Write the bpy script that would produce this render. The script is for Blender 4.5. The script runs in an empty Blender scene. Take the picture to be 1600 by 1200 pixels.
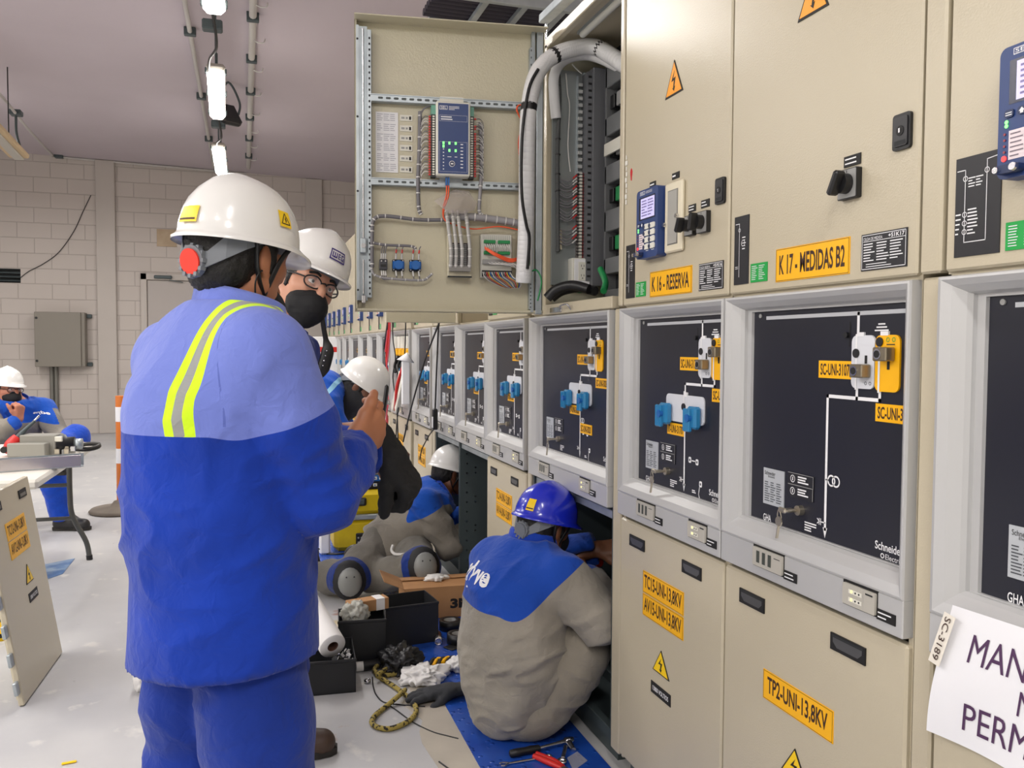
import bpy, bmesh, math, random
import numpy as np
from mathutils import Matrix, Vector, noise, Euler
random.seed(7)
S = bpy.context.scene
C = S.collection
PI = math.pi
def V(*a): return Vector(a)
def lin(c):
    if isinstance(c, str): c = [int(c[i:i+2], 16) for i in (0, 2, 4)]
    return tuple((x/255/12.92 if x/255 <= .04045 else ((x/255+.055)/1.055)**2.4) for x in c)

# ---------------------------------------------------------------- camera
FPX, CAMZ = 1321.8, 1.36
YAW, PITCH, ROLL = (math.radians(a) for a in (17.564, 2.476, 0.294))
_f = V(math.sin(YAW)*math.cos(PITCH), math.cos(YAW)*math.cos(PITCH), -math.sin(PITCH))
_r = V(math.cos(YAW), -math.sin(YAW), 0); _u = _r.cross(_f)
_r, _u = _r*math.cos(ROLL)+_u*math.sin(ROLL), -_r*math.sin(ROLL)+_u*math.cos(ROLL)
cam_data = bpy.data.cameras.new('camera'); cam = bpy.data.objects.new('camera', cam_data); C.objects.link(cam)
M = Matrix((( _r.x, _u.x, -_f.x, 0), (_r.y, _u.y, -_f.y, 0), (_r.z, _u.z, -_f.z, CAMZ), (0, 0, 0, 1)))
cam.matrix_world = M
cam_data.sensor_width = 36; cam_data.lens = 36*FPX/1600; cam_data.clip_start = .05
S.camera = cam
def ray(px, py): return _r*((px-800)/FPX) + _u*(-(py-600)/FPX) + _f
def atY(px, py, Y):                 # point of the photographed spot on the vertical plane y = Y
    d = ray(px, py); return d*(Y/d.y)+V(0, 0, CAMZ)
def atX(px, py, X=1.125):           # ... on a plane parallel to the cabinet fronts
    d = ray(px, py); return d*(X/d.x)+V(0, 0, CAMZ)
def atZ(px, py, z=0.0):             # ... on a horizontal plane
    d = ray(px, py); return d*((z-CAMZ)/d.z)+V(0, 0, CAMZ)

# ---------------------------------------------------------------- world and exposure
S.view_settings.view_transform = 'Standard'; S.view_settings.look = 'None'
S.view_settings.gamma = 1; S.view_settings.use_curve_mapping = False
S.view_settings.exposure = 0.0
w = bpy.data.worlds.new('world'); S.world = w; w.use_nodes = True
w.node_tree.nodes['Background'].inputs[0].default_value = (.75, .78, .85, 1)
w.node_tree.nodes['Background'].inputs[1].default_value = .25
LAMP_W, GLOW = 42.0, 14.0

# ---------------------------------------------------------------- materials
MATS = {}
def mat(name, col=(128, 128, 128), rough=.5, metal=0, bump=None, var=None, emit=0, alpha=None, trans=0, coat=0, spec=.5, sheen=0):
    """procedural principled material; bump=(scale, strength[, distance]); var=(scale, colour2, contrast)"""
    if name in MATS: return MATS[name]
    m = bpy.data.materials.new(name); m.use_nodes = True
    nt = m.node_tree; b = nt.nodes['Principled BSDF']
    c = lin(col)+(1,)
    b.inputs['Base Color'].default_value = c; b.inputs['Roughness'].default_value = rough
    b.inputs['Metallic'].default_value = metal; b.inputs['Specular IOR Level'].default_value = spec
    if coat: b.inputs['Coat Weight'].default_value = coat; b.inputs['Coat Roughness'].default_value = .08
    if trans: b.inputs['Transmission Weight'].default_value = trans; b.inputs['IOR'].default_value = 1.3
    if alpha is not None: b.inputs['Alpha'].default_value = alpha
    if sheen: b.inputs['Sheen Weight'].default_value = sheen
    if emit:
        b.inputs['Emission Color'].default_value = c; b.inputs['Emission Strength'].default_value = emit
    if bump or var: tc = nt.nodes.new('ShaderNodeTexCoord')
    if bump:
        n = nt.nodes.new('ShaderNodeTexNoise'); n.inputs['Scale'].default_value = bump[0]; n.inputs['Detail'].default_value = 4
        bp = nt.nodes.new('ShaderNodeBump'); bp.inputs['Strength'].default_value = bump[1]
        bp.inputs['Distance'].default_value = bump[2] if len(bump) > 2 else .002
        nt.links.new(tc.outputs['Object'], n.inputs['Vector']); nt.links.new(n.outputs['Fac'], bp.inputs['Height'])
        nt.links.new(bp.outputs['Normal'], b.inputs['Normal'])
    if var:
        n = nt.nodes.new('ShaderNodeTexNoise'); n.inputs['Scale'].default_value = var[0]; n.inputs['Detail'].default_value = 6
        r = nt.nodes.new('ShaderNodeValToRGB'); k = var[2] if len(var) > 2 else .2
        r.color_ramp.elements[0].position = .5-k; r.color_ramp.elements[1].position = .5+k
        r.color_ramp.elements[0].color = lin(var[1])+(1,); r.color_ramp.elements[1].color = c
        nt.links.new(tc.outputs['Object'], n.inputs['Vector']); nt.links.new(n.outputs['Fac'], r.inputs['Fac'])
        nt.links.new(r.outputs['Color'], b.inputs['Base Color'])
    MATS[name] = m; return m
beige = mat('beige_enamel', (192, 182, 159), .26, bump=(260, .28, .0016), spec=.5)
beige_in = mat('beige_enamel_inside', (200, 193, 167), .30, bump=(160, .5, .002))
alu = mat('satin_aluminium', (190, 190, 190), .34, .25, bump=(60, .04))
glassy = mat('greenish_edge', (150, 158, 150), .25, .3)
panelm = mat('mimic_black', (33, 34, 44), .32, spec=.4)
galv = mat('galvanised_steel', (186, 194, 198), .4, .6, bump=(40, .1), var=(9, (160, 168, 172)))
white = mat('white_print', (236, 236, 238), .5)
offwhite = mat('offwhite_plastic', (224, 222, 210), .45)
cream = mat('cream_plastic', (226, 217, 192), .4)
black = mat('black_plastic', (22, 22, 24), .42)
blackp = mat('black_print', (16, 15, 15), .6)
ink = mat('dark_ink', (58, 30, 20), .6)
yel = mat('yellow_label', (250, 184, 0), .38)
yelw = mat('yellow_warning', (250, 208, 10), .4)
orange = mat('orange_warning', (247, 160, 8), .4)
green = mat('green_label', (10, 158, 66), .45)
greyp = mat('grey_plastic', (150, 150, 148), .4)
dgrey = mat('dark_grey_steel', (74, 84, 86), .5, .2, bump=(30, .05))
ductg = mat('grey_duct', (104, 106, 110), .5)
navy = mat('navy_relay', (38, 62, 116), .38)
navyd = mat('deep_navy', (28, 44, 84), .4)
screen = mat('relay_screen', (196, 190, 232), .3, emit=.45)
screen_d = mat('relay_screen_print', (120, 110, 160), .3)
bluepl = mat('clear_blue_plastic', (60, 150, 205), .15, trans=.35, coat=.4)
bluek = mat('blue_block', (22, 96, 170), .35)
redw = mat('red_plastic', (205, 40, 36), .4)
orangew = mat('orange_wire', (240, 96, 52), .4)
steel = mat('bright_steel', (205, 205, 208), .2, 1)
brass = mat('key_steel', (190, 182, 165), .28, .9)
greenw = mat('green_wire', (20, 130, 70), .45)
wire = mat('grey_wire', (112, 110, 114), .5)
wirew = mat('white_wire', (214, 212, 208), .5)
ledg = mat('green_led', (120, 255, 120), .3, emit=1.6)
ledr = mat('red_led', (255, 60, 60), .3, emit=1.2)
ledy = mat('yellow_led', (255, 240, 140), .3, emit=1.2)
dark = mat('dark_inside', (38, 40, 42), .7)

# ---------------------------------------------------------------- mesh builder
_txt = {}
def text_mesh(s, bold=0.0):
    k = (s, bold)
    if k in _txt: return _txt[k]
    cu = bpy.data.curves.new('lettering', 'FONT'); cu.body = s; cu.size = 1; cu.offset = bold; cu.resolution_u = 3
    o = bpy.data.objects.new('lettering', cu); C.objects.link(o)
    dg = bpy.context.evaluated_depsgraph_get(); dg.update()
    me = o.evaluated_get(dg).to_mesh()
    v = [x.co.copy() for x in me.vertices]; f = [tuple(p.vertices) for p in me.polygons]
    o.evaluated_get(dg).to_mesh_clear(); bpy.data.objects.remove(o); bpy.data.curves.remove(cu)
    x0 = min(p.x for p in v); x1 = max(p.x for p in v); y0 = min(p.y for p in v); y1 = max(p.y for p in v)
    v = [((p.x-x0)/(x1-x0), (p.y-y0)/(y1-y0)) for p in v]
    _txt[k] = (v, f, (x1-x0)/(y1-y0)); return _txt[k]
class MB:
    def __init__(s): s.v = []; s.f = []; s.mi = []; s.sm = []; s.mats = []; s.M = None
    def add(s, vs, fs, m, smooth=False):
        b = len(s.v)
        if s.M is not None: vs = [s.M @ Vector(p) for p in vs]
        s.v += [tuple(p) for p in vs]
        if m not in s.mats: s.mats.append(m)
        k = s.mats.index(m)
        for f in fs: s.f.append(tuple(i+b for i in f)); s.mi.append(k); s.sm.append(smooth)
        return s
    def box(s, a, b, m, bev=0, R=None):
        a, b = Vector(a), Vector(b); c = (a+b)/2; d = (b-a)/2
        d = Vector([abs(x) for x in d]); r = min(bev, *[x*.98 for x in d]) if bev else 0
        if not r:
            vs = [V(x*d.x, y*d.y, z*d.z) for x in (-1, 1) for y in (-1, 1) for z in (-1, 1)]
            fs = [(0, 1, 3, 2), (4, 6, 7, 5), (0, 4, 5, 1), (2, 3, 7, 6), (0, 2, 6, 4), (1, 5, 7, 3)]
        else:
            vs = []; idx = {}; fs = []
            for sx in (-1, 1):
                for sy in (-1, 1):
                    for sz in (-1, 1):
                        for ax in range(3):
                            q = [sx*(d.x-r), sy*(d.y-r), sz*(d.z-r)]; q[ax] = (sx, sy, sz)[ax]*d[ax]
                            idx[sx, sy, sz, ax] = len(vs); vs.append(Vector(q))
            for ax in range(3):
                b1, b2 = [(1, 2), (2, 0), (0, 1)][ax]
                for sg in (-1, 1):
                    loop = []
                    for p1, p2 in ((-1, -1), (1, -1), (1, 1), (-1, 1)):
                        t = [0, 0, 0]; t[ax] = sg; t[b1] = p1; t[b2] = p2; loop.append(idx[t[0], t[1], t[2], ax])
                    fs.append(tuple(loop if sg > 0 else loop[::-1]))
                for p1 in (-1, 1):          # edge bevel along ax
                    for p2 in (-1, 1):
                        t0 = [0, 0, 0]; t0[ax] = -1; t0[b1] = p1; t0[b2] = p2; t1 = list(t0); t1[ax] = 1
                        q = [idx[(*t0, b1)], idx[(*t1, b1)], idx[(*t1, b2)], idx[(*t0, b2)]]
                        fs.append(tuple(q if p1*p2 < 0 else q[::-1]))
            for sx in (-1, 1):
                for sy in (-1, 1):
                    for sz in (-1, 1):
                        q = [idx[sx, sy, sz, i] for i in range(3)]
                        fs.append(tuple(q if sx*sy*sz > 0 else q[::-1]))
        vs = [(R @ p if R else p)+c for p in vs]
        return s.add(vs, fs, m)
    def bar(s, p, q, wd, ht, m, bev=0, up=(0, 0, 1)):
        p, q = Vector(p), Vector(q); z = (q-p); L = z.length; z.normalize(); u = Vector(up)
        if abs(z.dot(u)) > .98: u = V(0, 1, 0)
        x = z.cross(u).normalized(); y = x.cross(z)
        Rm = Matrix((x, z, y)).transposed()
        old = len(s.v); c = (p+q)/2
        return s.box(c-V(wd/2, L/2, ht/2), c+V(wd/2, L/2, ht/2), m, bev, Rm)
    def ringsurf(s, rings, m, smooth=True, caps=True, closed=False):
        n = len(rings[0]); vs = [p for r in rings for p in r]; fs = []
        K = len(rings)
        for i in range(K if closed else K-1):
            a, b = i*n, ((i+1) % K)*n
            for j in range(n): k = (j+1) % n; fs.append((a+j, a+k, b+k, b+j))
        s.add(vs, fs, m, smooth)
        if caps and not closed:
            s.add(rings[0], [tuple(range(n))[::-1]], m); s.add(rings[-1], [tuple(range(n))], m)
        return s
    def cyl(s, p, q, r, m, n=14, r2=None, caps=True, smooth=True):
        return s.tube([p, q], r if r2 is None else [r, r2], m, n, spline=False, caps=caps, smooth=smooth)
    def tube(s, pts, r, m, n=8, spline=True, caps=True, seg=6, smooth=True, closed=False, flat=1.0):
        P = [Vector(p) for p in pts]
        Rr = list(r) if isinstance(r, (list, tuple)) else [r]*len(P)
        if spline and len(P) > 2: P, Rr = catmull(P, Rr, seg, closed)
        rings = []; K = len(P)
        t0 = (P[1]-P[0]).normalized(); u = V(0, 0, 1) if abs(t0.z) < .9 else V(1, 0, 0)
        for i in range(K):
            if closed: t = P[(i+1) % K]-P[i-1]
            else: t = P[min(i+1, K-1)]-P[max(i-1, 0)]
            if t.length < 1e-9: t = t0
            t = t.normalized(); x = u-t*u.dot(t)
            if x.length < 1e-6: x = t.orthogonal()
            x.normalize(); y = t.cross(x); u = x
            rings.append([P[i]+x*(Rr[i]*math.cos(2*PI*j/n))+y*(Rr[i]*flat*math.sin(2*PI*j/n)) for j in range(n)])
        return s.ringsurf(rings, m, smooth, caps, closed)
    def lathe(s, prof, m, c=(0, 0, 0), axis=(0, 0, 1), n=24, smooth=True, caps=True):
        z = Vector(axis).normalized(); x = z.orthogonal().normalized(); y = z.cross(x); c = Vector(c)
        return s.ringsurf([[c+z*h+(x*math.cos(2*PI*j/n)+y*math.sin(2*PI*j/n))*max(r, 1e-5) for j in range(n)] for r, h in prof], m, smooth, caps)
    def ell(s, c, r, m, R=None, n=16, k=10):
        if not isinstance(r, (tuple, list)): r = (r, r, r)
        rings = []
        for i in range(k+1):
            a = -PI/2+PI*i/k; a = max(min(a, PI/2-.02), -PI/2+.02)
            ring = [V(r[0]*math.cos(a)*math.cos(2*PI*j/n), r[1]*math.cos(a)*math.sin(2*PI*j/n), r[2]*math.sin(a)) for j in range(n)]
            rings.append([(R @ p if R else p)+Vector(c) for p in ring])
        return s.ringsurf(rings, m)
    # --- flat work on a front that faces local -y: (u, v) are local x, z; y is the plane
    def prism(s, pts, y0, y1, m, smooth=False):     # outline in (x, z), from y0 (front) to y1 (back)
        n = len(pts); A = sum(pts[i][0]*pts[(i+1) % n][1]-pts[(i+1) % n][0]*pts[i][1] for i in range(n))
        if A < 0: pts = pts[::-1]
        vs = [V(p[0], y0, p[1]) for p in pts]+[V(p[0], y1, p[1]) for p in pts]
        fs = [tuple(range(n)), tuple(range(2*n-1, n-1, -1))]+[(j, j+n, (j+1) % n+n, (j+1) % n) for j in range(n)]
        return s.add(vs, fs, m, smooth)
    def rrect(s, x0, z0, x1, z1, r, y0, y1, m, k=4):
        pts = []
        for cx, cz, a0 in ((x1-r, z1-r, 0), (x0+r, z1-r, PI/2), (x0+r, z0+r, PI), (x1-r, z0+r, 1.5*PI)):
            for i in range(k+1): a = a0+PI/2*i/k; pts.append((cx+r*math.cos(a), cz+r*math.sin(a)))
        return s.prism(pts, y0, y1, m)
    def disc(s, x, z, r, y0, y1, m, n=16):
        return s.prism([(x+r*math.cos(2*PI*i/n), z+r*math.sin(2*PI*i/n)) for i in range(n)], y0, y1, m)
    def ringf(s, x, z, r, wd, y, m, n=20, a0=0, a1=2*PI):
        vs = []; fs = []
        for i in range(n+1):
            a = a0+(a1-a0)*i/n
            vs += [V(x+(r-wd/2)*math.cos(a), y, z+(r-wd/2)*math.sin(a)), V(x+(r+wd/2)*math.cos(a), y, z+(r+wd/2)*math.sin(a))]
        for i in range(n): fs.append((2*i, 2*i+1, 2*i+3, 2*i+2))
        return s.add(vs, fs, m)
    def rect(s, x0, z0, x1, z1, y, m): return s.add([V(x0, y, z0), V(x1, y, z0), V(x1, y, z1), V(x0, y, z1)], [(0, 1, 2, 3)], m)
    def stroke(s, pts, wd, y, m):
        for (x0, z0), (x1, z1) in zip(pts[:-1], pts[1:]):
            dx, dz = x1-x0, z1-z0; L = math.hypot(dx, dz); nx, nz = -dz/L*wd/2, dx/L*wd/2; ex, ez = dx/L*wd/2, dz/L*wd/2
            s.add([V(x0-nx-ex, y, z0-nz-ez), V(x1-nx+ex, y, z1-nz+ez), V(x1+nx+ex, y, z1+nz+ez), V(x0+nx-ex, y, z0+nz-ez)], [(0, 1, 2, 3)], m)
        return s
    def text(s, t, x0, z0, x1, z1, y, m, bold=0.0, keep=False):
        v, f, asp = text_mesh(t, bold)
        if keep:
            wd = min(x1-x0, asp*(z1-z0)); ht = wd/asp; cx, cz = (x0+x1)/2, (z0+z1)/2
            x0, x1, z0, z1 = cx-wd/2, cx+wd/2, cz-ht/2, cz+ht/2
        return s.add([V(x0+p[0]*(x1-x0), y, z0+p[1]*(z1-z0)) for p in v], f, m)
    def lines(s, x0, z0, x1, z1, n, y, m, seed=1, fill=.55, cols=1):     # rows of print too small to read
        rnd = random.Random(seed); h = (z1-z0)/n
        for i in range(n):
            z = z1-h*(i+.5)
            for c in range(cols):
                a = x0+(x1-x0)*c/cols; b = a+(x1-x0)/cols*(rnd.uniform(.5, .95))
                s.rect(a, z-h*fill/2, b, z+h*fill/2, y, m)
        return s
    def obj(s, name, parent=None, loc=None, rot=None, data=None):
        me = bpy.data.meshes.new(name)
        me.from_pydata([tuple(p) for p in s.v], [], s.f); me.update()
        for m in s.mats: me.materials.append(m)
        me.polygons.foreach_set('material_index', s.mi); me.polygons.foreach_set('use_smooth', s.sm)
        o = bpy.data.objects.new(name, me); C.objects.link(o)
        if parent: o.parent = parent
        if loc is not None: o.location = loc
        if rot is not None: o.rotation_euler = rot
        return o
def catmull(P, Rr, seg, closed=False):
    out = []; ro = []; n = len(P)
    for i in range(n if closed else n-1):
        if closed: a, b, c, d = P[i-1], P[i], P[(i+1) % n], P[(i+2) % n]
        else: a, b, c, d = P[max(i-1, 0)], P[i], P[i+1], P[min(i+2, n-1)]
        for k in range(seg):
            t = k/seg
            out.append(.5*((2*b)+(c-a)*t+(2*a-5*b+4*c-d)*t*t+(3*b-a-3*c+d)*t**3))
            ro.append(Rr[i]*(1-t)+Rr[(i+1) % n]*t)
    if not closed: out.append(P[-1]); ro.append(Rr[-1])
    return out, ro
def tag(o, label, cat, group=None):
    o['label'] = label; o['category'] = cat
    if group: o['group'] = group
    return o
def thing(name, label, cat, loc=(0, 0, 0), rz=0, group=None, rot=None):
    o = bpy.data.objects.new(name, None); C.objects.link(o); o.empty_display_size = .1
    o.location = loc; o.rotation_euler = rot if rot else (0, 0, rz)
    return tag(o, label, cat, group)
def struct(o): o['kind'] = 'structure'; return o
def dup(o, parent=None):
    c = o.copy(); C.objects.link(c)
    if parent: c.parent = parent
    for ch in list(o.children): dup(ch, c)
    return c
# ---------------------------------------------------------------- the room
YW = 14.35                                    # far block wall
def nodes(m): return m.node_tree, m.node_tree.nodes['Principled BSDF']
def floor_material():
    m = mat('painted_concrete', (172, 171, 170), .42, bump=(14, .08)); nt, b = nodes(m); N = nt.nodes.new; L = nt.links.new
    tc = N('ShaderNodeTexCoord'); n1 = N('ShaderNodeTexNoise'); n1.inputs['Scale'].default_value = 1.3; n1.inputs['Detail'].default_value = 8
    r1 = N('ShaderNodeValToRGB'); r1.color_ramp.elements[0].position = .35; r1.color_ramp.elements[1].position = .65
    r1.color_ramp.elements[0].color = lin((174, 174, 177))+(1,); r1.color_ramp.elements[1].color = lin((196, 195, 194))+(1,)
    L(tc.outputs['Object'], n1.inputs['Vector']); L(n1.outputs['Fac'], r1.inputs['Fac'])
    prev = r1.outputs['Color']
    sx = N('ShaderNodeSeparateXYZ'); L(tc.outputs['Object'], sx.inputs[0]); mr = N('ShaderNodeMapRange'); mr.inputs[1].default_value = -.1; mr.inputs[2].default_value = .15; L(sx.outputs[0], mr.inputs[0])   # wear of the working strip by the cabinets
    for sc, col, lo, hi, off in ((2.6, (196, 172, 104), .60, .68, 3), (4.5, (164, 128, 116), .645, .69, 9), (7, (206, 204, 200), .62, .70, 5), (11, (120, 118, 116), .7, .78, 1)):
        mp = N('ShaderNodeMapping'); mp.inputs['Location'].default_value = (off, off*2, 0)
        n = N('ShaderNodeTexNoise'); n.inputs['Scale'].default_value = sc; n.inputs['Detail'].default_value = 7
        r = N('ShaderNodeValToRGB'); r.color_ramp.elements[0].position = lo; r.color_ramp.elements[1].position = hi
        mx = N('ShaderNodeMix'); mx.data_type = 'RGBA'; mx.inputs[7].default_value = lin(col)+(1,)
        L(tc.outputs['Object'], mp.inputs['Vector']); L(mp.outputs['Vector'], n.inputs['Vector']); L(n.outputs['Fac'], r.inputs['Fac'])
        mu = N('ShaderNodeMath'); mu.operation = 'MULTIPLY'; L(r.outputs['Color'], mu.inputs[0]); mu.inputs[1].default_value = 1
        if sc < 6: L(mr.outputs[0], mu.inputs[1])
        L(mu.outputs[0], mx.inputs[0]); L(prev, mx.inputs[6]); prev = mx.outputs[2]
    L(prev, b.inputs['Base Color']); return m
def block_material():
    m = mat('painted_block', (182, 176, 170), .6); nt, b = nodes(m); N = nt.nodes.new; L = nt.links.new
    tc = N('ShaderNodeTexCoord'); sx = N('ShaderNodeSeparateXYZ'); cx = N('ShaderNodeCombineXYZ')
    L(tc.outputs['Object'], sx.inputs[0]); L(sx.outputs[0], cx.inputs[0]); L(sx.outputs[2], cx.inputs[1])
    br = N('ShaderNodeTexBrick'); br.inputs['Scale'].default_value = 1; br.inputs['Brick Width'].default_value = .46
    br.inputs['Row Height'].default_value = .228; br.inputs['Mortar Size'].default_value = .008; br.inputs['Mortar Smooth'].default_value = .3
    br.inputs['Color1'].default_value = lin((196, 187, 180))+(1,); br.inputs['Color2'].default_value = lin((193, 184, 177))+(1,)
    br.inputs['Mortar'].default_value = lin((176, 167, 160))+(1,)
    L(cx.outputs[0], br.inputs['Vector']); L(br.outputs['Color'], b.inputs['Base Color'])
    bp = N('ShaderNodeBump'); bp.invert = True; bp.inputs['Strength'].default_value = .5; bp.inputs['Distance'].default_value = .01
    L(br.outputs['Fac'], bp.inputs['Height']); L(bp.outputs['Normal'], b.inputs['Normal']); return m
floorm = floor_material(); blockm = block_material()
plaster = mat('painted_plaster', (192, 184, 177), .6, bump=(5, .05, .01), var=(1.5, (185, 177, 170)))
ceilm = mat('ceiling_paint', (198, 187, 194), .75, bump=(2.5, .1, .02), var=(.8, (188, 177, 183), .3))
X0, X1, Y0 = -6.2, 4.2, -5.0
ZL, ZR = 4.30, 4.02
struct(MB().box((X0, Y0, -.1), (X1, YW, 0), floorm).obj('floor'))
struct(MB().add([V(X0, Y0, ZL), V(X1, Y0, ZR), V(X1, YW, ZR), V(X0, YW, ZL), V(X0, Y0, ZL+.12), V(X1, Y0, ZR+.12), V(X1, YW, ZR+.12), V(X0, YW, ZL+.12)],
     [(0, 3, 2, 1), (4, 5, 6, 7), (0, 1, 5, 4), (1, 2, 6, 5), (2, 3, 7, 6), (3, 0, 4, 7)], ceilm).obj('ceiling'))
def ceil_z(x): return ZL+(ZR-ZL)*(x-X0)/(X1-X0)
# far wall in panels around the vent opening and the door
b = MB(); yb = YW+.2
vx0, vz0, vx1, vz1 = atY(-60, 440, YW).x, atY(32, 442, YW).z, atY(32, 420, YW).x, atY(32, 420, YW).z
for x0, x1, z0, z1 in ((X0, vx0, 0, 4.4), (vx0, vx1, 0, vz0), (vx0, vx1, vz1, 4.4), (vx1, X1, 0, 4.4)): b.box((x0, YW, z0), (x1, yb, z1), blockm)
struct(b.obj('wall_back'))
pale = mat('pale_wall', (205, 202, 196), .6)
struct(MB().box((X0-.2, Y0, 0), (X0, YW+.2, 4.5), pale).obj('wall_left'))
struct(MB().box((X1, Y0, 0), (X1+.2, YW+.2, 4.5), plaster).obj('wall_right'))
struct(MB().box((X0-.2, Y0-.2, 0), (X1+.2, Y0, 4.5), pale).obj('wall_front'))
for i, (px, pw) in enumerate(((153, 30), (478, 26))):
    a = atY(px, 500, YW).x; c = atY(px+pw, 500, YW).x
    struct(MB().box((a, YW-.06, 0), (c, YW, ceil_z(a)-.01), plaster, .008).obj('trim_%d' % (i+1)))
b = MB(); b.box((vx0-.02, YW+.12, vz0-.02), (vx1+.02, YW+.2, vz1+.02), dark)
for i in range(4): b.box((vx0, YW+.03, vz0+.03+i*.06), (vx1, YW+.08, vz0+.045+i*.06), dgrey, R=Matrix.Rotation(.4, 3, 'X'))
struct(b.obj('window_1'))
# door in the far wall
d0, d1 = atY(222, 600, YW).x, atY(222, 600, YW).x+1.05; dz = atY(222, 427, YW).z
b = MB()
b.box((d0, YW-.05, 0), (d0+.09, YW, dz), plaster, .006); b.box((d1-.09, YW-.05, 0), (d1, YW, dz), plaster, .006); b.box((d0, YW-.05, dz-.1), (d1, YW, dz), plaster, .006)
dr = struct(b.obj('door_1'))
MB().box((d0+.1, YW-.03, .01), (d1-.1, YW-.005, dz-.11), mat('door_paint', (178, 170, 165), .5), .004).obj('door_leaf', dr)
b = MB(); b.box((d0+.2, YW-.1, dz-.08), (d0+.46, YW-.03, dz-.03), dgrey, .01); b.bar((d0+.42, YW-.08, dz-.1), (d0+.62, YW-.06, dz-.13), .02, .012, dgrey); b.obj('door_closer', dr)
# board screwed to the far wall, wall box with its two pipes, loose wire
a, c = atY(245, 358, YW), atY(276, 386, YW)
tag(MB().box((a.x, YW-.02, c.z), (c.x, YW, a.z), mat('plywood', (186, 166, 140), .6, var=(6, (170, 148, 120)))).obj('wooden_board'), 'small tan wooden board fixed high on the block wall behind the foreground helmet', 'board')
a, c = atY(53, 487, YW-.25), atY(133, 573, YW-.25)
eb = thing('electrical_box', 'closed grey metal box mounted on the block wall left of the pillar', 'electrical box', (a.x, YW-.255, c.z))
bxm = mat('grey_box_paint', (130, 124, 114), .45); wd, ht = c.x-a.x, a.z-c.z
MB().box((0, .03, 0), (wd, .249, ht), bxm, .006).obj('body', eb)
MB().box((.0, 0, .0), (wd-.05, .03, ht), bxm, .006).obj('door', eb)
for z in (.09, ht-.09): MB().cyl((.03, .005, z), (.03, -.012, z), .018, black).obj('latch', eb)
for z in (.03, ht-.05): MB().box((wd, .19, z-.03), (wd+.07, .25, z+.03), dgrey, .006).obj('bracket', eb)
for i, (px, who) in enumerate(((81, 'left'), (88, 'right'))):
    x = atY(px, 600, YW-.05).x
    tag(MB().cyl((x, YW-.045, .02), (x, YW-.045, c.z), .03, mat('pipe_grey', (120, 118, 112), .4, .3)).obj('conduit'), '%s one of the two grey pipes running down under the wall box' % who, 'pipe', 'pipes under the wall box')
pts = [atY(x, y, YW-.02) for x, y in ((32, 434), (45, 424), (68, 412), (92, 394), (115, 362), (130, 330), (142, 305))]
tag(MB().tube(pts, .006, black, 6).obj('loose_wire'), 'thin dark wire sagging diagonally across the far block wall', 'wire')
# ---------------------------------------------------------------- ceiling: lamps, pipes, cable, floodlight
glow = mat('lamp_glow', (255, 250, 242), .4, emit=GLOW)
lampbody = mat('lamp_body', (176, 170, 160), .5)
def lamp(x, y, label, L=1.5, ang=0.0, zdrop=.52, lit=True):
    z = ceil_z(x)-zdrop
    t = thing('ceiling_lamp', label, 'lamp', (x, y, z), ang, 'tube lamps along the ceiling')
    b = MB(); b.box((-.075, -L/2, 0), (.075, L/2, .05), lampbody, .02)
    b.cyl((0, -L/2+.2, .05), (0, -L/2+.2, zdrop), .008, dgrey, 6); b.cyl((0, L/2-.2, .05), (0, L/2-.2, zdrop), .008, dgrey, 6); b.obj('housing', t)
    b = MB(); b.box((-.07, -L/2+.01, -.06), (.07, L/2-.01, 0), glow, .03); b.obj('diffuser', t)
    for k in (-.45, 0, .45):
        for sx in (-1, 1): MB().box((sx*.078-.008, k*L-.03, -.02), (sx*.078+.008, k*L+.03, .02), dgrey, .003).obj('clip', t)
    ld = bpy.data.lights.new('tube_light', 'AREA'); ld.shape = 'RECTANGLE'; ld.size = .13; ld.size_y = L-.05; ld.energy = LAMP_W; ld.color = (1, .975, .945)
    lo = bpy.data.objects.new('tube_light', ld); C.objects.link(lo); lo.parent = t; lo.location = (0, 0, -.066)
    return t
zl = ceil_z(-.3)-.55
l2a, l2b = atZ(337, 113, zl), atZ(340, 183, zl); l1b = atZ(335, 18, zl); l3a = atZ(341, 233, zl)
LL = (l2b-l2a).length; an = -math.atan2(l2b.x-l2a.x, l2b.y-l2a.y)
lamp(l1b.x, l1b.y-LL/2, 'nearest glowing tube lamp, cut by the top of the picture', LL, 0)
lamp((l2a.x+l2b.x)/2, (l2a.y+l2b.y)/2, 'middle glowing tube lamp hanging above the foreground helmet, beside the floodlight', LL, an)
lamp(l3a.x, l3a.y+LL/2, 'farthest glowing tube lamp, its end hidden behind the foreground helmet', LL, 0)
for yy in (-2.6, .2, 2.4, 4.8, 7.6, 11): lamp(-3.2, yy, 'added fill tube lamp in the middle ceiling row, out of the picture', LL)  # unseen row, lamps added close together for flatter light on the lower doors
for yy in (-3.2, -.8, 1.6, 4.0, 6.4): lamp(-5.2, yy, 'added fill tube lamp in the left ceiling row, out of the picture', LL)  # unseen far row, added so more light reaches the fronts sideways
lamp(-1.3, -2.0, 'added fill tube lamp behind the photographer, out of the picture', LL)  # unseen lamp added to brighten the inside of the open door
lamp(.2, -.95, 'lit tube lamp over the photographer, out of the picture', LL)
lamp(2.9, 3.5, 'lit tube lamp behind the cabinets', LL); lamp(2.9, 8.5, 'lit tube lamp farther behind the cabinets', LL)
zc = lambda x: ceil_z(x)-.03
pipem = mat('white_pipe', (188, 184, 180), .45)
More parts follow.
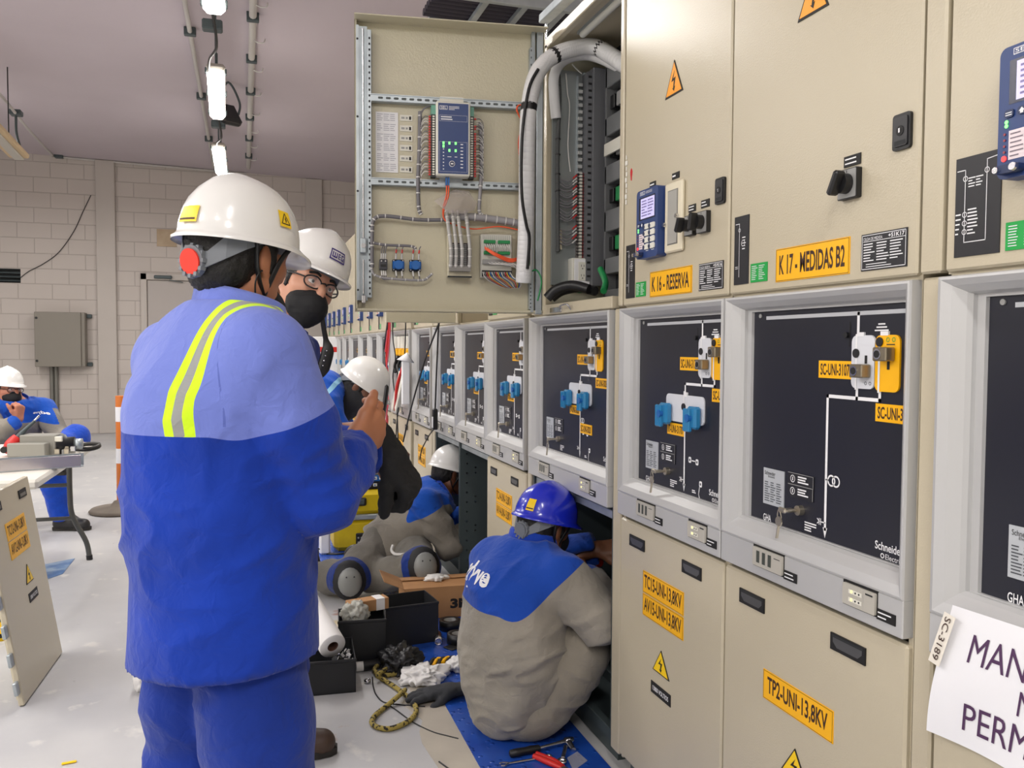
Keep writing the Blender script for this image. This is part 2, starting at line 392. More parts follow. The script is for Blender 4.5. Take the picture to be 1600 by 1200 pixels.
for nm, (xa, ya), (xb, yb_), lab in (('left', (287, -6), (334, 262), 'thin pale pipe along the ceiling left of the lamps'), ('right', (396, -6), (388, 262), 'thick pale pipe along the ceiling right of the lamps')):
    p, q = atZ(xa, ya, ceil_z(-.3)-.04), atZ(xb, yb_, ceil_z(-.3)-.04); r = .02 if nm == 'left' else .032
    t = thing('ceiling_pipe', lab, 'pipe', (p.x, p.y, p.z)); d = q-p; d.z += ceil_z(q.x)-ceil_z(p.x)
    MB().cyl(-d*.5, d, r, pipem, 10).obj('tube', t)
    for k in range(6 if nm == 'right' else 3):
        c = d*((k+.4)/6.2 if nm == 'right' else (k*.3+.12)); MB().box(c-V(.05, .03, r+.01), c+V(.05, .03, .04), dgrey, .006).obj('clamp', t)
    if nm == 'right':
        for k in range(8):
            c = d*((k+.1)/8); MB().tube([c+V(.02, 0, -r), c+V(.06, .01, -r-.01), c+V(.1, 0, -r-.005), c+V(.11, .02, .0)], .006, wirew, 5).obj('cable_tie', t)
cl = zl+.07
for p0, p1 in (((332, 20), (331, 112)), ((341, 184), (342, 233))):
    pa, pb = atZ(*p0, cl), atZ(*p1, cl); m1 = pa.lerp(pb, .35)+V(.03, 0, -.07); m2 = pa.lerp(pb, .7)+V(-.02, 0, -.03)
    t = thing('lamp_cable', 'dark supply cable looping between the %s ceiling lamps' % ('near and middle' if p0[1] == 20 else 'middle and far'), 'cable', pa)
    MB().tube([V(0, 0, 0), m1-pa, m2-pa, pb-pa+V(-.02, 0, -.05), pb-pa], .011, black, 6).obj('cord', t)
    c = pa.lerp(pb, .18)-pa; MB().box(c-V(.07, .05, .04), c+V(.07, .05, .03), dgrey, .01).obj('junction_clamp', t)
fp = atZ(357, 178, ceil_z(-.1)-.35)
t = thing('floodlight', 'small dark floodlight bracketed to the ceiling beside the middle lamp', 'floodlight', fp)
R1 = Matrix.Rotation(.5, 3, 'Z') @ Matrix.Rotation(-.7, 3, 'X')
MB().box((-.11, -.05, -.15), (.11, .05, .13), black, .03, R1).obj('head', t)
MB().box((-.09, -.062, -.13), (.09, -.045, .05), mat('lamp_glass', (90, 88, 84), .1), .01, R1).obj('glass', t)
MB().tube([(-.1, 0, 0), (-.11, .03, .14), (0, .05, .34), (.11, .03, .14), (.1, 0, 0)], .012, dgrey, 6).obj('bracket', t)
pts = [atY(x, y, YW-Yo) for x, y, Yo in ((-30, 120, 5.2), (0, 148, 4.6), (25, 178, 3.8), (45, 203, 2.8), (80, 240, .5), (92, 241, .06), (200, 247, .05), (320, 259, .05), (385, 264, .05))]
pts = [V(p.x, p.y, min(p.z, ceil_z(p.x)-.02)) for p in pts]
t = thing('ceiling_cable', 'white cable strung along the ceiling edge above the block wall', 'cable', pts[0])
MB().tube([p-pts[0] for p in pts], .016, pipem, 7).obj('cord', t)
for k in (2, 5): MB().box(pts[k]-pts[0]-V(.06, .06, .02), pts[k]-pts[0]+V(.06, .06, .04), dgrey, .01).obj('clamp', t)
MB().tube([pts[2]-pts[0], pts[2]-pts[0]+V(0, 0, -.2), pts[2]-pts[0]+V(.03, 0, -.34)], .014, dgrey, 6).obj('drop_cable', t)
fa, fb = atY(-12, 200, 9.5), atY(30, 244, 10.2)
t = thing('hanging_batten', 'tan batten fitting hanging at the upper left edge of the picture', 'batten', fa)
d = fb-fa; MB().bar(d*-2, d, .2, .05, mat('batten_tan', (190, 165, 130), .5), .01).obj('tray', t)
MB().bar(d*-2-V(0, 0, .03), d-V(0, 0, .03), .1, .03, lampbody, .01).obj('lens', t)
MB().cyl(d*.6, V(d.x*.6, d.y*.6, ceil_z(fb.x)-fa.z), .006, black, 6).obj('hanger', t)
# cable tray over the cabinets
ty = 4.6
tr = thing('cable_tray', 'dark steel cable ladder carrying cables above the cabinet row', 'cable tray', (0, 0, 0))
p0, p1 = atY(735, -8, 5.2), atY(900, 22, 5.2)
zt = p1.z
b = MB()
for yy in (0, .55): b.box((p0.x-.15, 5.2+yy-.02, zt), (2.6, 5.2+yy+.02, zt+.1), galv, .004)
for k in range(9): b.box((p0.x+.1+k*.26, 5.2, zt+.02), (p0.x+.14+k*.26, 5.75, zt+.05), galv)
b.obj('ladder', tr)
cabm = mat('cable_black', (40, 36, 52), .5)
for k in range(8): MB().tube([(p0.x-.2, 5.26+k*.06, zt+.08), (p0.x+.6, 5.25+k*.062, zt+.075), (p0.x+1.2, 5.27+k*.06, zt+.085), (2.6, 5.26+k*.06, zt+.08)], .026, cabm, 8).obj('cable', tr)
sa, sb = atY(850, 30, 3.75), atY(905, -22, 3.2)
t = thing('strut_channel', 'perforated galvanised strut hanging above the open cabinet door corner', 'strut', sa)
d = sb-sa; b = MB(); b.bar((0, 0, 0), d*1.6, .05, .04, galv, .004)
for k in range(9): b.disc(0, 0, .001, 0, .001, black) if False else b.cyl(d*(.1+k*.17)-V(.02, .03, 0), d*(.1+k*.17)+V(.0, .0, .0), .007, black, 8)
b.obj('channel', t); MB().cyl((.01, 0, 0), (.01, 0, -(sa.z-2.58)), .005, steel, 6).obj('threaded_rod', t)
# ---------------------------------------------------------------- switchgear cabinets (local x along the front, y inwards, z up)
CX = 1.125
def ringframe(b, x0, z0, x1, z1, prof, m):
    rings = [[V(x0+l, y, z0+bt), V(x1-r, y, z0+bt), V(x1-r, y, z1-t), V(x0+l, y, z1-t)] for l, r, t, bt, y in prof]
    vs = [p for r in rings for p in r]; fs = []
    for i in range(len(rings)-1):
        for j in range(4): k = (j+1) % 4; fs.append((4*i+j, 4*i+k, 4*i+4+k, 4*i+4+j))
    b.add(vs, fs, m)
def plate(par, name, x0, z0, x1, z1, bg, txt=None, fg=blackp, y=0., bold=.012, rim=None, label=None, rows=None, th=.002, mx=.06, mz=.16):
    b = MB(); b.box((x0, y-th, z0), (x1, y, z1), bg); yy = y-th-.0004; w_, h_ = x1-x0, z1-z0
    if rim: b.stroke([(x0+h_*.03, z0+h_*.03), (x1-h_*.03, z0+h_*.03), (x1-h_*.03, z1-h_*.03), (x0+h_*.03, z1-h_*.03), (x0+h_*.03, z0+h_*.03)], .0012, yy, rim)
    if txt:
        b.text(txt, x0+w_*mx, z0+h_*mz, x1-w_*mx, z1-h_*mz, yy, fg, bold)
    if rows: b.lines(x0+w_*.08, z0+h_*.1, x1-w_*.06, z1-h_*.1, rows[0], yy, rows[1], seed=int(x0*999+z0*77), cols=rows[2] if len(rows) > 2 else 1, fill=.32)
    o = b.obj(name, par)
    if label: o['label'] = label
    return o
def warning(par, cx, z0, hw, ht, bg, y=0.):
    b = MB(); b.prism([(cx-hw, z0), (cx+hw, z0), (cx, z0+ht)], y-.002, y, blackp)
    k = .86; b.prism([(cx-hw*k, z0+ht*.05), (cx+hw*k, z0+ht*.05), (cx, z0+ht*.93)], y-.0026, y-.002, bg)
    P = [(.06, .66), (-.2, .36), (.02, .38), (-.04, .14), (-.12, .16), (.04, .05), (.12, .2), (.05, .18), (.16, .46), (-.04, .44)]
    b.prism([(cx+p[0]*hw*1.3, z0+ht*(p[1]*.95+.06)) for p in P], y-.0031, y-.0026, blackp)
    o = b.obj('warning_sign', par); return o
def lock(par, x0, z0, x1, z1):
    b = MB(); b.rrect(x0, z0, x1, z1, .006, -.006, 0, black); b.rrect(x0+.005, z0+.006, x1-.005, z1-.006, .004, -.0085, -.006, mat('lock_face', (40, 40, 43), .4))
    cx, cz = (x0+x1)/2, z0+(z1-z0)*.52
    b.disc(cx, cz, .009, -.0095, -.0085, blackp); b.rect(x0+.008, z0+.008, x1-.008, z0+.016, -.0088, dark); b.box((cx-.002, -.011, cz-.004), (cx+.002, -.0095, cz+.004), steel)
    return b.obj('lock', par)
def knob(par, x0, z0, x1, z1, turn=.5):
    b = MB(); b.rrect(x0, z0, x1, z1, .003, -.012, 0, black); b.rrect(x0+.002, z0+.002, x1-.002, z1-.002, .002, -.0135, -.012, greyp)
    cx, cz = (x0+x1)/2, (z0+z1)/2; r = (x1-x0)*.36
    b.cyl((cx, -.013, cz), (cx, -.03, cz), r, black, 18); R = Matrix.Rotation(turn, 3, 'Y')
    b.box((cx-r*.35, -.05, cz-r*1.25), (cx+r*.35, -.026, cz+r*1.25), black, .004, R); b.rect(cx-.001, z1-.008, cx+.001, z1-.003, -.014, blackp)
    return b.obj('selector_switch', par)
def relay(par, x0, z0, x1, z1, big=False):
    w_, h_ = x1-x0, z1-z0; b = MB(); b.rrect(x0, z0, x1, z1, .012, -.03, 0, navy, 5); Y = -.0306
    X = lambda t: x0+w_*t
    Z = lambda t: z0+h_*t
    o = b.obj('relay', par)
    q = MB(); q.rect(X(.17), Z(.925), X(.40), Z(.975), Y, white); q.rect(X(.18), Z(.931), X(.39), Z(.969), Y-.0003, navy); q.text('SEL', X(.195), Z(.936), X(.375), Z(.964), Y-.0006, white, .01)
    for k in range(3): q.rect(X(.44), Z(.962-.014*k), X(.74), Z(.966-.014*k), Y, white)
    q.rect(X(.13), Z(.56), X(.88), Z(.89), Y, mat('screen_bezel', (24, 30, 60), .25)); q.rect(X(.22), Z(.58), X(.86), Z(.87), Y-.0006, screen)
    q.lines(X(.27), Z(.6), X(.84), Z(.85), 6, Y-.0012, screen_d, 5, .4, 2); q.obj('display', o)
    q = MB()
    for r in range(4):
        for c in range(2):
            a, bz = .43+c*.26, .45-r*.098; q.rrect(X(a), Z(bz-.035), X(a+.21), Z(bz+.04), .004, Y-.003, Y, offwhite)
            q.disc(X(a-.02), Z(bz), .006, Y-.004, Y, navyd, 12); q.rect(X(a+.04), Z(bz-.055), X(a+.17), Z(bz-.048), Y, white)
    q.obj('push_buttons', o)
    q = MB(); q.rrect(X(.09), Z(.46), X(.2), Z(.52), .004, Y-.002, Y, navyd); q.rrect(X(.25), Z(.46), X(.36), Z(.52), .004, Y-.002, Y, navyd)
    q.prism([(X(.27), Z(.485)), (X(.34), Z(.485)), (X(.305), Z(.512))], Y-.0026, Y-.002, white); q.rect(X(.285), Z(.468), X(.325), Z(.486), Y-.0024, white)
    q.rect(X(.105), Z(.475), X(.185), Z(.482), Y-.0024, white); q.rect(X(.105), Z(.492), X(.185), Z(.499), Y-.0024, white)
    q.disc(X(.11), Z(.43), .003, Y-.001, Y, ledg, 10); q.disc(X(.11), Z(.4), .003, Y-.001, Y, ledg, 10)
    for k in range(4): q.disc(X(.09), Z(.34-k*.045), .002, Y-.001, Y, mat('led_off', (150, 60, 70), .4), 8)
    q.disc(X(.09), Z(.155), .0045, Y-.0012, Y, ledr, 10)
    q.rect(X(.14), Z(.14), X(.38), Z(.36), Y, mat('relay_card', (232, 218, 222), .5)); q.lines(X(.16), Z(.15), X(.37), Z(.35), 6, Y-.0004, mat('print_grey', (120, 110, 120), .5), 3, .3); q.obj('indicator_strip', o)
    q = MB(); q.rrect(X(.05), Z(.03), X(.36), Z(.095), .006, Y-.014, Y, navyd); q.cyl((X(.09), Y-.014, Z(.062)), (X(.09), Y-.018, Z(.062)), .005, steel, 10); q.cyl((X(.31), Y-.014, Z(.062)), (X(.31), Y-.019, Z(.066)), .006, steel, 10); q.obj('port_cover', o)
    return o
def module(par, kind, x0, z0, x1, z1, Y):
    b = MB(); b.box((x0-.004, Y-.001, z0-.003), (x1+.002, Y+.002, z1+.004), blackp); b.rrect(x0, z0, x1, z1, .003, Y-.006, Y, mat('module_beige', (182, 178, 168), .4)); y = Y-.0066
    w_, h_ = x1-x0, z1-z0
    if kind == 'slots':
        for k in range(3): b.rect(x0+w_*(.14+.2*k), z0+h_*.2, x0+w_*(.25+.2*k), z0+h_*.84, y, mat('slot_dark', (66, 70, 64), .4))
        b.rect(x0+w_*.74, z0+h_*.74, x0+w_*.94, z0+h_*.78, y, dark)
    else:
        for k in (.3, .68):
            b.rect(x0+w_*.2, z0+h_*(k-.1), x0+w_*.62, z0+h_*(k+.1), y, offwhite); b.disc(x0+w_*.3, z0+h_*(k+.01), .0028, y-.001, y, ledy, 8)
            for q in (.42, .53): b.disc(x0+w_*q, z0+h_*k, .002, y-.0006, y, dark, 8)
        b.rect(x0+w_*.72, z0+h_*.8, x0+w_*.94, z0+h_*.88, y, dark); b.rect(x0+w_*.66, z0+h_*.05, x0+w_*.665, z0+h_*.95, y, greyp)
    return b.obj('indicator_module', par)
plate_silver = mat('silver_plate', (196, 200, 204), .35, .3)
def mimic(par, w, du, kind, t1, t2, t3=None, detail=2):
    Y = .026; b = MB(); b.box((.06, Y, .93), (w-.035, Y+.006, 1.462), panelm); y = Y-.0008; A = lambda u: u+du
    b.stroke([(.124, 1.4305), (w-.055, 1.4305)], .008, y, mat('bus_grey', (186, 188, 192), .4)); b.disc(.098, 1.436, .005, y-.002, Y, greyp, 10)
    xa = A(.341)
    b.stroke([(A(.428), 1.43), (A(.428), 1.263)], .007, y, white); b.stroke([(A(.491), 1.30), (A(.491), 1.263), (xa, 1.263), (xa, .985)], .007, y, white)
    b.add([V(xa-.007, y, .988), V(xa, y, .966), V(xa+.007, y, .988)], [(0, 1, 2)], white)
    for k, wd in enumerate((.016, .025, .034)): b.stroke([(A(.492)-wd/2, 1.408-.006*k), (A(.492)+wd/2, 1.408-.006*k)], .0028, y, white)
    b.stroke([(A(.404), 1.413), (A(.404), 1.366)], .003, y, blackp); b.disc(A(.397), 1.388, .006, y-.006, Y, black, 10)
    if kind == 'measuring': 
        for q in (.358, .372): b.ringf(A(q), 1.089, .0105, .0035, y, white)
        b.stroke([(xa, 1.089), (A(.348), 1.089)], .003, y, white)
    else:
        for (u, v) in ((.372, 1.058), (.41, 1.056), (.43, 1.0)): b.rrect(A(u)-.007, v-.008, A(u)+.007, v+.008, .004, y-.0004, y, white); b.rect(A(u)-.003, v-.003, A(u)+.003, v+.003, y-.0008, panelm)
        b.stroke([(A(.383), 1.057), (A(.398), 1.057)], .003, y, white); b.stroke([(A(.424), .99), (A(.42), .972), (A(.426), .96)], .003, y, white); b.lines(A(.385), .97, A(.412), .98, 2, y, white, 3)
        if du > .1: 
            for q in (.358, .37): b.ringf(A(q), 1.10, .008, .003, y, white)
    b.stroke([(A(.325), .998), (xa, .998)], .0025, y, white); b.stroke([(A(.327), .992), (A(.327), 1.004)], .002, y, white); b.stroke([(A(.322), .992), (A(.322), 1.004)], .002, y, white); b.stroke([(A(.316), 1.003), (A(.322), .998), (A(.316), .993)], .002, y, white)
    b.text('GHA', .122, .962, .152, .978, y, white, .01)
    b.lines(.274, .968, .316, .99, 4, y, white, 2, .5)
    if detail > 1:
        b.text('Schneider', w-.118, .979, w-.045, .995, y, white, .015); b.text('Electric', w-.09, .964, w-.047, .974, y, white); b.ringf(w-.098, .969, .004, .002, y, white)
    o = b.obj('mimic_panel', par)
    q = MB(); q.rrect(A(.414), 1.283, A(.478), 1.387, .013, y-.003, Y, mat('switch_white', (214, 216, 222), .4)); yy = y-.0036
    q.stroke([(A(.428), 1.387), (A(.428), 1.283)], .005, yy, white); q.disc(A(.428), 1.352, .009, yy-.002, yy, black); q.rect(A(.452), 1.332, A(.459), 1.348, yy, blackp)
    q.rrect(A(.43), 1.385, A(.448), 1.393, .001, yy, Y, white)
    for k in range(2): q.ringf(A(.456+.012*k), 1.294, .003, .001, yy, dark, 10)
    q.obj('disconnector_plate', o)
    q = MB(); q.rrect(A(.480), 1.280, A(.543), 1.387, .013, y-.003, Y, yel)
    q.stroke([(A(.491), 1.375), (A(.491), 1.28)], .005, yy, white); q.disc(A(.492), 1.374, .009, yy-.002, yy, black); q.rect(A(.512), 1.322, A(.519), 1.339, yy, blackp)
    q.rrect(A(.493), 1.386, A(.513), 1.394, .001, yy, Y, white)
    for k in range(2): q.ringf(A(.513+.015*k), 1.378, .0038, .0013, yy, green, 12)
    q.stroke([(A(.511), 1.369), (A(.53), 1.369)], .002, yy, dark); q.obj('earthing_plate', o)
    for u0, z0 in ((.434, 1.305), (.497, 1.338)):
        q = MB(); q.box((A(u0), yy-.022, z0), (A(u0)+.036, yy, z0+.026), mat('lock_metal', (150, 140, 120), .3, .8), .002); q.cyl((A(u0)+.014, yy-.0225, z0+.013), (A(u0)+.014, yy-.0235, z0+.013), .010, steel, 14); q.cyl((A(u0)+.014, yy-.0236, z0+.013), (A(u0)+.014, yy-.0242, z0+.013), .007, blackp, 14); q.obj('key_block', o)
    plate(o, 'label_plate', A(.312), 1.300, A(.413), 1.336, yel, t1, ink, Y, .02)
    plate(o, 'label_plate', A(.482), 1.223, A(.585), 1.257, yel, t2, ink, Y, .02)
    if kind == 'feeder':
        q = MB(); q.rrect(A(.238), 1.156, A(.446), 1.232, .014, y-.003, Y, mat('switch_white', (214, 216, 222), .4)); q.stroke([(xa, 1.24), (xa, 1.156)], .0055, yy, white); q.disc(xa, 1.20, .0095, yy-.003, yy, black); q.rrect(A(.343), 1.228, A(.356), 1.240, .001, yy, Y, white); q.obj('breaker_plate', o)
        for u in (.232, .392):
            q = MB(); q.box((A(u), yy-.022, 1.146), (A(u)+.046, yy-.0005, 1.206), bluepl, .006); q.box((A(u)-.006, yy-.03, 1.138), (A(u)+.028, yy-.018, 1.2), bluepl, .003); q.cyl((A(u)+.02, yy-.02, 1.175), (A(u)+.02, yy-.032, 1.175), .011, bluek, 12); q.obj('button_cover', o)
        plate(o, 'label_plate', A(.243), 1.117, A(.338), 1.150, yel, t3, ink, Y, .02)
        if du > .1: plate(o, 'label_plate', A(.345), 1.055, A(.45), 1.09, yel, t3.replace('IT', 'SC').replace('170', 'TP'), ink, Y, .02)
    q = MB(); q.box((.122, Y-.002, 1.002), (.2, Y, 1.085), plate_silver); z = Y-.0026
    q.text('Schneider', .128, 1.070, .168, 1.079, z, blackp); q.text('Electric', .141, 1.0645, .166, 1.069, z, blackp)
    rnd = random.Random(2)
    q.lines(.128, 1.008, .195, 1.056, 9, z, mat('print_dark', (70, 74, 80), .5), 4, .4, 3); q.obj('rating_plate', o)
    q = MB(); q.box((.214, Y-.002, 1.034), (.303, Y, 1.088), mat('plate_black', (26, 26, 32), .4)); z = Y-.0026
    for k in (1.048, 1.075): q.ringf(.232, k, .0075, .0015, z, white, 14); q.rect(.2305, k-.004, .2335, k+.004, z, white); q.lines(.25, k-.008, .296, k+.009, 3, z, white, 7)
    q.stroke([(.216, 1.062), (.301, 1.062), (.301, 1.036)], .0015, z, greyp); q.stroke([(.215, 1.0875), (.302, 1.0875), (.302, 1.062)], .0012, z, greyp); q.obj('instruction_plate', o)
    q = MB(); q.cyl((.262, Y, 1.01), (.262, Y-.012, 1.01), .011, brass, 16); q.box((.24, Y-.04, 1.006), (.264, Y-.012, 1.013), brass, .003); q.box((.236, Y-.043, 1.004), (.262, Y-.036, 1.016), brass, .003)
    q.tube([(.24, Y-.042, 1.01), (.232, Y-.04, .995), (.238, Y-.038, .985), (.246, Y-.04, .995)], .0014, brass, 6, closed=True); q.disc(.238, .983, .011, Y-.042, Y-.039, brass, 14); q.bar((.238, Y-.04, .975), (.231, Y-.04, .945), .006, .002, brass); q.obj('key', o)
    return o
FR = [(0, 0, 0, 0, .03), (0, 0, 0, 0, -.010), (.002, .002, .002, .002, -.0135), (.008, .006, .006, .006, -.0145), (.026, .016, .016, .024, -.008), (.044, .026, .027, .042, .006), (.050, .030, .030, .048, .013),
      (.052, .031, .031, .048, .020), (.068, .042, .036, .050, .020), (.070, .043, .0365, .050, .027)]
def cabinet(yfar, w, label, upper='closed', mid='feeder', low='closed', tags=('SC-UNI-3177', 'SC-UNI-3178', 'IT-UNI-3170'), du=0., name=None, lowtags=None, full=True, lowwarn=True, wb=None, upw=None):
    t = thing('switchgear_cabinet', label, 'cabinet', (CX, yfar, 0), -PI/2, 'switchgear cabinets in one row')
    b = MB(); D = .95; z0 = .06
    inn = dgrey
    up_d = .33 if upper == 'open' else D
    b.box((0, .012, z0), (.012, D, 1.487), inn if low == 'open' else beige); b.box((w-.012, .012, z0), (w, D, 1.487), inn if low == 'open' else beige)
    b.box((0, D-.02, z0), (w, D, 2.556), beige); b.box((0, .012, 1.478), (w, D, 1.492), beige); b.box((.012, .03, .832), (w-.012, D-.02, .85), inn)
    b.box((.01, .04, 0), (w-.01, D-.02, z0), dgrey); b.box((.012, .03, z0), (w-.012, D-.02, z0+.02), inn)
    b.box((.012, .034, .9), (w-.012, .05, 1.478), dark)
    if upper != 'open':
        b.box((0, .027, 1.492), (w, D, 2.556), beige)
    if low != 'open': b.box((.0, .03, .1), (.03, .05, .83), beige)
    b.obj('housing', t)
    if upper != 'open':
        dm = MB(); dm.box((.003, 0, 1.4905), (w-.003, .026, 2.557), beige, .004); door = dm.obj('upper_door', t)
    else: door = None
    b = MB(); ringframe(b, .002, .912, w-.002, 1.482, FR, alu); b.obj('panel_frame', t)
    b = MB(); b.box((.002, -.012, .843), (w-.002, .03, .9125), alu, .002); band = b.obj('lower_band', t)
    if mid == 'bare':
        b = MB(); b.box((.05, .05, .93), (w-.04, .06, 1.46), dark); b.box((.07, .03, 1.38), (w-.06, .05, 1.4), greyp)
        for k in range(4):
            x = .12+k*.15*w/.8
            b.box((x, .0, 1.29), (x+.08, .05, 1.35), yel, .01); b.cyl((x+.04, .02, 1.35), (x+.04, .02, 1.44), .03, offwhite, 10); b.tube([(x+.04, .03, 1.29), (x+.02, .0, 1.22), (x+.05, .0, 1.16)], .012, black, 6)
        b.box((.3, 0, 1.1), (.42, .05, 1.2), bluepl, .01); b.rect(.1, .98, .5, 1.06, .049, mat('print_dark', (70, 74, 80), .5)); b.obj('mechanism', t)
    else: mimic(t, w, du, mid, *tags, detail=2 if full else 1)
    md = (du if w > .7 else 0)
    module(band, 'slots', .146, .867, .256, .909, -.012); module(band, 'leds', .452+md*.9, .867, .54+md*.9, .908, -.012)
    plate(band, 'label_plate', .258, .862, .303, .882, blackp, None, y=-.012, rows=(2, white)); plate(band, 'label_plate', .541+md*.9, .862, .588+md*.9, .882, blackp, None, y=-.012, rows=(2, white))
    if low == 'closed':
        b = MB(); b.box((.003, 0, .075), (w-.003, .025, .8295), beige, .005); lc = b.obj('lower_cover', t)
        for h0 in (.072, .40+(w-.605)):
            q = MB(); q.box((h0, -.0035, .757), (h0+.1, 0, .791), blackp); q.add([V(h0+.008, -.0037, .783), V(h0+.092, -.0037, .783), V(h0+.092, -.0037, .774), V(h0+.08, -.0037, .764), V(h0+.02, -.0037, .764), V(h0+.008, -.0037, .774)], [(5, 4, 3, 2, 1, 0)], mat('handle_grey', (70, 70, 72), .3)); q.rect(h0+.006, .784, h0+.094, .788, -.0038, dark); q.obj('handle', lc)
        lt = lowtags or ()
        if len(lt) == 1: plate(lc, 'label_plate', .173, .565, .413, .632, yel, lt[0], ink, 0, .02, rim=mat('tag_rim', (130, 92, 10), .5), mx=.07, mz=.17)
        elif lt:
            for k, s_ in enumerate(lt): plate(lc, 'label_plate', .166+(w-.605)*.5, .638-k*.068, .408+(w-.605)*.5, .702-k*.068, yel, s_, ink, 0, .02, rim=mat('tag_rim', (130, 92, 10), .5), mx=.04, mz=.14)
        if lowwarn and full:
            warning(lc, .292 if len(lt) == 1 else .283, .43, .05, .07, yelw); 
            plate(lc, 'label_plate', .224, .36, .342, .394, blackp, '13800 VOLTIOS', white, 0, .012, mx=.1, mz=.3)
    if door:
        if name:
            x0, x1 = (.192, .431) if mid == 'measuring' else (.187, .427)
            plate(door, 'label_plate', x0, 1.507, x1, 1.579, yel, name, ink, 0, .02, rim=mat('tag_rim', (130, 92, 10), .5), mx=.055, mz=.2)
            q = MB(); q.box((.464, -.002, 1.508), (.581, 0, 1.577), mat('plate_black', (26, 26, 32), .4)); y = -.0026
            q.stroke([(.467, 1.511), (.578, 1.511), (.578, 1.574), (.467, 1.574), (.467, 1.511)], .0012, y, white); q.stroke([(.47, 1.5625), (.577, 1.5625)], .001, y, white)
            q.text('+S1K%s' % name[2:4], .535, 1.5645, .575, 1.572, y, white, .02); q.text('CELDA DE MEDIDA' if mid == 'measuring' else 'CELDA RESERVA', .47, 1.5645, .52, 1.570, y, white)
            q.lines(.471, 1.524, .574, 1.560, 7, y, white, 11, .38, 3); q.lines(.478, 1.513, .566, 1.522, 2, y, white, 3, .3); q.obj('data_plate', door)
        q = MB(); q.box((.024, -.002, 1.512), (.084 if mid == 'measuring' or w < .7 else .112, 0, 1.673), mat('plate_black', (26, 26, 32), .4)); y = -.0026
        x1 = .084 if w < .7 else .112
        if full:
            if w > .7:
                q.stroke([(.028, 1.652), (.044, 1.652), (.044, 1.535), (.086, 1.535), (.086, 1.662), (.105, 1.664)], .0014, y, white)
                for (a, c) in ((.044, 1.638), (.044, 1.58), (.044, 1.566), (.044, 1.552), (.086, 1.645)): q.ringf(a, c, .0042, .0012, y, white, 12)
                q.lines(.05, 1.622, .08, 1.64, 4, y, white, 2, .4, 2); q.lines(.05, 1.546, .072, 1.59, 8, y, white, 5, .4); q.lines(.026, 1.546, .038, 1.585, 5, y, white, 6, .3)
            else:
                q.stroke([(.03, 1.655), (.046, 1.655), (.046, 1.53)], .0014, y, white); q.ringf(.046, 1.64, .004, .0012, y, white, 12); q.ringf(.062, 1.608, .007, .0014, y, white, 12)
                q.lines(.058, 1.592, .08, 1.625, 5, y, white, 4, .35); q.lines(.03, 1.548, .044, 1.556, 2, y, white, 5, .3)
        q.obj('diagram_plate', door)
        gx = .094 if w < .7 else .123
        plate(door, 'label_plate', gx, 1.513, gx+.065, 1.556, green, None, rows=(8, white, 2), label='green label')
        if upper == 'relay':
            relay(door, *((.152, 1.617, .285, 1.813) if w < .7 else (.13, 1.617, .27, 1.813)))
            if full and w < .7:
                plate(door, 'label_plate', .178, 1.822, .214, 1.838, blackp, None, rows=(1, white)); plate(door, 'label_plate', .312, 1.821, .352, 1.838, blackp, None, rows=(1, white))
                q = MB(); q.box((.29, -.012, 1.622), (.386, 0, 1.811), cream, .004); q.box((.309, -.0125, 1.642), (.366, -.0115, 1.79), mat('window_shadow', (120, 118, 112), .3)); q.box((.312, -.014, 1.645), (.363, -.0123, 1.787), mat('smoke_pane', (168, 166, 160), .12)); q.cyl((.297, -.012, 1.70), (.297, -.02, 1.70), .006, steel, 10); q.cyl((.366, -.012, 1.716), (.366, -.02, 1.716), .006, steel, 10); q.obj('test_window', door)
                knob(door, .402, 1.655, .446, 1.708, .45); knob(door, .466, 1.654, .516, 1.709, .2)
                plate(door, 'label_plate', .405, 1.718, .442, 1.737, blackp, None, rows=(2, white)); plate(door, 'label_plate', .47, 1.719, .51, 1.739, blackp, None, rows=(2, white))
        if mid == 'measuring':
            knob(door, .405, 1.65, .459, 1.708, .5); plate(door, 'label_plate', .409, 1.708+.006, .456, 1.735, blackp, None, rows=(2, white))
        if full:
            lock(door, .543, 1.716, .586, 1.78); warning(door, .316 if mid != 'measuring' else .303, 2.05, .05, .095, orange)
    return t
def filler(y0, y1, low=True):
    w_ = y1-y0; yc = y1
    t = thing('filler_strip', 'narrow beige upright strip between cabinets, %s' % filler.lab.pop(0), 'filler strip', (CX, yc, 0), -PI/2, 'filler strips between cabinets')
    MB().box((.003, .004, .06), (w_-.003, .5, 1.484), beige, .004).obj('lower_strip', t)
    if low: MB().box((.002 if w_ < .06 else w_-.028, -.002, 1.4905), (w_-.002, .5, 2.556), beige, .004).obj('upper_strip', t)
    return t
filler.lab = ['right of the MEDIDAS B2 cabinet', 'between the open cabinet and the RESERVA cabinet', 'left of the open cabinet', 'beside the cabinet with bare mechanism, near side', 'beside the cabinet with bare mechanism, far side']
k18 = cabinet(1.148, .805, 'beige switchgear cabinet at the right edge with the paper notice taped on', 'relay', 'feeder', 'closed', ('SC-UNI-3189', 'SC-UNI-3187', 'IT-UNI-3180'), du=.131, full=True, lowwarn=False)
k17 = cabinet(1.81, .606, 'beige switchgear cabinet with yellow K 17 - MEDIDAS B2 label', 'closed', 'measuring', 'closed', ('SC-UNI-3107', 'SC-UNI-3108', None), name='K 17 - MEDIDAS B2', lowtags=('TP2-UNI-13,8KV',))
k16 = cabinet(2.415, .603, 'beige switchgear cabinet with yellow K 16 - RESERVA label and small blue relay', 'relay', 'feeder', 'closed', ('SC-UNI-3177', 'SC-UNI-3178', 'IT-UNI-3170'), du=.012, name='K 16 - RESERVA', lowtags=('TC15-UNI-13,8KV', 'AV15-UNI-13,8KV'))
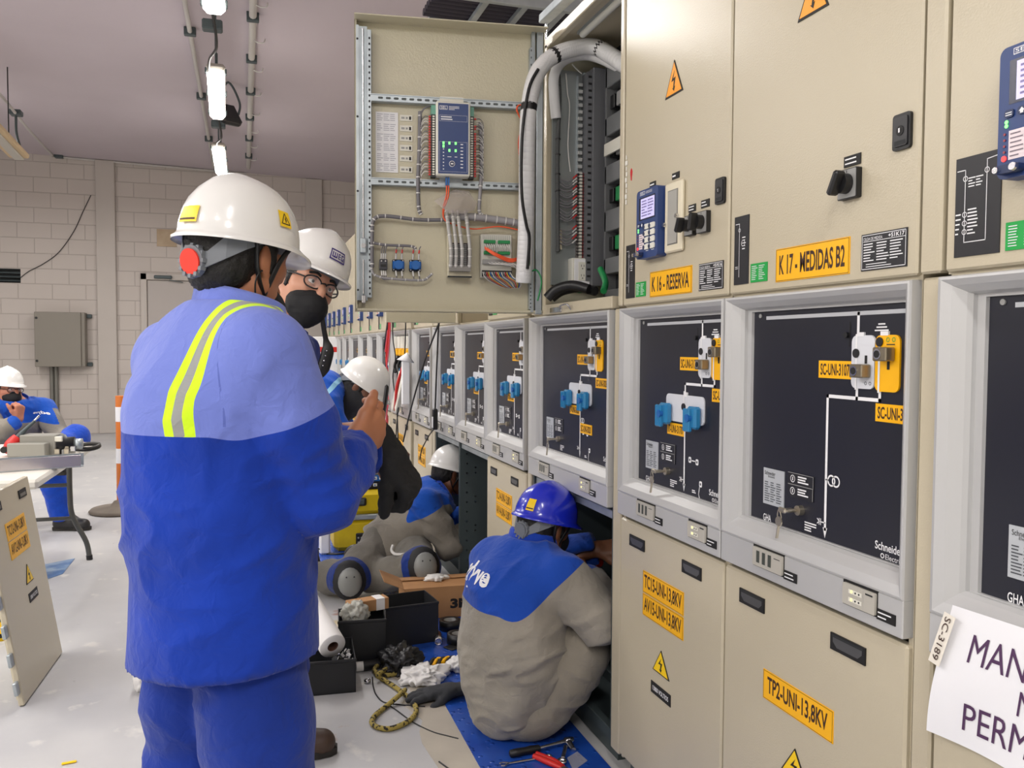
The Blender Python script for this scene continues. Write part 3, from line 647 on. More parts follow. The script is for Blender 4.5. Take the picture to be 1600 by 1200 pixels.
k15 = cabinet(3.292, .80, 'open switchgear cabinet with its wired upper door swung out over the aisle', 'open', 'feeder', 'open', ('SC-UNI-3027', 'SC-UNI-3028', 'IT-UNI-3020'), du=.131)
k14 = cabinet(3.95, .60, 'closed switchgear cabinet directly behind the blue helmet man', 'relay', 'feeder', 'closed', ('SC-UNI-3037', 'SC-UNI-3038', 'IT-UNI-3030'), du=.012, lowtags=('TC14-UNI-13,8KV', 'AV14-UNI-13,8KV'))
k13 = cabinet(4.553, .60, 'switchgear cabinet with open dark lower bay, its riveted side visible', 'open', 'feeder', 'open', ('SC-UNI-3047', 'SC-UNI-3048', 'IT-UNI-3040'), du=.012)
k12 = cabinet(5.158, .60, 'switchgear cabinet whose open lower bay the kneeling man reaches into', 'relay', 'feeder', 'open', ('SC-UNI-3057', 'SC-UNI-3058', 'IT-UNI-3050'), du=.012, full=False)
k11 = cabinet(5.83, .605, 'closed switchgear cabinet crossed by two hanging black cables', 'relay', 'feeder', 'closed', ('SC-UNI-3067', 'SC-UNI-3068', 'IT-UNI-3060'), du=.012, lowtags=('TC11-UNI-13,8KV', 'AV11-UNI-13,8KV'), full=False)
k10 = cabinet(6.74, .80, 'switchgear cabinet with its mimic panel removed, bare mechanism showing', 'relay', 'bare', 'closed', lowtags=('TC10-UNI-13,8KV', 'AV10-UNI-13,8KV'), full=False)
far_lab = ['first', 'second', 'third', 'fourth', 'fifth', 'sixth', 'seventh', 'eighth', 'ninth']
yy = 6.81
for i, yf in enumerate((7.462, 8.065, 8.733, 9.54, 10.2, 10.8, 11.4, 12.0, 12.6)):
    cabinet(yf, min(yf-yy-.004, .8), '%s distant cabinet beyond the bare mechanism, counting away along the row' % far_lab[i], 'relay', 'feeder', 'closed', ('SC-UNI-30%d7' % i, 'SC-UNI-30%d8' % i, 'IT-UNI-30%d0' % i), du=.012 if yf-yy < .75 else .1, lowtags=('TC%d-UNI-13,8KV' % (9-i), 'AV%d-UNI-13,8KV' % (9-i)), full=False, lowwarn=False); yy = yf
filler(1.151, 1.201); filler(2.419, 2.486); filler(3.296, 3.346, False); filler(5.162, 5.222); filler(6.744, 6.808)
# ---------------------------------------------------------------- the opened upper compartment of the near cabinet
W2L = (Matrix.Translation((CX, 3.292, 0)) @ Matrix.Rotation(-PI/2, 4, 'Z')).inverted()
HX = V(1.10, 3.10, 0); FX = V(.395, 3.19, 0); DW = (HX-FX).length
ex = (HX-FX).normalized(); ey = V(-ex.y, ex.x, 0)
DM = W2L @ Matrix(((ex.x, ey.x, 0, FX.x), (ex.y, ey.y, 0, FX.y), (0, 0, 1, 0), (0, 0, 0, 1)))
U = lambda px: (px-554)*.00241
Z = lambda py: 1.36+(541-py)*.00241
def DB(): b = MB(); b.M = DM; return b
b = DB(); z0, z1 = 1.49, 2.555
b.box((0, 0, z0), (DW, .003, z1), beige_in)
b.box((0, -.028, z0), (.004, 0, z1), beige_in); b.box((DW-.004, -.028, z0), (DW, 0, z1), beige_in)
b.box((0, -.08, z1-.004), (DW, 0, z1), beige_in); b.box((0, -.028, z0), (DW, 0, z0+.004), beige_in)
b.box((0, -.028, z0), (DW, -.026, z0+.012), beige_in); b.box((0, -.028, z0), (.008, -.026, z1), beige_in)
dr = b.obj('open_door', k15)
b = DB(); za, zb_ = Z(470), Z(55)
b.box((.006, -.03, za), (.016, -.004, zb_), galv); b.box((.016, -.018, za), (.046, -.004, zb_), galv); b.box((.046, -.034, za+.01), (.062, -.004, zb_-.015), galv, .002)
n = 46
for k in range(n):
    z = za+.02+(zb_-za-.05)*k/n; b.rect(.051, z, .057, z+.008, -.0345, blackp)
for zz in (-.012, .35, .62, .9): b.disc(.011, za+.05+zz, .004, -.032, -.03, dark, 8)
b.obj('stiffener_channel', dr)
b = DB(); b.box((.66, -.03, Z(485)), (.672, -.004, Z(45)), galv); b.box((.68, -.03, Z(488)), (DW-.006, -.004, Z(42)), galv, .002); b.box((.655, -.034, Z(480)), (.664, -.004, Z(430)), galv); b.box((.652, -.036, Z(160)), (.662, -.004, Z(72)), galv)
for k in range(7): b.rect(.655, Z(78+11*k), .658, Z(75+11*k), -.0365, blackp)
for k in range(8): b.rect(.658, Z(436+6*k), .662, Z(434+6*k), -.0345, blackp)
b.obj('stiffener_channel', dr)
b = DB(); b.cyl((.031, -.03, Z(460)), (.031, -.03, Z(408)), .0035, steel, 8); b.cyl((.031, -.03, Z(390)), (.031, -.03, Z(60)), .0035, steel, 8); b.box((.02, -.04, Z(398)), (.042, -.018, Z(375)), galv, .003); b.cyl((.031, -.042, Z(387)), (.031, -.018, Z(387)), .009, steel, 12)
b.box((.025, -.035, Z(474)), (.04, -.02, Z(462)), steel, .002); b.obj('locking_rod', dr)
for ya, yb2, x1 in ((157, 168, 818), (283, 294, 822)):
    b = DB(); b.box((.058, -.034, Z(yb2)), (U(x1), -.004, Z(ya)), galv, .002); b.box((.058, -.037, Z(ya)-.003), (U(x1), -.03, Z(ya)), galv)
    for k in range(20): x = .085+k*.0285; b.rrect(x, Z((ya+yb2)/2)-.004, x+.018, Z((ya+yb2)/2)+.004, .0035, -.0345, -.034, mat('slot_shadow', (84, 90, 90), .6)) if x < U(x1)-.02 else None
    b.obj('slotted_rail', dr)
b = DB(); b.box((U(586), -.003, Z(272)), (U(620), 0, Z(180)), white)
for k in range(6):
    b.lines(U(588), Z(194+15.2*k), U(618), Z(182+15.2*k), 4, -.0034, mat('print_faint', (176, 176, 186), .6), k, .35, 3)
b.obj('wiring_list', dr)
for y in (183, 199, 214, 229, 245, 262):
    b = DB(); b.box((U(623), -.003, Z(y+9)), (U(642), 0, Z(y)), offwhite); b.rect(U(637), Z(y+7), U(640), Z(y+2), -.0034, blackp); b.rect(U(625), Z(y+6), U(630), Z(y+3), -.0034, greyp); b.rect(U(632), Z(y+6), U(635), Z(y+3), -.0034, greyp); b.obj('marker_label', dr)
# relay module on the door
b = DB(); b.rrect(U(683), Z(166), U(720), Z(155), .006, -.012, -.036, offwhite) ; b.rrect(U(683), Z(292), U(718), Z(278), .006, -.036, -.012, galv)
b.box((U(676), -.085, Z(280)), (U(728), -.03, Z(168)), offwhite, .004)
b.rect(U(679), Z(277), U(725), Z(171), -.0856, navy)
y = -.0862; b.rect(U(681), Z(181), U(693), Z(175), y, white); b.rect(U(681.7), Z(180.4), U(692.3), Z(175.6), y-.0003, navy); b.text('SEL', U(683), Z(180), U(691.4), Z(176), y-.0006, white, .01); b.lines(U(695), Z(181.5), U(712), Z(175), 3, y, white, 2, .4)
b.stroke([(U(681), Z(198)), (U(723), Z(198)), (U(723), Z(189)), (U(681), Z(189)), (U(681), Z(198))], .0006, y, white); b.lines(U(683), Z(197), U(704), Z(190), 2, y, white, 5, .5)
b.stroke([(U(681), Z(274)), (U(723), Z(274)), (U(723), Z(229)), (U(681), Z(229)), (U(681), Z(274))], .0006, y, white)
for (px, py) in ((687, 231), (687, 236), (696, 231), (705.5, 231), (696, 242), (705.5, 242)): b.rrect(U(px-1.4), Z(py+2), U(px+1.4), Z(py-2), .001, y-.001, y, ledg)
for k in range(8): b.rect(U(713), Z(233+5*k), U(717), Z(231.5+5*k), y, white)
for k in range(7): b.rect(U(686), Z(241+5*k), U(688), Z(239.5+5*k), y, white)
b.rect(U(693), Z(252), U(699), Z(251), y, white); b.rect(U(704), Z(252), U(708), Z(251), y, white); b.disc(U(700), Z(262), .011, y-.001, y, white, 16); b.disc(U(700), Z(262), .009, y-.002, y-.001, navyd, 16); b.rect(U(698), Z(263), U(702), Z(261), y-.0024, white)
b.obj('protection_module', dr)
tg = mat('terminal_green', (104, 160, 140), .45)
for side in (0, 1):
    b = DB(); xa, xb2 = ((669, 676), (728, 735))[side]
    b.box((U(xa), -.06, Z(186)), (U(xb2), -.03, Z(172)), tg); b.box((U(xa), -.06, Z(281)), (U(xb2), -.03, Z(186)), black)
    for k in range(24): b.box((U(xa+2), -.063, Z(190.5+3.8*k)), (U(xb2-1.6), -.06, Z(188.3+3.8*k)), offwhite)
    xr = U(xa-3.5) if side == 0 else U(xb2+.5)
    for k in range(24):
        if k in (1, 2, 5) and side: continue
        b.box((xr, -.058, Z(190.5+3.8*k)), (xr+.0075, -.05, Z(188.3+3.8*k)), redw)
    b.obj('terminal_strip', dr)
    b = DB(); rnd = random.Random(side)
    for k in range(24):
        if k % 6 == 5: continue
        z = Z(189.4+3.8*k); x0 = U(664.5) if side == 0 else U(739); x1 = U(655) if side == 0 else U(750)
        b.tube([(x0, -.054, z), ((x0+x1)/2, -.05, z+.002), (x1, -.04, z-.008-.004*rnd.random()), (x1-(.002 if side == 0 else -.002), -.04, z-.03)], .0018, wirew if k % 3 else wire, 4, seg=3)
    if side == 0: b.tube([(U(672), -.05, Z(172)), (U(662), -.06, Z(176)), (U(655), -.05, Z(183)), (U(653), -.04, Z(200))], .003, wire, 5)
    b.obj('wire', dr)
def bundle(pts, r, m=wire, ties=8, name='wire_bundle', B=DB, par=None, wt=wirew):
    b = B(); b.tube(pts, r, m, 8); P, _ = catmull([Vector(p) for p in pts], [1]*len(pts), 6); L = len(P)
    for k in range(ties):
        i = min(L-2, max(1, int((k+.5)*L/ties))); d = (P[i+1]-P[i-1]).normalized(); b.cyl(P[i]-d*.002, P[i]+d*.002, r*1.15, wt, 8)
    return b.obj(name, par or dr)
d3 = lambda px, py, y=-.035: (U(px), y, Z(py))
bundle([d3(653, 180), d3(652, 240), d3(650, 280), d3(651, 325), d3(655, 337)], .0075, ties=9)
bundle([d3(746, 192), d3(748, 240), d3(747, 290), d3(745, 328), d3(750, 335)], .007, mat('pale_bundle', (150, 148, 150), .5), ties=9)
bundle([d3(580, 420), d3(580, 370), d3(583, 347), d3(600, 341), d3(650, 345), d3(690, 344)], .007, ties=11)
bundle([d3(690, 342), d3(730, 338), d3(780, 342), d3(812, 346)], .014, mat('pale_bundle', (150, 148, 150), .5), ties=9)
bundle([d3(580, 395), d3(580, 425), d3(592, 434), d3(620, 437), d3(650, 438), d3(662, 436), d3(672, 427)], .0045, mat('pale_bundle', (150, 148, 150), .5), ties=10)
bundle([d3(580, 382), d3(600, 385), d3(640, 386), d3(647, 392)], .005, ties=7)
for k, (xa, xb2) in enumerate(((694, 699), (703, 707), (711, 716), (724, 728))):
    bundle([d3(xa, 330), d3(xa+1, 350, -.06), d3(xb2, 390, -.08), d3(xb2, 418, -.07)], .007, mat('clear_sleeve', (178, 176, 172), .35), ties=7)
b = DB(); b.box((U(695), -.05, Z(432)), (U(733), -.004, Z(366)), beige_in, .003); b.box((U(698), -.058, Z(424)), (U(729), -.05, Z(380)), mat('terminal_brown', (70, 58, 58), .5))
for k in range(14):
    for c in range(3): b.box((U(702+9*c), -.062, Z(384+2.8*k)), (U(706+9*c), -.058, Z(382.4+2.8*k)), greyp)
b.box((U(697), -.075, Z(424)), (U(730), -.05, Z(416)), mat('clear_cover', (190, 186, 180), .2, trans=.5)); b.rect(U(695), Z(433), U(733), Z(430.5), -.0505, dark); b.obj('terminal_block', dr)
b = DB(); b.box((U(747), -.04, Z(432)), (U(797), -.004, Z(364)), mat('board_plate', (206, 204, 194), .4, .2), .003)
for r in range(3):
    for c in range(15): b.disc(U(751+3*c), Z(367+2.4*r), .0022, -.0405, -.04, greyp, 6)
for (xa, ya, xb2, yb2) in ((752, 374, 770, 379), (774, 374, 793, 379), (752, 391, 770, 396), (774, 391, 793, 396)): b.box((U(xa), -.055, Z(yb2)), (U(xb2), -.04, Z(ya)), greenw, .001)
b.box((U(750), -.055, Z(411)), (U(795), -.04, Z(404)), greyp); b.box((U(749), -.055, Z(430)), (U(796), -.04, Z(421)), black)
for k in range(11): b.box((U(751+4*k), -.057, Z(427)), (U(753+4*k), -.055, Z(423.5)), greyp)
b.obj('connector_board', dr)
b = DB(); rnd = random.Random(4)
for k in range(12): b.tube([d3(753+3.4*k, 380, -.055), d3(754+3.4*k, 385, -.07), d3(756+3.6*k, 391, -.055)], .0018, wirew, 4, seg=3)
for k in range(16):
    m = (wirew, wire, redw, mat('yellow_wire', (220, 190, 60), .5), bluek)[k % 5]
    b.tube([d3(750+2.9*k, 424, -.056), d3(752+3*k, 432, -.07), d3(762+3.2*k, 439, -.06), d3(785+1.6*k, 447, -.045), d3(808, 447-.6*k, -.04)], .0018, m, 4, seg=3)
for k in range(7): b.tube([d3(758+5*k, 408, -.05), d3(765+6*k, 412, -.07), d3(805, 410+2*k, -.05)], .0018, wirew, 4, seg=3)
b.obj('wire', dr)
b = DB()
for k in range(4): b.tube([d3(753, 385+k, -.06), d3(766, 395+k*1.2, -.085), d3(790, 403+k*1.5, -.07), d3(806, 400+k, -.05), d3(813, 392, -.04), d3(812, 345, -.04), d3(811+k, 270, -.04)], .003, orangew, 5)
b.obj('orange_patch_cords', dr)
b = DB()
for k in range(2): b.tube([d3(693+3*k, 291, -.06), d3(692+3*k, 310, -.07), d3(688+2*k, 325, -.06), d3(689, 342, -.05), d3(700, 350, -.05), d3(735, 357, -.04), d3(775, 352, -.04), d3(806, 356, -.04)], .0028, orangew, 5); b.box((U(691+3.6*k), -.066, Z(293)), (U(693.5+3.6*k), -.056, Z(281)), bluek)
for k in range(2): b.tube([d3(812, 270, -.04), d3(808+2*k, 220, -.02), d3(812, 190, -.03), d3(803+k, 170, -.04), d3(808, 162, -.04), d3(815, 166, -.04)], .0026, orangew, 5)
b.obj('fibre_cord', dr)
bagm = mat('clear_bag', (214, 206, 202), .15, trans=.6, alpha=.55, bump=(26, .8, .01))
b = DB(); ring = []
vs = [d3(*p) for p in ((706, 297, -.04), (728, 299, -.045), (741, 318, -.05), (735, 330, -.06), (718, 336, -.075), (695, 336, -.075), (680, 322, -.06), (674, 316, -.045), (690, 306, -.05))]
c0 = d3(708, 317, -.095); b.add(vs+[c0], [(i, (i+1) % 9, 9) for i in range(9)], bagm, True); b.add(vs, [tuple(range(9))[::-1]], bagm); b.obj('plastic_bag', dr)
for i, (px, py) in enumerate(((597, 415), (620, 415), (646, 415))):
    b = DB(); h = 9 if i else 6
    if i:
        b.box((U(px-9), -.02, Z(py+9)), (U(px+9), -.004, Z(py-9)), mat('block_navy', (24, 32, 50), .5), .002); b.cyl(d3(px, py, -.02), d3(px, py, -.05), .0165, bluek, 18); b.box((U(px-9), -.036, Z(py+6)), (U(px+9), -.02, Z(py-6)), bluek, .003)
        for sx in (-7, 7):
            for sz in (-7, 7): b.disc(U(px+sx), Z(py+sz), .0025, -.022, -.02, steel, 8)
    else:
        b.box((U(px-6), -.045, Z(py+8)), (U(px+6), -.004, Z(py-8)), mat('block_dark', (56, 56, 62), .5), .002); b.rect(U(px-4), Z(py+4), U(px+4), Z(py), -.0455, blackp)
        for sx in (-3, 3): b.disc(U(px+sx), Z(py-5), .003, -.047, -.045, steel, 8)
    b.obj('auxiliary_relay', dr)
    b = DB()
    for sx in ((-4, 5) if i else (-3, 0, 3)):
        b.tube([d3(px+sx, py-9, -.03), d3(px+sx, py-17, -.04), d3(px+sx+.5, py-24, -.04), d3(px+sx+3, py-29, -.035)], .0022, wire, 5); b.cyl(d3(px+sx, py-9, -.032), d3(px+sx+.3, py-17, -.04), .0034, wirew, 6); 
        if i: b.cyl(d3(px+sx+.2, py-18, -.04), d3(px+sx+.6, py-23, -.04), .0032, redw, 6)
        b.cyl(d3(px+sx, py+9, -.03), d3(px+sx+1, py+17, -.036), .0032, wirew, 6); b.tube([d3(px+sx+1, py+17, -.036), d3(px+sx+2, py+22, -.035), d3(px+sx+6, py+23, -.035)], .0022, wire, 5)
    b.obj('wire', dr)
# white spiral hose from door into the cabinet
def WB(): b = MB(); b.M = W2L; return b
hosem = mat('white_spiral', (222, 222, 222), .4)
def H(px, py, Y): return atY(px, py, Y)
hp = [H(818, 440, 3.04), H(821, 380, 3.02), H(823, 300, 3.0), H(824, 210, 2.98), H(829, 150, 2.98), H(842, 110, 2.99), H(868, 86, 3.0), H(905, 74, 3.0), H(930, 74, 2.98), H(950, 84, 2.93), H(985, 108, 2.82)]
P, _ = catmull(hp, [1]*len(hp), 10); L = len(P)
b = WB(); rad = [.029+(.0016 if i % 2 else -.0016) for i in range(L)]
tt = [i/(L-1) for i in range(L)]
b.tube(P, [.0285]*L, hosem, 14, spline=False)
for i in range(1, L-1):
    d = (P[i+1]-P[i-1]).normalized(); m = black if i in (36, 37, 59, 60, 84, 85) else hosem
    b.lathe([(.0287, -.012), (.0304, -.008), (.0304, .008), (.0287, .012)], m, P[i], d, 14, True, False)
    b.lathe([(.0287, -.0015), (.0292, -.001), (.0292, .001), (.0287, .0015)], mat('spiral_gap', (120, 120, 122), .6), (P[i]+P[i+1])/2, d, 14, True, False)
b.obj('spiral_wrap_hose', k15)
b = WB(); h2 = [H(869, 185, 3.09), H(866, 150, 3.08), H(866, 118, 3.07), H(880, 95, 3.07), H(910, 86, 3.05), H(940, 92, 2.98), H(985, 115, 2.86)]; b.tube(h2, .02, hosem, 12); b.obj('spiral_wrap_hose', k15)
b = WB(); b.tube([H(841, 108, 2.955), H(826, 140, 2.95), H(816, 210, 2.95), H(815, 300, 2.96), H(822, 350, 2.97), H(827, 372, 2.98), H(824, 420, 3.0)], .006, black, 7); b.obj('black_cable', k15)
b = WB()
for k in range(10): b.tube([H(818+k*.8, 380, 3.0), H(820+k*.9, 340, 3.02), H(823+k*.5, 400, 3.0), H(822+k*.4, 420, 3.02), H(812, 402, 3.06)], .003, (greenw, wire, black, wirew)[k % 4], 5, seg=4)
b.obj('wire_bundle', k15)
# compartment shell (side wall faces the camera at y = 3.13)
SY = 3.13
inn2 = mat('compartment_inside', (176, 172, 152), .4, bump=(120, .2))
b = WB(); b.box((1.14, SY, 1.5), (1.44, SY+.02, 2.55), inn2); b.box((1.43, 2.49, 1.5), (1.445, SY, 2.55), inn2)
b.box((1.125, SY+.015, 1.492), (1.9, 3.29, 2.556), beige); b.obj('compartment_wall', k15)
b = WB(); b.box((1.125, 2.488, 2.53), (1.9, SY+.02, 2.556), beige); b.box((1.122, 2.488, 2.515), (1.15, SY+.02, 2.556), beige, .003); b.obj('compartment_roof', k15)
b = WB(); b.box((1.12, 2.488, 1.486), (1.15, SY+.02, 1.526), beige, .003); b.box((1.13, 2.49, 1.49), (1.44, SY, 1.5), beige); b.box((1.115, 2.93, 1.492), (1.122, 3.05, 1.512), steel, .002); b.tube([(1.112, 2.93, 1.505), (1.10, 2.9, 1.512), (1.10, 2.83, 1.515), (1.115, 2.83, 1.497)], .003, steel, 6); b.obj('compartment_sill', k15)
b = WB(); b.box((1.122, SY-.012, 1.5), (1.15, SY+.02, 2.53), beige, .003); b.box((1.15, SY-.008, 1.56), (1.166, SY, 2.38), mat('gasket_grey', (92, 96, 92), .5)); b.box((1.166, SY-.012, 1.6), (1.174, SY, 2.4), beige)
for z in (1.58, 1.75, 1.95, 2.1, 2.3): b.cyl((1.158, SY-.008, z), (1.158, SY-.014, z), .004, steel, 8)
b.box((1.168, SY-.04, 1.74), (1.178, SY, 1.82), beige); b.obj('door_post', k15)
sx = lambda px: H(px, 300, SY-.02).x
sz = lambda py, px=890: H(px, py, SY-.02).z
b = WB(); b.box((sx(861), SY-.03, sz(446)), (sx(925), SY-.02, sz(112)), mat('mount_plate', (150, 156, 156), .35, .5)); b.box((sx(908), SY-.045, sz(410)), (sx(911), SY-.03, sz(114)), galv); b.box((sx(898), SY-.04, sz(400)), (sx(900), SY-.03, sz(120)), galv)
for py in (145, 200, 240, 285): b.cyl((sx(900), SY-.04, sz(py)), (sx(900), SY-.046, sz(py)), .005, steel, 8)
b.obj('mounting_plate', k15)
sd = lambda px: H(px, 300, SY-.10).x
b = WB(); b.box((sd(926), SY-.10, sz(448)), (sd(945), SY-.02, sz(112)), ductg, .002); b.box((sd(919), SY-.085, sz(440)), (sd(927), SY-.02, sz(118)), ductg)
for k in range(30):
    z = sz(124+10.6*k); b.box((sd(920.5), SY-.0865, z-.008), (sd(925.5), SY-.084, z), black)
for k in range(17):
    z = sz(132+10.6*k); b.box((sd(911), SY-.05, z-.012), (sd(917), SY-.03, z), mat('duct_pale', (168, 170, 168), .5))
b.obj('wiring_duct', k15)
b = WB(); b.box((sx(898), SY-.05, sz(412)), (sx(912), SY-.03, sz(272)), mat('terminal_strip_grey', (120, 112, 108), .5)); b.box((sx(900), SY-.058, sz(412)), (sx(904), SY-.05, sz(272)), offwhite); b.box((sx(905), SY-.057, sz(412)), (sx(908), SY-.05, sz(272)), mat('terminal_red', (120, 40, 40), .5))
for k in range(26): b.box((sx(896), SY-.062, sz(275+5.2*k)), (sx(912), SY-.05, sz(274+5.2*k)), dark)
b.obj('terminal_strip', k15)
b = WB(); rnd = random.Random(9)
for k in range(22):
    py = 276+5.2*k+rnd.uniform(-1, 1)
    if 12 < k < 15 or k > 19: continue
    p0 = (sx(896), SY-.055, sz(py)); b.tube([p0, (sx(890), SY-.06, sz(py+6)), (sx(882), SY-.055, sz(py+9+rnd.uniform(0, 5))), (sx(872), SY-.045, sz(py+6)), (sx(868), SY-.035, sz(py-4))], .0022, wire, 5, seg=4)
    b.tube([p0, (sx(892.5), SY-.058, sz(py+3.2)), (sx(889), SY-.06, sz(py+6.6))], .0032, (redw, wirew, wirew)[k % 3], 5, seg=3)
for k in range(26):
    py = 275+5.2*k; b.tube([(sx(912), SY-.05, sz(py)), (sx(916), SY-.07, sz(py+rnd.uniform(-3, 5))), (sx(921), SY-.075, sz(py+rnd.uniform(-2, 6)))], .0032, wirew if k % 4 else redw, 5, seg=3)
b.obj('wire', k15)
b = WB(); b.tube([(sx(868), SY-.04, sz(115)), (sx(870), SY-.042, sz(160)), (sx(868), SY-.04, sz(240)), (sx(869), SY-.04, sz(330)), (sx(870), SY-.04, sz(395))], .008, mat('bundle_dark', (70, 72, 72), .5), 8)
for py in (138, 152, 168, 184, 220, 244, 274, 300): b.cyl((sx(868.5), SY-.04, sz(py)), (sx(868.5), SY-.04, sz(py+2)), .0105, black, 8)
b.tube([(sx(880), SY-.04, sz(118)), (sx(882), SY-.045, sz(150)), (sx(886), SY-.04, sz(170)), (sx(884), SY-.04, sz(230)), (sx(888), SY-.04, sz(270))], .0025, wirew, 5); b.tube([(sx(888), SY-.05, sz(104)), (sx(896), SY-.05, sz(112)), (sx(903), SY-.05, sz(117))], .003, wirew, 5)
b.obj('wire_bundle', k15)
b = WB(); x0, x1, za, zb_ = sx(887), sx(914), sz(447), sz(405)
b.box((x0, SY-.075, za), (x1, SY-.02, zb_), offwhite, .003); b.box((x0+.008, SY-.079, za+.004), (x1, SY-.074, zb_-.004), white, .002); cx = (x0+x1)/2+.004
b.box((cx-.017, SY-.081, za+.018), (cx+.017, SY-.078, zb_-.016), offwhite, .001)
for cz in (za+.034, zb_-.034):
    for q in (-.006, .005): b.rect(cx+q, cz, cx+q+.002, cz+.008, SY-.0815, dark)
    b.disc(cx, cz-.007, .0024, SY-.0818, SY-.0815, dark, 8)
b.obj('power_outlet', k15)
b = WB()   # equipment on the compartment's rear wall
eqm = mat('equipment_grey', (120, 122, 124), .45, .2)
b.box((1.36, 2.60, 1.52), (1.43, 3.0, 2.5), dark)
for (za, zb_) in ((2.34, 2.42), (2.16, 2.23), (1.98, 2.05), (1.80, 1.88), (1.64, 1.70), (1.52, 1.58)):
    b.box((1.315, 2.55, za), (1.36, 3.0, zb_), eqm, .003)
b.box((1.315, 2.985, 1.52), (1.40, 3.0, 2.45), eqm)
for za in (2.25, 2.07, 1.90, 1.72):
    for k in range(5): b.box((1.325, 2.72+k*.055, za+.008), (1.36, 2.755+k*.055, za+.06), (black, greyp, black, greenw if za < 2 else greyp, black)[k], .002)
b.box((1.308, 2.80, 2.085), (1.316, 2.99, 2.13), offwhite)
b.obj('equipment_rack', k15)
b = WB(); b.tube([H(855, 466, 3.02), H(870, 452, 3.0), H(895, 446, 2.95), H(920, 452, 2.9)], .019, black, 9); b.tube([H(862, 466, 3.04), H(878, 455, 3.02), H(905, 450, 2.98), H(930, 455, 2.9)], .018, black, 9); b.tube([H(840, 470, 3.0), H(846, 440, 3.0), H(838, 422, 3.02), H(824, 428, 3.04)], .0032, greenw, 6); b.tube([H(887, 449, 3.04), H(905, 456, 3.0), H(928, 452, 2.98)], .005, greenw, 6); b.tube([H(938, 420, 2.9), H(946, 440, 2.85), H(943, 455, 2.8)], .012, greenw, 8); b.obj('floor_cables', k15)
b = WB(); b.cyl((1.2, 2.6, 2.515), (1.2, 2.95, 2.515), .013, mat('tube_off', (214, 214, 206), .3), 10); b.box((1.185, 2.58, 2.52), (1.215, 2.97, 2.53), galv); b.obj('tube_light_fitting', k15)
# rub marks on the neighbouring door edge
b = MB(); rnd = random.Random(3)
b.M = None
q = [(.052+.006*math.cos(a)*(1+.3*math.sin(3*a)), 1.886+.019*math.sin(a)) for a in [2*PI*i/14 for i in range(14)]]
b.prism(q, -.0012, 0, mat('red_sticker_rest', (196, 30, 40), .5)); b.obj('red_sticker', [c for c in k16.children if c.name.startswith('upper_door')][0])
b = MB()
for k in range(9): b.box((.016-.004*math.sin(k*2), -.004, 1.80+.017*k), (.024+.003*math.sin(k*3), 0, 1.815+.017*k), mat('torn_tape', (224, 222, 214), .6), .002)
b.obj('torn_tape', [c for c in k16.children if c.name.startswith('upper_door')][0])
# second open door farther down the row
b = MB(); b.M = (Matrix.Translation((CX, 4.553, 0)) @ Matrix.Rotation(-PI/2, 4, 'Z')).inverted()
b.box((.72, 4.50, 1.49), (1.10, 4.525, 2.555), beige_in, .003); b.obj('open_door', k13)
# lower bay of the open cabinet: rail, riveted sides
for kk, nm in ((k15, .80), (k13, .60), (k12, .60)):
    b = MB(); b.box((.014, .02, .80), (nm-.014, .05, .828), galv, .002); b.obj('bay_rail', kk)
    MB().box((.014, .02, .06), (nm-.014, .05, .1), dgrey, .002).obj('bay_sill', kk)
    b = MB()
    for k in range(13):
        b.cyl((.013, .05, .12+k*.054), (.0165, .05, .12+k*.054), .0055, steel, 8)
        b.cyl((nm-.013, .03, .12+k*.054), (nm-.0165, .03, .12+k*.054), .0055, steel, 8)
        if k % 3 == 1:
            for z in (0, .03): b.cyl((.013, .10, .12+k*.054+z), (.0165, .10, .12+k*.054+z), .0055, steel, 8)
    b.obj('rivets', kk)
b = MB(); rnd = random.Random(6)
for k in range(3): b.tube([(.15+k*.2, .35, .1), (.16+k*.2, .4, .4), (.2+k*.2, .45, .62), (.22+k*.2, .6, .8)], .022, black, 10)
for k in range(3): b.lathe([(.03, 0), (.045, .03), (.045, .12), (.03, .16)], mat('bushing_red', (110, 40, 34), .4), (.22+k*.2, .45, .62), n=14)
b.obj('power_cable', k15)
b = MB(); b.box((.10, .2, .07), (.74, .23, .12), dgrey, .004); b.box((.10, .32, .07), (.74, .35, .12), galv, .004); b.cyl((.62, .12, .1), (.62, .12, .13), .012, greenw, 10); b.cyl((.66, .18, .1), (.66, .18, .12), .012, brass, 8); b.obj('cable_clamp_rail', k15)
nrm_ = lambda v: v.normalized()
# paper notice on the near cabinet
pm = mat('notice_paper', (236, 236, 240), .6, bump=(7, .25, .01), sheen=0)
t = thing('paper_notice', 'white paper notice with capital lettering taped across the lower band of the right cabinet', 'paper notice', (CX, 1.148, 0), -PI/2)
_tl, _bl, _tr = atX(1490, 945, 1.105), atX(1453, 1140, 1.105), atX(1600, 981, 1.105)
_dr = nrm_(_tr-_tl)*.297; _dd = _bl-_tl
def PP(s_, r, off=0.0):     # s across, r down
    p = _tl+_dr*s_+_dd*r; return V(1.148-p.y, -.022-.010*math.sin(s_*5+r*3)*r-.004*r-off-.004*math.sin(r*PI), p.z)
b = MB(); n = 16; vs = [PP(i/n, j/n) for j in range(n+1) for i in range(n+1)]
b.add(vs, [(j*(n+1)+i, (j+1)*(n+1)+i, (j+1)*(n+1)+i+1, j*(n+1)+i+1) for j in range(n) for i in range(n)], pm, True); b.obj('sheet', t)
def ptext(txt, s0, r0, s1, r1):
    b = MB(); v, f, a = text_mesh(txt, 0.0); b.add([PP(s0+(s1-s0)*p[0], r1+(r0-r1)*p[1], .0012) for p in v], f, mat('notice_ink', (78, 48, 84), .6)); return b
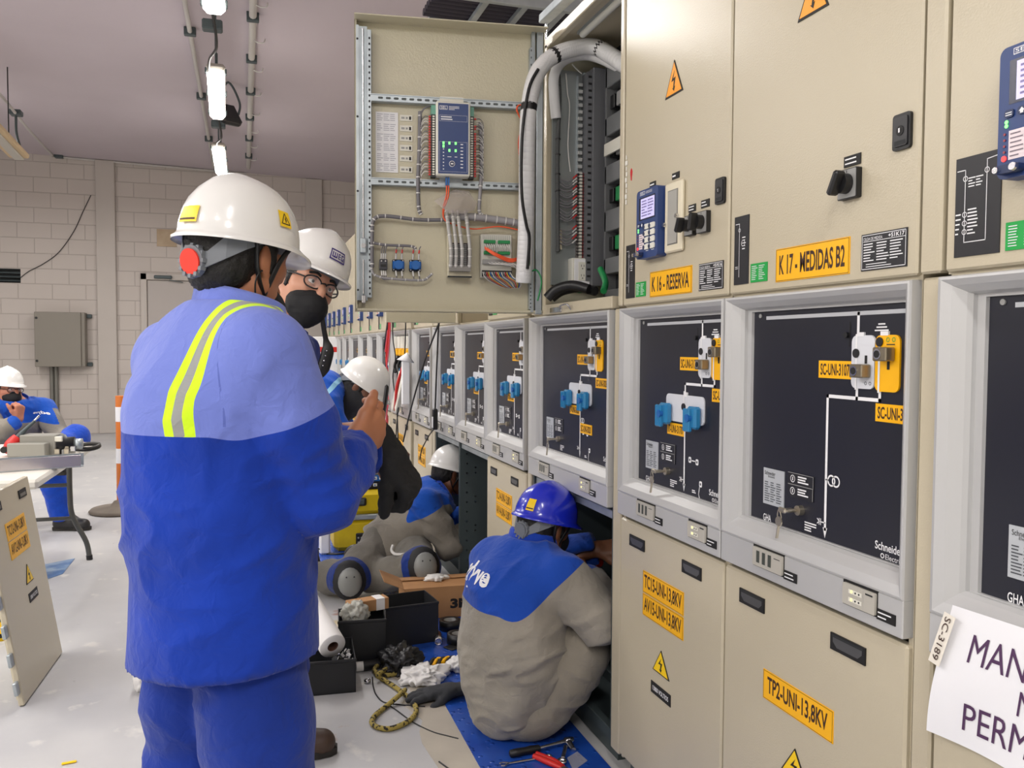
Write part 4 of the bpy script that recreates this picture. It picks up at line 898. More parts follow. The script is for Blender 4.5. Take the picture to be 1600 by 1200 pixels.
b = ptext('MANIOBRA', .185, .15, 1.0, .36); c = ptext('NO', .51, .42, .72, .60); b.add(c.v, c.f, b.mats[0]); c = ptext('PERMITIDA', .215, .66, 1.06, .87); b.add(c.v, c.f, b.mats[0]); b.obj('lettering', t)
b = MB(); c = .0035
_ta, _tb = atX(1478, 955, 1.09), atX(1457, 1030, 1.09)
def TP(a, q, off=.002): p = _ta.lerp(_tb, a)+V(0, -.023*q, -.004*q); return V(1.148-p.y, -.036-off-.006*a, p.z)
b.add([TP(0, 0), TP(0, 1), TP(1, 1), TP(1, 0)], [(3, 2, 1, 0)], mat('tape_white', (232, 226, 214), .5)); v, f, a = text_mesh('SC-3189', 0.0); b.add([TP(.06+.85*p[0], .25+.5*p[1], .0035) for p in v], f, ink); b.obj('tape', t)
# ---------------------------------------------------------------- continuous figures: blended distance fields turned into one surface
def nrm(v): v = Vector(v); return v.normalized()
class Field:
    def __init__(s): s.p = []; s.cuts = []
    def cap(s, a, b, ra, rb=None, k=.03, flat=None):
        """tapered limb from a to b; flat=(axis, factor) thins it along axis"""
        s.p.append(('c', np.array(a, float), np.array(b, float), ra, ra if rb is None else rb, k, None if flat is None else (np.array(flat[0], float), flat[1]))); return s
    def ell(s, c, r, R=None, k=.03):
        s.p.append(('e', np.array(c, float), np.array(r, float), np.eye(3) if R is None else np.array(R, float), k)); return s
    def chain(s, pts, rs, k=.02, flat=None):
        for i in range(len(pts)-1): s.cap(pts[i], pts[i+1], rs[i], rs[i+1], k, flat)
        return s
    def cut(s, c, n, rad=1e9):
        """removes what lies beyond the plane at c in direction n, within rad of c"""
        s.cuts.append((np.array(c, float), np.array(n, float)/np.linalg.norm(n), rad)); return s
    def mesh(s, h):
        lo = np.full(3, 1e9); hi = -lo
        for q in s.p:
            if q[0] == 'c': m = max(q[3], q[4]); lo = np.minimum(lo, np.minimum(q[1], q[2])-m); hi = np.maximum(hi, np.maximum(q[1], q[2])+m)
            else: m = q[2].max(); lo = np.minimum(lo, q[1]-m); hi = np.maximum(hi, q[1]+m)
        lo -= 3*h; n = np.ceil((hi-lo)/h).astype(int)+4
        D = np.full(n, .5, np.float32); ax = [lo[i]+h*np.arange(n[i]) for i in range(3)]
        for q in s.p:
            if q[0] == 'c': m = max(q[3], q[4]); a0 = np.minimum(q[1], q[2])-m; a1 = np.maximum(q[1], q[2])+m; k = q[5]
            else: m = q[2].max(); a0 = q[1]-m; a1 = q[1]+m; k = q[4]
            i0 = np.maximum(((a0-lo-k)/h).astype(int)-2, 0); i1 = np.minimum(((a1-lo+k)/h).astype(int)+3, n)
            sl = tuple(slice(i0[i], i1[i]) for i in range(3))
            X = ax[0][sl[0]][:, None, None]; Y = ax[1][sl[1]][None, :, None]; Zz = ax[2][sl[2]][None, None, :]
            if q[0] == 'c':
                _, a, b, ra, rb, k, fl = q; ab = b-a; px, py, pz = X-a[0], Y-a[1], Zz-a[2]
                if fl is not None:
                    axx, fc = fl; dt = (px*axx[0]+py*axx[1]+pz*axx[2])*(fc-1); px, py, pz = px+axx[0]*dt, py+axx[1]*dt, pz+axx[2]*dt; ab = ab+axx*(ab@axx)*(fc-1)
                t = np.clip((px*ab[0]+py*ab[1]+pz*ab[2])/max(ab@ab, 1e-12), 0, 1)
                d = np.sqrt((px-t*ab[0])**2+(py-t*ab[1])**2+(pz-t*ab[2])**2)-(ra+(rb-ra)*t)
                if fl is not None: d = d/(1+(fl[1]-1)*.35)
            else:
                _, c, r, R, k = q; px, py, pz = X-c[0], Y-c[1], Zz-c[2]
                u = [(px*R[0, i]+py*R[1, i]+pz*R[2, i]) for i in range(3)]
                k0 = np.sqrt(sum((u[i]/r[i])**2 for i in range(3))); k1 = np.sqrt(sum((u[i]/r[i]**2)**2 for i in range(3)))+1e-9
                d = k0*(k0-1)/k1
            d = d.astype(np.float32); B = D[sl]; g = np.maximum(k-np.abs(B-d), 0)/k
            D[sl] = np.minimum(B, d)-g*g*k*.25
        for c, nn, rad in s.cuts:
            X = ax[0][:, None, None]-c[0]; Y = ax[1][None, :, None]-c[1]; Zz = ax[2][None, None, :]-c[2]
            d = (X*nn[0]+Y*nn[1]+Zz*nn[2]).astype(np.float32)
            if rad < 1e8:
                rr = np.sqrt(X*X+Y*Y+Zz*Zz).astype(np.float32); d = np.minimum(d, rad-rr)
            D = np.maximum(D, d)
        return nets(D, lo, h)
def nets(D, lo, h):
    S_ = D < 0; n = D.shape
    c = np.zeros(tuple(x-1 for x in n), np.int8)
    for dx in (0, 1):
        for dy in (0, 1):
            for dz in (0, 1): c += S_[dx:n[0]-1+dx, dy:n[1]-1+dy, dz:n[2]-1+dz]
    act = (c > 0) & (c < 8); I = np.argwhere(act); idx = np.full(act.shape, -1, np.int64); idx[act] = np.arange(len(I))
    P = np.zeros((len(I), 3)); W = np.zeros(len(I)); x, y, z = I.T
    E_ = [((0, 0, 0), 0), ((0, 1, 0), 0), ((0, 0, 1), 0), ((0, 1, 1), 0), ((0, 0, 0), 1), ((1, 0, 0), 1), ((0, 0, 1), 1), ((1, 0, 1), 1), ((0, 0, 0), 2), ((1, 0, 0), 2), ((0, 1, 0), 2), ((1, 1, 0), 2)]
    for o, a in E_:
        e = list(o); e[a] += 1
        d0 = D[x+o[0], y+o[1], z+o[2]]; d1 = D[x+e[0], y+e[1], z+e[2]]; m = (d0 < 0) != (d1 < 0)
        t = np.where(m, d0/np.where(m, d0-d1, 1), 0)
        q = np.stack([np.full(len(I), v, float) for v in o], 1); q[:, a] += t
        P[m] += q[m]; W[m] += 1
    P = (I+P/W[:, None])*h+lo; F = []
    for a in range(3):
        b, cc = (a+1) % 3, (a+2) % 3; sl0 = [slice(None)]*3; sl1 = [slice(None)]*3; sl0[a] = slice(0, -1); sl1[a] = slice(1, None)
        A_ = S_[tuple(sl0)]; B_ = S_[tuple(sl1)]; G = np.argwhere(A_ != B_)
        ok = (G[:, b] > 0) & (G[:, cc] > 0) & (G[:, b] < n[b]-1) & (G[:, cc] < n[cc]-1); G = G[ok]
        def ix(db, dc): H_ = G.copy(); H_[:, b] -= db; H_[:, cc] -= dc; return idx[H_[:, 0], H_[:, 1], H_[:, 2]]
        Q = np.stack([ix(1, 1), ix(0, 1), ix(0, 0), ix(1, 0)], 1); fl = ~A_[tuple(G.T)]; Q[fl] = Q[fl][:, ::-1]; F.append(Q)
    return P, np.concatenate(F)
def np_noise(P, sc, seed=0):     # smooth value noise, vectorised
    Q = P*np.array(sc)+seed*17.31; i = np.floor(Q).astype(np.int64); f = Q-i; f = f*f*(3-2*f); out = np.zeros(len(P))
    for dx in (0, 1):
        for dy in (0, 1):
            for dz in (0, 1):
                hsh = ((i[:, 0]+dx)*73856093) ^ ((i[:, 1]+dy)*19349663) ^ ((i[:, 2]+dz)*83492791)
                hsh = (hsh*2654435761) & 0xffffffff; hsh = (hsh ^ (hsh >> 15))*2246822519 & 0xffffffff; v = ((hsh ^ (hsh >> 13)) & 0xffff)/65535.
                out += v*(f[:, 0] if dx else 1-f[:, 0])*(f[:, 1] if dy else 1-f[:, 1])*(f[:, 2] if dz else 1-f[:, 2])
    return out*2-1
def vnormals(P, F):
    a, b, c, d = (P[F[:, i]] for i in range(4)); nf = np.cross(c-a, d-b); N_ = np.zeros_like(P)
    for i in range(4): np.add.at(N_, F[:, i], nf)
    return N_/(np.linalg.norm(N_, axis=1)[:, None]+1e-12)
def surf(name, P, F, m, parent=None, zones=None):
    me = bpy.data.meshes.new(name); me.vertices.add(len(P)); me.vertices.foreach_set('co', P.astype(np.float32).ravel())
    me.loops.add(F.size); me.loops.foreach_set('vertex_index', F.astype(np.int32).ravel()); me.polygons.add(len(F))
    me.polygons.foreach_set('loop_start', np.arange(0, F.size, 4, dtype=np.int32)); me.update(calc_edges=True); me.validate()
    me.polygons.foreach_set('use_smooth', np.ones(len(me.polygons), bool)); me.materials.append(m)
    for k, v in (zones or {}).items():
        at = me.attributes.new(k, 'FLOAT', 'POINT'); at.data.foreach_set('value', np.asarray(v, np.float32))
    o = bpy.data.objects.new(name, me); C.objects.link(o)
    if parent: o.parent = parent
    return o
def folds(P, F, amp, sc=(6, 6, 15), seed=1, mask=None, k=.65):
    """creases: domain-warped ridges at two sizes, pushed along the surface normal"""
    N_ = vnormals(P, F)
    wv = np.stack([np_noise(P, (4, 4, 4), seed+11+i) for i in range(3)], 1)*.09
    Q = P+wv; Q = Q.copy(); Q[:, 2] += .35*Q[:, 0]*(1 if seed % 2 else -1)
    r1 = 1-2*np.abs(np_noise(Q, sc, seed)); r2 = 1-2*np.abs(np_noise(Q, [x*1.9 for x in sc], seed+3)); sel = np.clip(np_noise(P, (3.2, 3.2, 3.2), seed+7)*1.6+.55, 0, 1)
    f = amp*(np.sign(r1)*np.abs(r1)**1.6*.9+k*r2*sel+.5*np_noise(P, (5, 5, 6), seed+2))
    if mask is not None: f = f*mask(P)
    return P+N_*f[:, None]
def zone_mat(name, base, layers, rough=.85, bump=(26, .7, .008), fine=(900, .15)):
    """cloth dyed in areas: each (attribute, colour) shows where the attribute is positive"""
    if name in MATS: return MATS[name]
    m = mat(name, base, rough, sheen=.15, spec=.25); nt, b = nodes(m); N = nt.nodes.new; L = nt.links.new
    prev = None; tc = N('ShaderNodeTexCoord')
    n0 = N('ShaderNodeTexNoise'); n0.inputs['Scale'].default_value = 5; n0.inputs['Detail'].default_value = 5
    L(tc.outputs['Object'], n0.inputs['Vector'])
    c = lin(base)
    rmp = N('ShaderNodeValToRGB'); rmp.color_ramp.elements[0].color = tuple(x*.86 for x in c)+(1,); rmp.color_ramp.elements[1].color = tuple(min(1, x*1.12) for x in c)+(1,)
    rmp.color_ramp.elements[0].position = .35; rmp.color_ramp.elements[1].position = .65
    L(n0.outputs['Fac'], rmp.inputs['Fac']); prev = rmp.outputs['Color']
    for at, col in layers:
        a = N('ShaderNodeAttribute'); a.attribute_name = at; g = N('ShaderNodeMath'); g.operation = 'GREATER_THAN'; g.inputs[1].default_value = 0
        mx = N('ShaderNodeMix'); mx.data_type = 'RGBA'; L(a.outputs['Fac'], g.inputs[0]); L(g.outputs[0], mx.inputs[0]); L(prev, mx.inputs[6]); mx.inputs[7].default_value = lin(col)+(1,); prev = mx.outputs[2]
    L(prev, b.inputs['Base Color'])
    n1 = N('ShaderNodeTexNoise'); n1.inputs['Scale'].default_value = bump[0]; n1.inputs['Detail'].default_value = 3; n1.inputs['Distortion'].default_value = .6
    n2 = N('ShaderNodeTexNoise'); n2.inputs['Scale'].default_value = fine[0]
    b1 = N('ShaderNodeBump'); b1.inputs['Strength'].default_value = bump[1]; b1.inputs['Distance'].default_value = bump[2]
    b2 = N('ShaderNodeBump'); b2.inputs['Strength'].default_value = fine[1]; b2.inputs['Distance'].default_value = .001
    for n in (n1, n2): L(tc.outputs['Object'], n.inputs['Vector'])
    L(n1.outputs['Fac'], b1.inputs['Height']); L(n2.outputs['Fac'], b2.inputs['Height']); L(b1.outputs['Normal'], b2.inputs['Normal']); L(b2.outputs['Normal'], b.inputs['Normal'])
    return m
def skin(name, col):
    m = mat(name, col, .5, bump=(160, .15, .0008), var=(14, tuple(int(x*.93) for x in col), .3)); b = m.node_tree.nodes['Principled BSDF']
    b.inputs['Subsurface Weight'].default_value = .12; b.inputs['Subsurface Radius'].default_value = (.01, .004, .002); b.inputs['Subsurface Scale'].default_value = .6
    return m
hairm = mat('black_hair', (20, 17, 16), .55, bump=(190, .8, .003))
maskm = mat('black_face_mask', (20, 20, 22), .8, bump=(60, .2, .002))
glovem = mat('black_knit_glove', (24, 24, 25), .85, bump=(300, .5, .0015))
bootm = mat('brown_leather', (70, 52, 42), .5, bump=(60, .3, .002)); bootb = mat('black_leather', (34, 32, 32), .5, bump=(60, .3, .002)); solem = mat('rubber_sole', (40, 36, 32), .7)
helw = mat('white_helmet', (232, 231, 228), .22, coat=.5); helb = mat('blue_helmet', (28, 44, 196), .25, coat=.5); helin = mat('helmet_liner', (44, 44, 48), .6)
susp = mat('grey_suspension', (118, 122, 128), .45)
def frame_from(fwd, up=(0, 0, 1)):
    """columns: right, forward, up"""
    f = nrm(fwd); r = f.cross(Vector(up)).normalized(); u = r.cross(f)
    return Matrix((r, f, u)).transposed()
def head_frame(yaw_dir, nod=0., roll=0.):
    """face direction on the plan, nod in degrees downwards, roll in degrees towards the right ear"""
    B = frame_from((yaw_dir[0], yaw_dir[1], 0))
    return B @ Matrix.Rotation(math.radians(-nod), 3, 'X') @ Matrix.Rotation(math.radians(roll), 3, 'Y')
def head_field(f, c, R, sc=1.0):
    T = lambda x, y, z: np.array(Vector(c)+R @ V(x*sc, y*sc, z*sc)); Rn = np.array(R)
    f.ell(T(0, -.012, .03), np.array((.075, .094, .085))*sc, Rn, .02)         # skull
    f.ell(T(0, .025, -.015), np.array((.064, .066, .080))*sc, Rn, .03)        # face
    f.cap(T(0, .05, -.085), T(0, .072, -.1), .030*sc, .022*sc, .035)          # chin
    for s_ in (-1, 1):
        f.cap(T(s_*.055, .0, -.055), T(s_*.02, .062, -.095), .022*sc, .018*sc, .03)   # jaw
        f.cap(T(s_*.036, .066, -.02), T(s_*.05, .045, -.022), .017*sc, .018*sc, .02)  # cheekbone
        f.cap(T(s_*.012, .086, .022), T(s_*.045, .07, .022), .010*sc, .010*sc, .02)   # brow
        f.ell(T(s_*.078, -.012, -.01), np.array((.008, .02, .032))*sc, np.array(R @ Matrix.Rotation(s_*.3, 3, 'Z')), .006)   # ear
        f.ell(T(s_*.074, -.006, -.034), np.array((.007, .010, .012))*sc, Rn, .006)
    f.chain([T(0, .088, .014), T(0, .104, -.015), T(0, .108, -.028)], [.009*sc, .011*sc, .013*sc], .012)  # nose
    for s_ in (-1, 1): f.ell(T(s_*.012, .096, -.03), np.array((.008, .01, .007))*sc, Rn, .006)
    f.cap(T(-.02, .085, -.058), T(.02, .085, -.058), .009*sc, None, .012); f.cap(T(-.016, .086, -.068), T(.016, .086, -.068), .009*sc, None, .01)   # lips
    return T
def hand_field(f, w, d, n, thumb_side, curl=(.5, .7, .5), spread=.08, sc=1.0, thumb=(.5, .7, .35), k=.007, curls=None, rad=1.0):
    """w wrist, d towards the knuckles, n out of the palm, thumb_side +1/-1 along n x d"""
    d = nrm(d); n = Vector(n); n = (n-d*n.dot(d)).normalized(); s_ = d.cross(n)*thumb_side; w = Vector(w)
    A = lambda v: np.array(v)
    kn = []
    for i in range(4):
        off = (.030, .010, -.010, -.028)[i]; L = (.088, .092, .087, .078)[i]
        q = w+d*(L*sc)+s_*(off*sc)-n*(.004*sc if i in (1, 2) else 0); kn.append(q)
        f.cap(A(w+s_*(off*.62*sc)+d*.008), A(q), .0145*sc*rad, .0115*sc*rad, .016)
    f.cap(A(w+d*.03*sc+s_*.022*sc+n*.006*sc), A(w+d*.05*sc+s_*.018*sc+n*.008*sc), .016*sc, .014*sc, .016)
    for i in range(4):
        L = (.073, .081, .075, .058)[i]*sc; dd = (d+s_*(spread*(1.5-i))).normalized(); a = 0; p = kn[i]; r = (.0095, .0098, .0093, .0083)[i]*sc*rad
        cc = (curls[i] if curls else curl)
        for j, fr in enumerate((.46, .30, .24)):
            a += cc[j]; e = dd*math.cos(a)+n*math.sin(a); q = p+e*(L*fr)
            f.cap(A(p), A(q), r*(1-.07*j), r*(1-.07*(j+1)), k); p = q
    t0 = w+d*.022*sc+s_*.026*sc; tv = (s_*thumb[0]+d*thumb[1]+n*thumb[2]).normalized(); t1 = t0+tv*.042*sc; tv2 = (tv*.8+d*.35+n*.3*thumb[2]).normalized(); t2 = t1+tv2*.032*sc; t3 = t2+(tv2+n*.2).normalized()*.024*sc
    f.chain([A(t0), A(t1), A(t2), A(t3)], [.014*sc*rad, .0115*sc*rad, .0105*sc*rad, .009*sc*rad], .012)
    return kn
def helmet(par, c, R, m, back='knob', strap=True, sc=1.0, peak=.055, logo=None, stickers=None, visor_rim=True, knobcol=None):
    """hard hat worn on the head frame (x right, y forward, z up)"""
    T = Matrix.Translation(Vector(c)) @ R.to_4x4() @ Matrix.Scale(sc, 4)
    a, b_, hh = .112, .138, .136; z0 = .030
    def shell(off):
        rings = []; n = 48
        prof = [(.02, 1.0), (.2, .985), (.4, .93), (.58, .84), (.74, .71), (.86, .55), (.945, .36), (.985, .16), (1.0, 0.0)]
        for rr, zz in prof:
            ring = []
            for j in range(n):
                t = 2*PI*j/n; x = math.sin(t); y = math.cos(t)
                crest = .007*math.exp(-(x*rr/.16)**2)*max(0, zz)*(1 if zz < .99 else 1)
                ring.append(V((a-off)*rr*x, (b_-off)*rr*y-.004, z0+(hh-off)*zz+crest))
            rings.append(ring)
        rim = []
        for e, dz in ((.5, -.006), (1.0, -.010), (1.0, -.016)):
            ring = []
            for j in range(n):
                t = 2*PI*j/n; x = math.sin(t); y = math.cos(t); f_ = max(0, y); br = .010+peak*f_**1.6
                dro = -.012*f_**2*e if off == 0 else -.012*f_**2*e
                ring.append(V((a+.010*e-off*.5)*x, (b_+br*e-off*.5)*y-.004, z0+dz+dro+(.002 if off else 0)))
            rim.append(ring)
        return rings+rim
    b = MB(); b.M = T; b.ringsurf(shell(0), m, True, False); inn_ = shell(.006); b.ringsurf([r[::-1] for r in inn_[:-1]], m, True, False)
    hel = b.obj('hard_hat', par)
    b = MB(); b.M = T; n = 32   # head band of the suspension
    ra, rb_ = .088, .104
    band = []
    for zlo, zhi in ((z0-.022, z0+.018),):
        r1 = []; r2 = []; r3 = []
        for j in range(n):
            t = 2*PI*j/n; x, y = math.sin(t), math.cos(t); dz = -.026*max(0, -y)**1.5
            r1.append(V(ra*x, rb_*y-.004, zlo+dz)); r2.append(V((ra+.002)*x, (rb_+.002)*y-.004, zhi+dz*.4)); 
        b.ringsurf([r1, r2], susp, True, False)
    b.obj('head_band', hel)
    if back == 'knob':
        b = MB(); b.M = T; kc = V(0, -.118, z0-.062)
        b.cyl(kc, kc+V(0, -.012, -.002), .033, susp, 16); b.cyl(kc+V(0, -.012, -.002), kc+V(0, -.016, -.003), .026, knobcol or mat('knob_red', (240, 60, 44), .4), 20)
        for k in range(12): q = 2*PI*k/12; b.box(kc+V(.031*math.cos(q)-.004, -.013, .031*math.sin(q)-.004), kc+V(.031*math.cos(q)+.004, 0, .031*math.sin(q)+.004), susp)
        b.obj('adjusting_knob', hel)
        b = MB(); b.M = T
        for s_ in (-1, 1):
            rings = []
            for t_, zc, hw in ((.0, z0-.062, .016), (.25, z0-.058, .016), (.5, z0-.03, .024), (.75, z0-.006, .024), (1, z0+.004, .014)):
                an = PI-s_*t_*1.35; x, y = math.sin(an)*.100, math.cos(an)*.120; rings.append([V(x, y-.004, zc-hw), V(x*1.03, y*1.03-.004, zc-hw), V(x*1.03, y*1.03-.004, zc+hw), V(x, y-.004, zc+hw)])
            b.ringsurf(rings, susp, False)
        b.obj('rear_strap', hel)
    if strap:
        b = MB(); b.M = T
        for s_ in (-1, 1):
            P_ = [V(s_*.098, -.055, z0), V(s_*.090, -.04, -.03), V(s_*.076, .0, -.085), V(s_*.05, .05, -.118), V(s_*.0, .075, -.128)]
            b.tube(P_, .007, black, 6, flat=.3)
            b.tube([V(s_*.098, .05, z0), V(s_*.094, .02, -.01), V(s_*.076, .0, -.085)], .006, black, 6, flat=.3)
        b.obj('chin_strap', hel)
    for st in stickers or []:          # (angle round from front, height 0..1, w, h, kind)
        an, zz, sw, sh, kind = st; b = MB(); b.M = T; rr = math.sqrt(1-zz**2)
        def SP(u, v_, lift=.0012):
            aa = an-u/.125; z = zz+v_/hh; r_ = math.sqrt(max(.05, 1-z*z)); return V((a+lift)*r_*math.sin(aa)*1.022, (b_+lift)*r_*math.cos(aa)*1.022-.004, z0+hh*z)
        g = 5
        def patch(u0, v0, u1, v1, mm, lift): b.add([SP(u0+(u1-u0)*i/g, v0+(v1-v0)*j/g, lift) for j in range(g+1) for i in range(g+1)], [(j*(g+1)+i, j*(g+1)+i+1, (j+1)*(g+1)+i+1, (j+1)*(g+1)+i) for j in range(g) for i in range(g)], mm, True)
        if kind == 'warn':
            patch(-sw/2, -sh/2, sw/2, sh/2, yelw, .0012)
            for (u0, v0), (u1, v1) in (((-.35, -.3), (.35, -.3)), ((.35, -.3), (0, .36)), ((0, .36), (-.35, -.3)), ((.04, .12), (-.06, -.05)), ((-.06, -.05), (.05, -.03)), ((.05, -.03), (-.02, -.2))):
                du, dv = (u1-u0)*sw, (v1-v0)*sh; L_ = math.hypot(du, dv); nu, nv = -dv/L_*.0011, du/L_*.0011
                b.add([SP(u0*sw-nu, v0*sh-nv, .002), SP(u1*sw-nu, v1*sh-nv, .002), SP(u1*sw+nu, v1*sh+nv, .002), SP(u0*sw+nu, v0*sh+nv, .002)], [(0, 1, 2, 3)], blackp)
        elif kind == 'yellow':
            patch(-sw/2, -sh/2, sw/2, sh/2, yelw, .0012); patch(-sw*.45, -sh*.36, sw*.42, -sh*.26, ink, .002)
        else:
            pm_ = mat('logo_purple', (58, 40, 120), .4)
            def seg(u0, v0, u1, v1): patch(min(u0, u1)*sw, min(v0, v1)*sh, max(u0, u1)*sw, max(v0, v1)*sh, pm_, .0014)
            for q in ((-.5, .38, .5, .5), (-.5, -.5, .5, -.38), (-.5, -.5, -.44, .5), (.44, -.5, .5, .5)): seg(*q)
            for q in ((-.38, -.25, -.32, .25), (-.25, -.25, -.19, .25), (-.12, -.25, -.06, .25), (-.38, -.25, -.06, -.14), (0, -.25, .05, .25), (0, .15, .16, .25), (0, -.05, .16, .04), (0, -.25, .16, -.16), (.22, -.25, .27, .25), (.22, .15, .4, .25), (.22, -.25, .4, -.16), (.34, -.25, .4, .02)): seg(*q)
        b.obj('sticker', hel)
    return hel
def hair(par, c, R, sc=1.0, low=-.075):
    f = Field(); T = lambda x, y, z: np.array(Vector(c)+R @ V(x*sc, y*sc, z*sc)); Rn = np.array(R)
    f.ell(T(0, -.018, .032), np.array((.083, .098, .09))*sc, Rn, .02); f.ell(T(0, -.05, -.03), np.array((.066, .058, .06))*sc, Rn, .03)
    for s_ in (-1, 1): f.cap(T(s_*.073, .01, .01), T(s_*.074, .012, -.03), .010*sc, .006*sc, .01)
    f.cut(T(0, .062, .03), R @ V(0, 1, .25)); 
    P, F = f.mesh(.006); P = folds(P, F, .0022, (90, 90, 60), 3); return surf('hair', P, F, hairm, par)
def face_mask(par, c, R, sc=1.0, loops=True, m=None):
    f = Field(); T = lambda x, y, z: np.array(Vector(c)+R @ V(x*sc, y*sc, z*sc)); Rn = np.array(R)
    f.ell(T(0, .045, -.055), np.array((.066, .066, .056))*sc, Rn, .02); f.cap(T(0, .07, -.028), T(0, .098, -.052), .022*sc, .02*sc, .03); f.cap(T(0, .098, -.05), T(0, .07, -.1), .02*sc, .02*sc, .04)
    f.cut(T(0, .02, 0), R @ V(0, -1, -.12)); f.cut(T(0, .1, -.008), R @ V(0, -.1, 1))
    P, F = f.mesh(.005*max(1, sc)); P = folds(P, F, .0015, (20, 20, 60), 5); o = surf('face_mask', P, F, m or maskm, par)
    if loops:
        q = lambda x, y, z: Vector(T(x, y, z))
        for s_ in (-1, 1): MB().tube([q(s_*.062, .035, -.03), q(s_*.082, -.01, .012), q(s_*.084, -.03, -.01), q(s_*.074, -.012, -.05), q(s_*.06, .03, -.085)], .0018, black, 5).obj('ear_loop', o)
    return o
def eyes_glasses(par, c, R, glasses=True, sc=1.0):
    q = lambda x, y, z: Vector(c)+R @ V(x*sc, y*sc, z*sc); ew = mat('eye_white', (226, 220, 214), .25); ei = mat('eye_dark', (36, 24, 18), .2)
    b = MB()
    for s_ in (-1, 1): b.ell(q(s_*.031, .0785, .004), .0125*sc, ew, n=14, k=10)
    for s_ in (-1, 1): b.ell(q(s_*.031, .0875, .004), .0055*sc, ei, n=10, k=8)
    b.obj('eyes', par)
    b = MB()
    for s_ in (-1, 1): b.tube([q(s_*.016, .096, .026), q(s_*.032, .0945, .031), q(s_*.05, .082, .025)], .004*sc, hairm, 6, flat=.6)
    b.obj('eyebrows', par)
    b = MB(); sk = par.data.materials[0]
    for s_ in (-1, 1): b.tube([q(s_*.017, .086, .010), q(s_*.031, .0915, .0145), q(s_*.046, .083, .009)], .0042*sc, sk, 6); b.tube([q(s_*.018, .085, -.004), q(s_*.031, .0895, -.0075), q(s_*.045, .082, -.003)], .0028*sc, sk, 6)
    b.obj('eyelids', par)
    if glasses:
        b = MB()
        for s_ in (-1, 1):
            P_ = [q(s_*.034+.027*math.cos(t)*s_, .104-.004*abs(math.cos(t))-(.010 if math.cos(t) > .3 else 0), .0+.018*math.sin(t)*(1 if math.sin(t) > 0 else 1.05)) for t in [2*PI*i/12 for i in range(12)]]
            b.tube(P_, .0024*sc, black, 6, closed=True, seg=3)
            b.tube([q(s_*.061, .085, .006), q(s_*.078, .05, .008), q(s_*.082, -.01, .008)], .0024*sc, black, 6)
        b.tube([q(-.009, .104, .006), q(0, .108, .009), q(.009, .104, .006)], .0022*sc, black, 6); g = b.obj('glasses', par)
        b = MB(); lm = mat('spectacle_lens', (235, 240, 245), .03, alpha=.12)
        for s_ in (-1, 1): b.add([q(s_*(.034+.025*math.cos(t)), .1025-(.006 if math.cos(t) > .3 else 0), .0165*math.sin(t)) for t in [2*PI*i/16 for i in range(16)]], [tuple(range(16)) if s_ > 0 else tuple(range(16))[::-1]], lm)
        b.obj('lenses', g)
def boot(par, heel, toe, m, ankle_h=.13, lace=True):
    """work boot standing on the floor from heel to toe"""
    heel, toe = Vector(heel), Vector(toe); d = (toe-heel); d.z = 0; d.normalize(); s_ = V(d.y, -d.x, 0); z0 = heel.z
    f = Field(); A = lambda a, b_, z: np.array(heel+d*a+s_*b_+V(0, 0, z)); L = (toe-heel).length
    f.cap(A(.045, 0, .05), A(L*.5, 0, .05), .042, .046, .03, ((0, 0, 1), 1.0)); f.cap(A(L*.5, 0, .045), A(L-.05, .004, .04), .047, .045, .03); f.cap(A(.06, 0, .06), A(.07, 0, ankle_h), .045, .048, .04); f.cap(A(L*.45, 0, .08), A(.09, 0, .12), .036, .045, .04)
    f.cut(A(0, 0, .02), (0, 0, -1)); P, F = f.mesh(.007); o = surf('boot', P, F, m, par)
    b = MB(); out = []
    for a, w_ in ((0, .02), (.01, .034), (.06, .038), (.12, .034), (L*.62, .046), (L-.06, .046), (L-.02, .032), (L, .014)): out.append((a, w_))
    pts = [heel+d*a+s_*w_ for a, w_ in out]+[heel+d*a-s_*w_ for a, w_ in out[::-1]]; n = len(pts)
    b.add([p+V(0, 0, .004) for p in pts]+[p+V(0, 0, .026) for p in pts], [tuple(range(n))[::-1], tuple(range(n, 2*n))]+[(i, (i+1) % n, (i+1) % n+n, i+n) for i in range(n)], solem); b.obj('sole', o)
    if lace:
        b = MB()
        for k in range(4): p = heel+d*(L*.42-.028*k)+V(0, 0, .105+.012*k); b.tube([p-s_*.026, p+V(0, 0, .012), p+s_*.026], .003, black, 5)
        b.obj('laces', o)
    return o
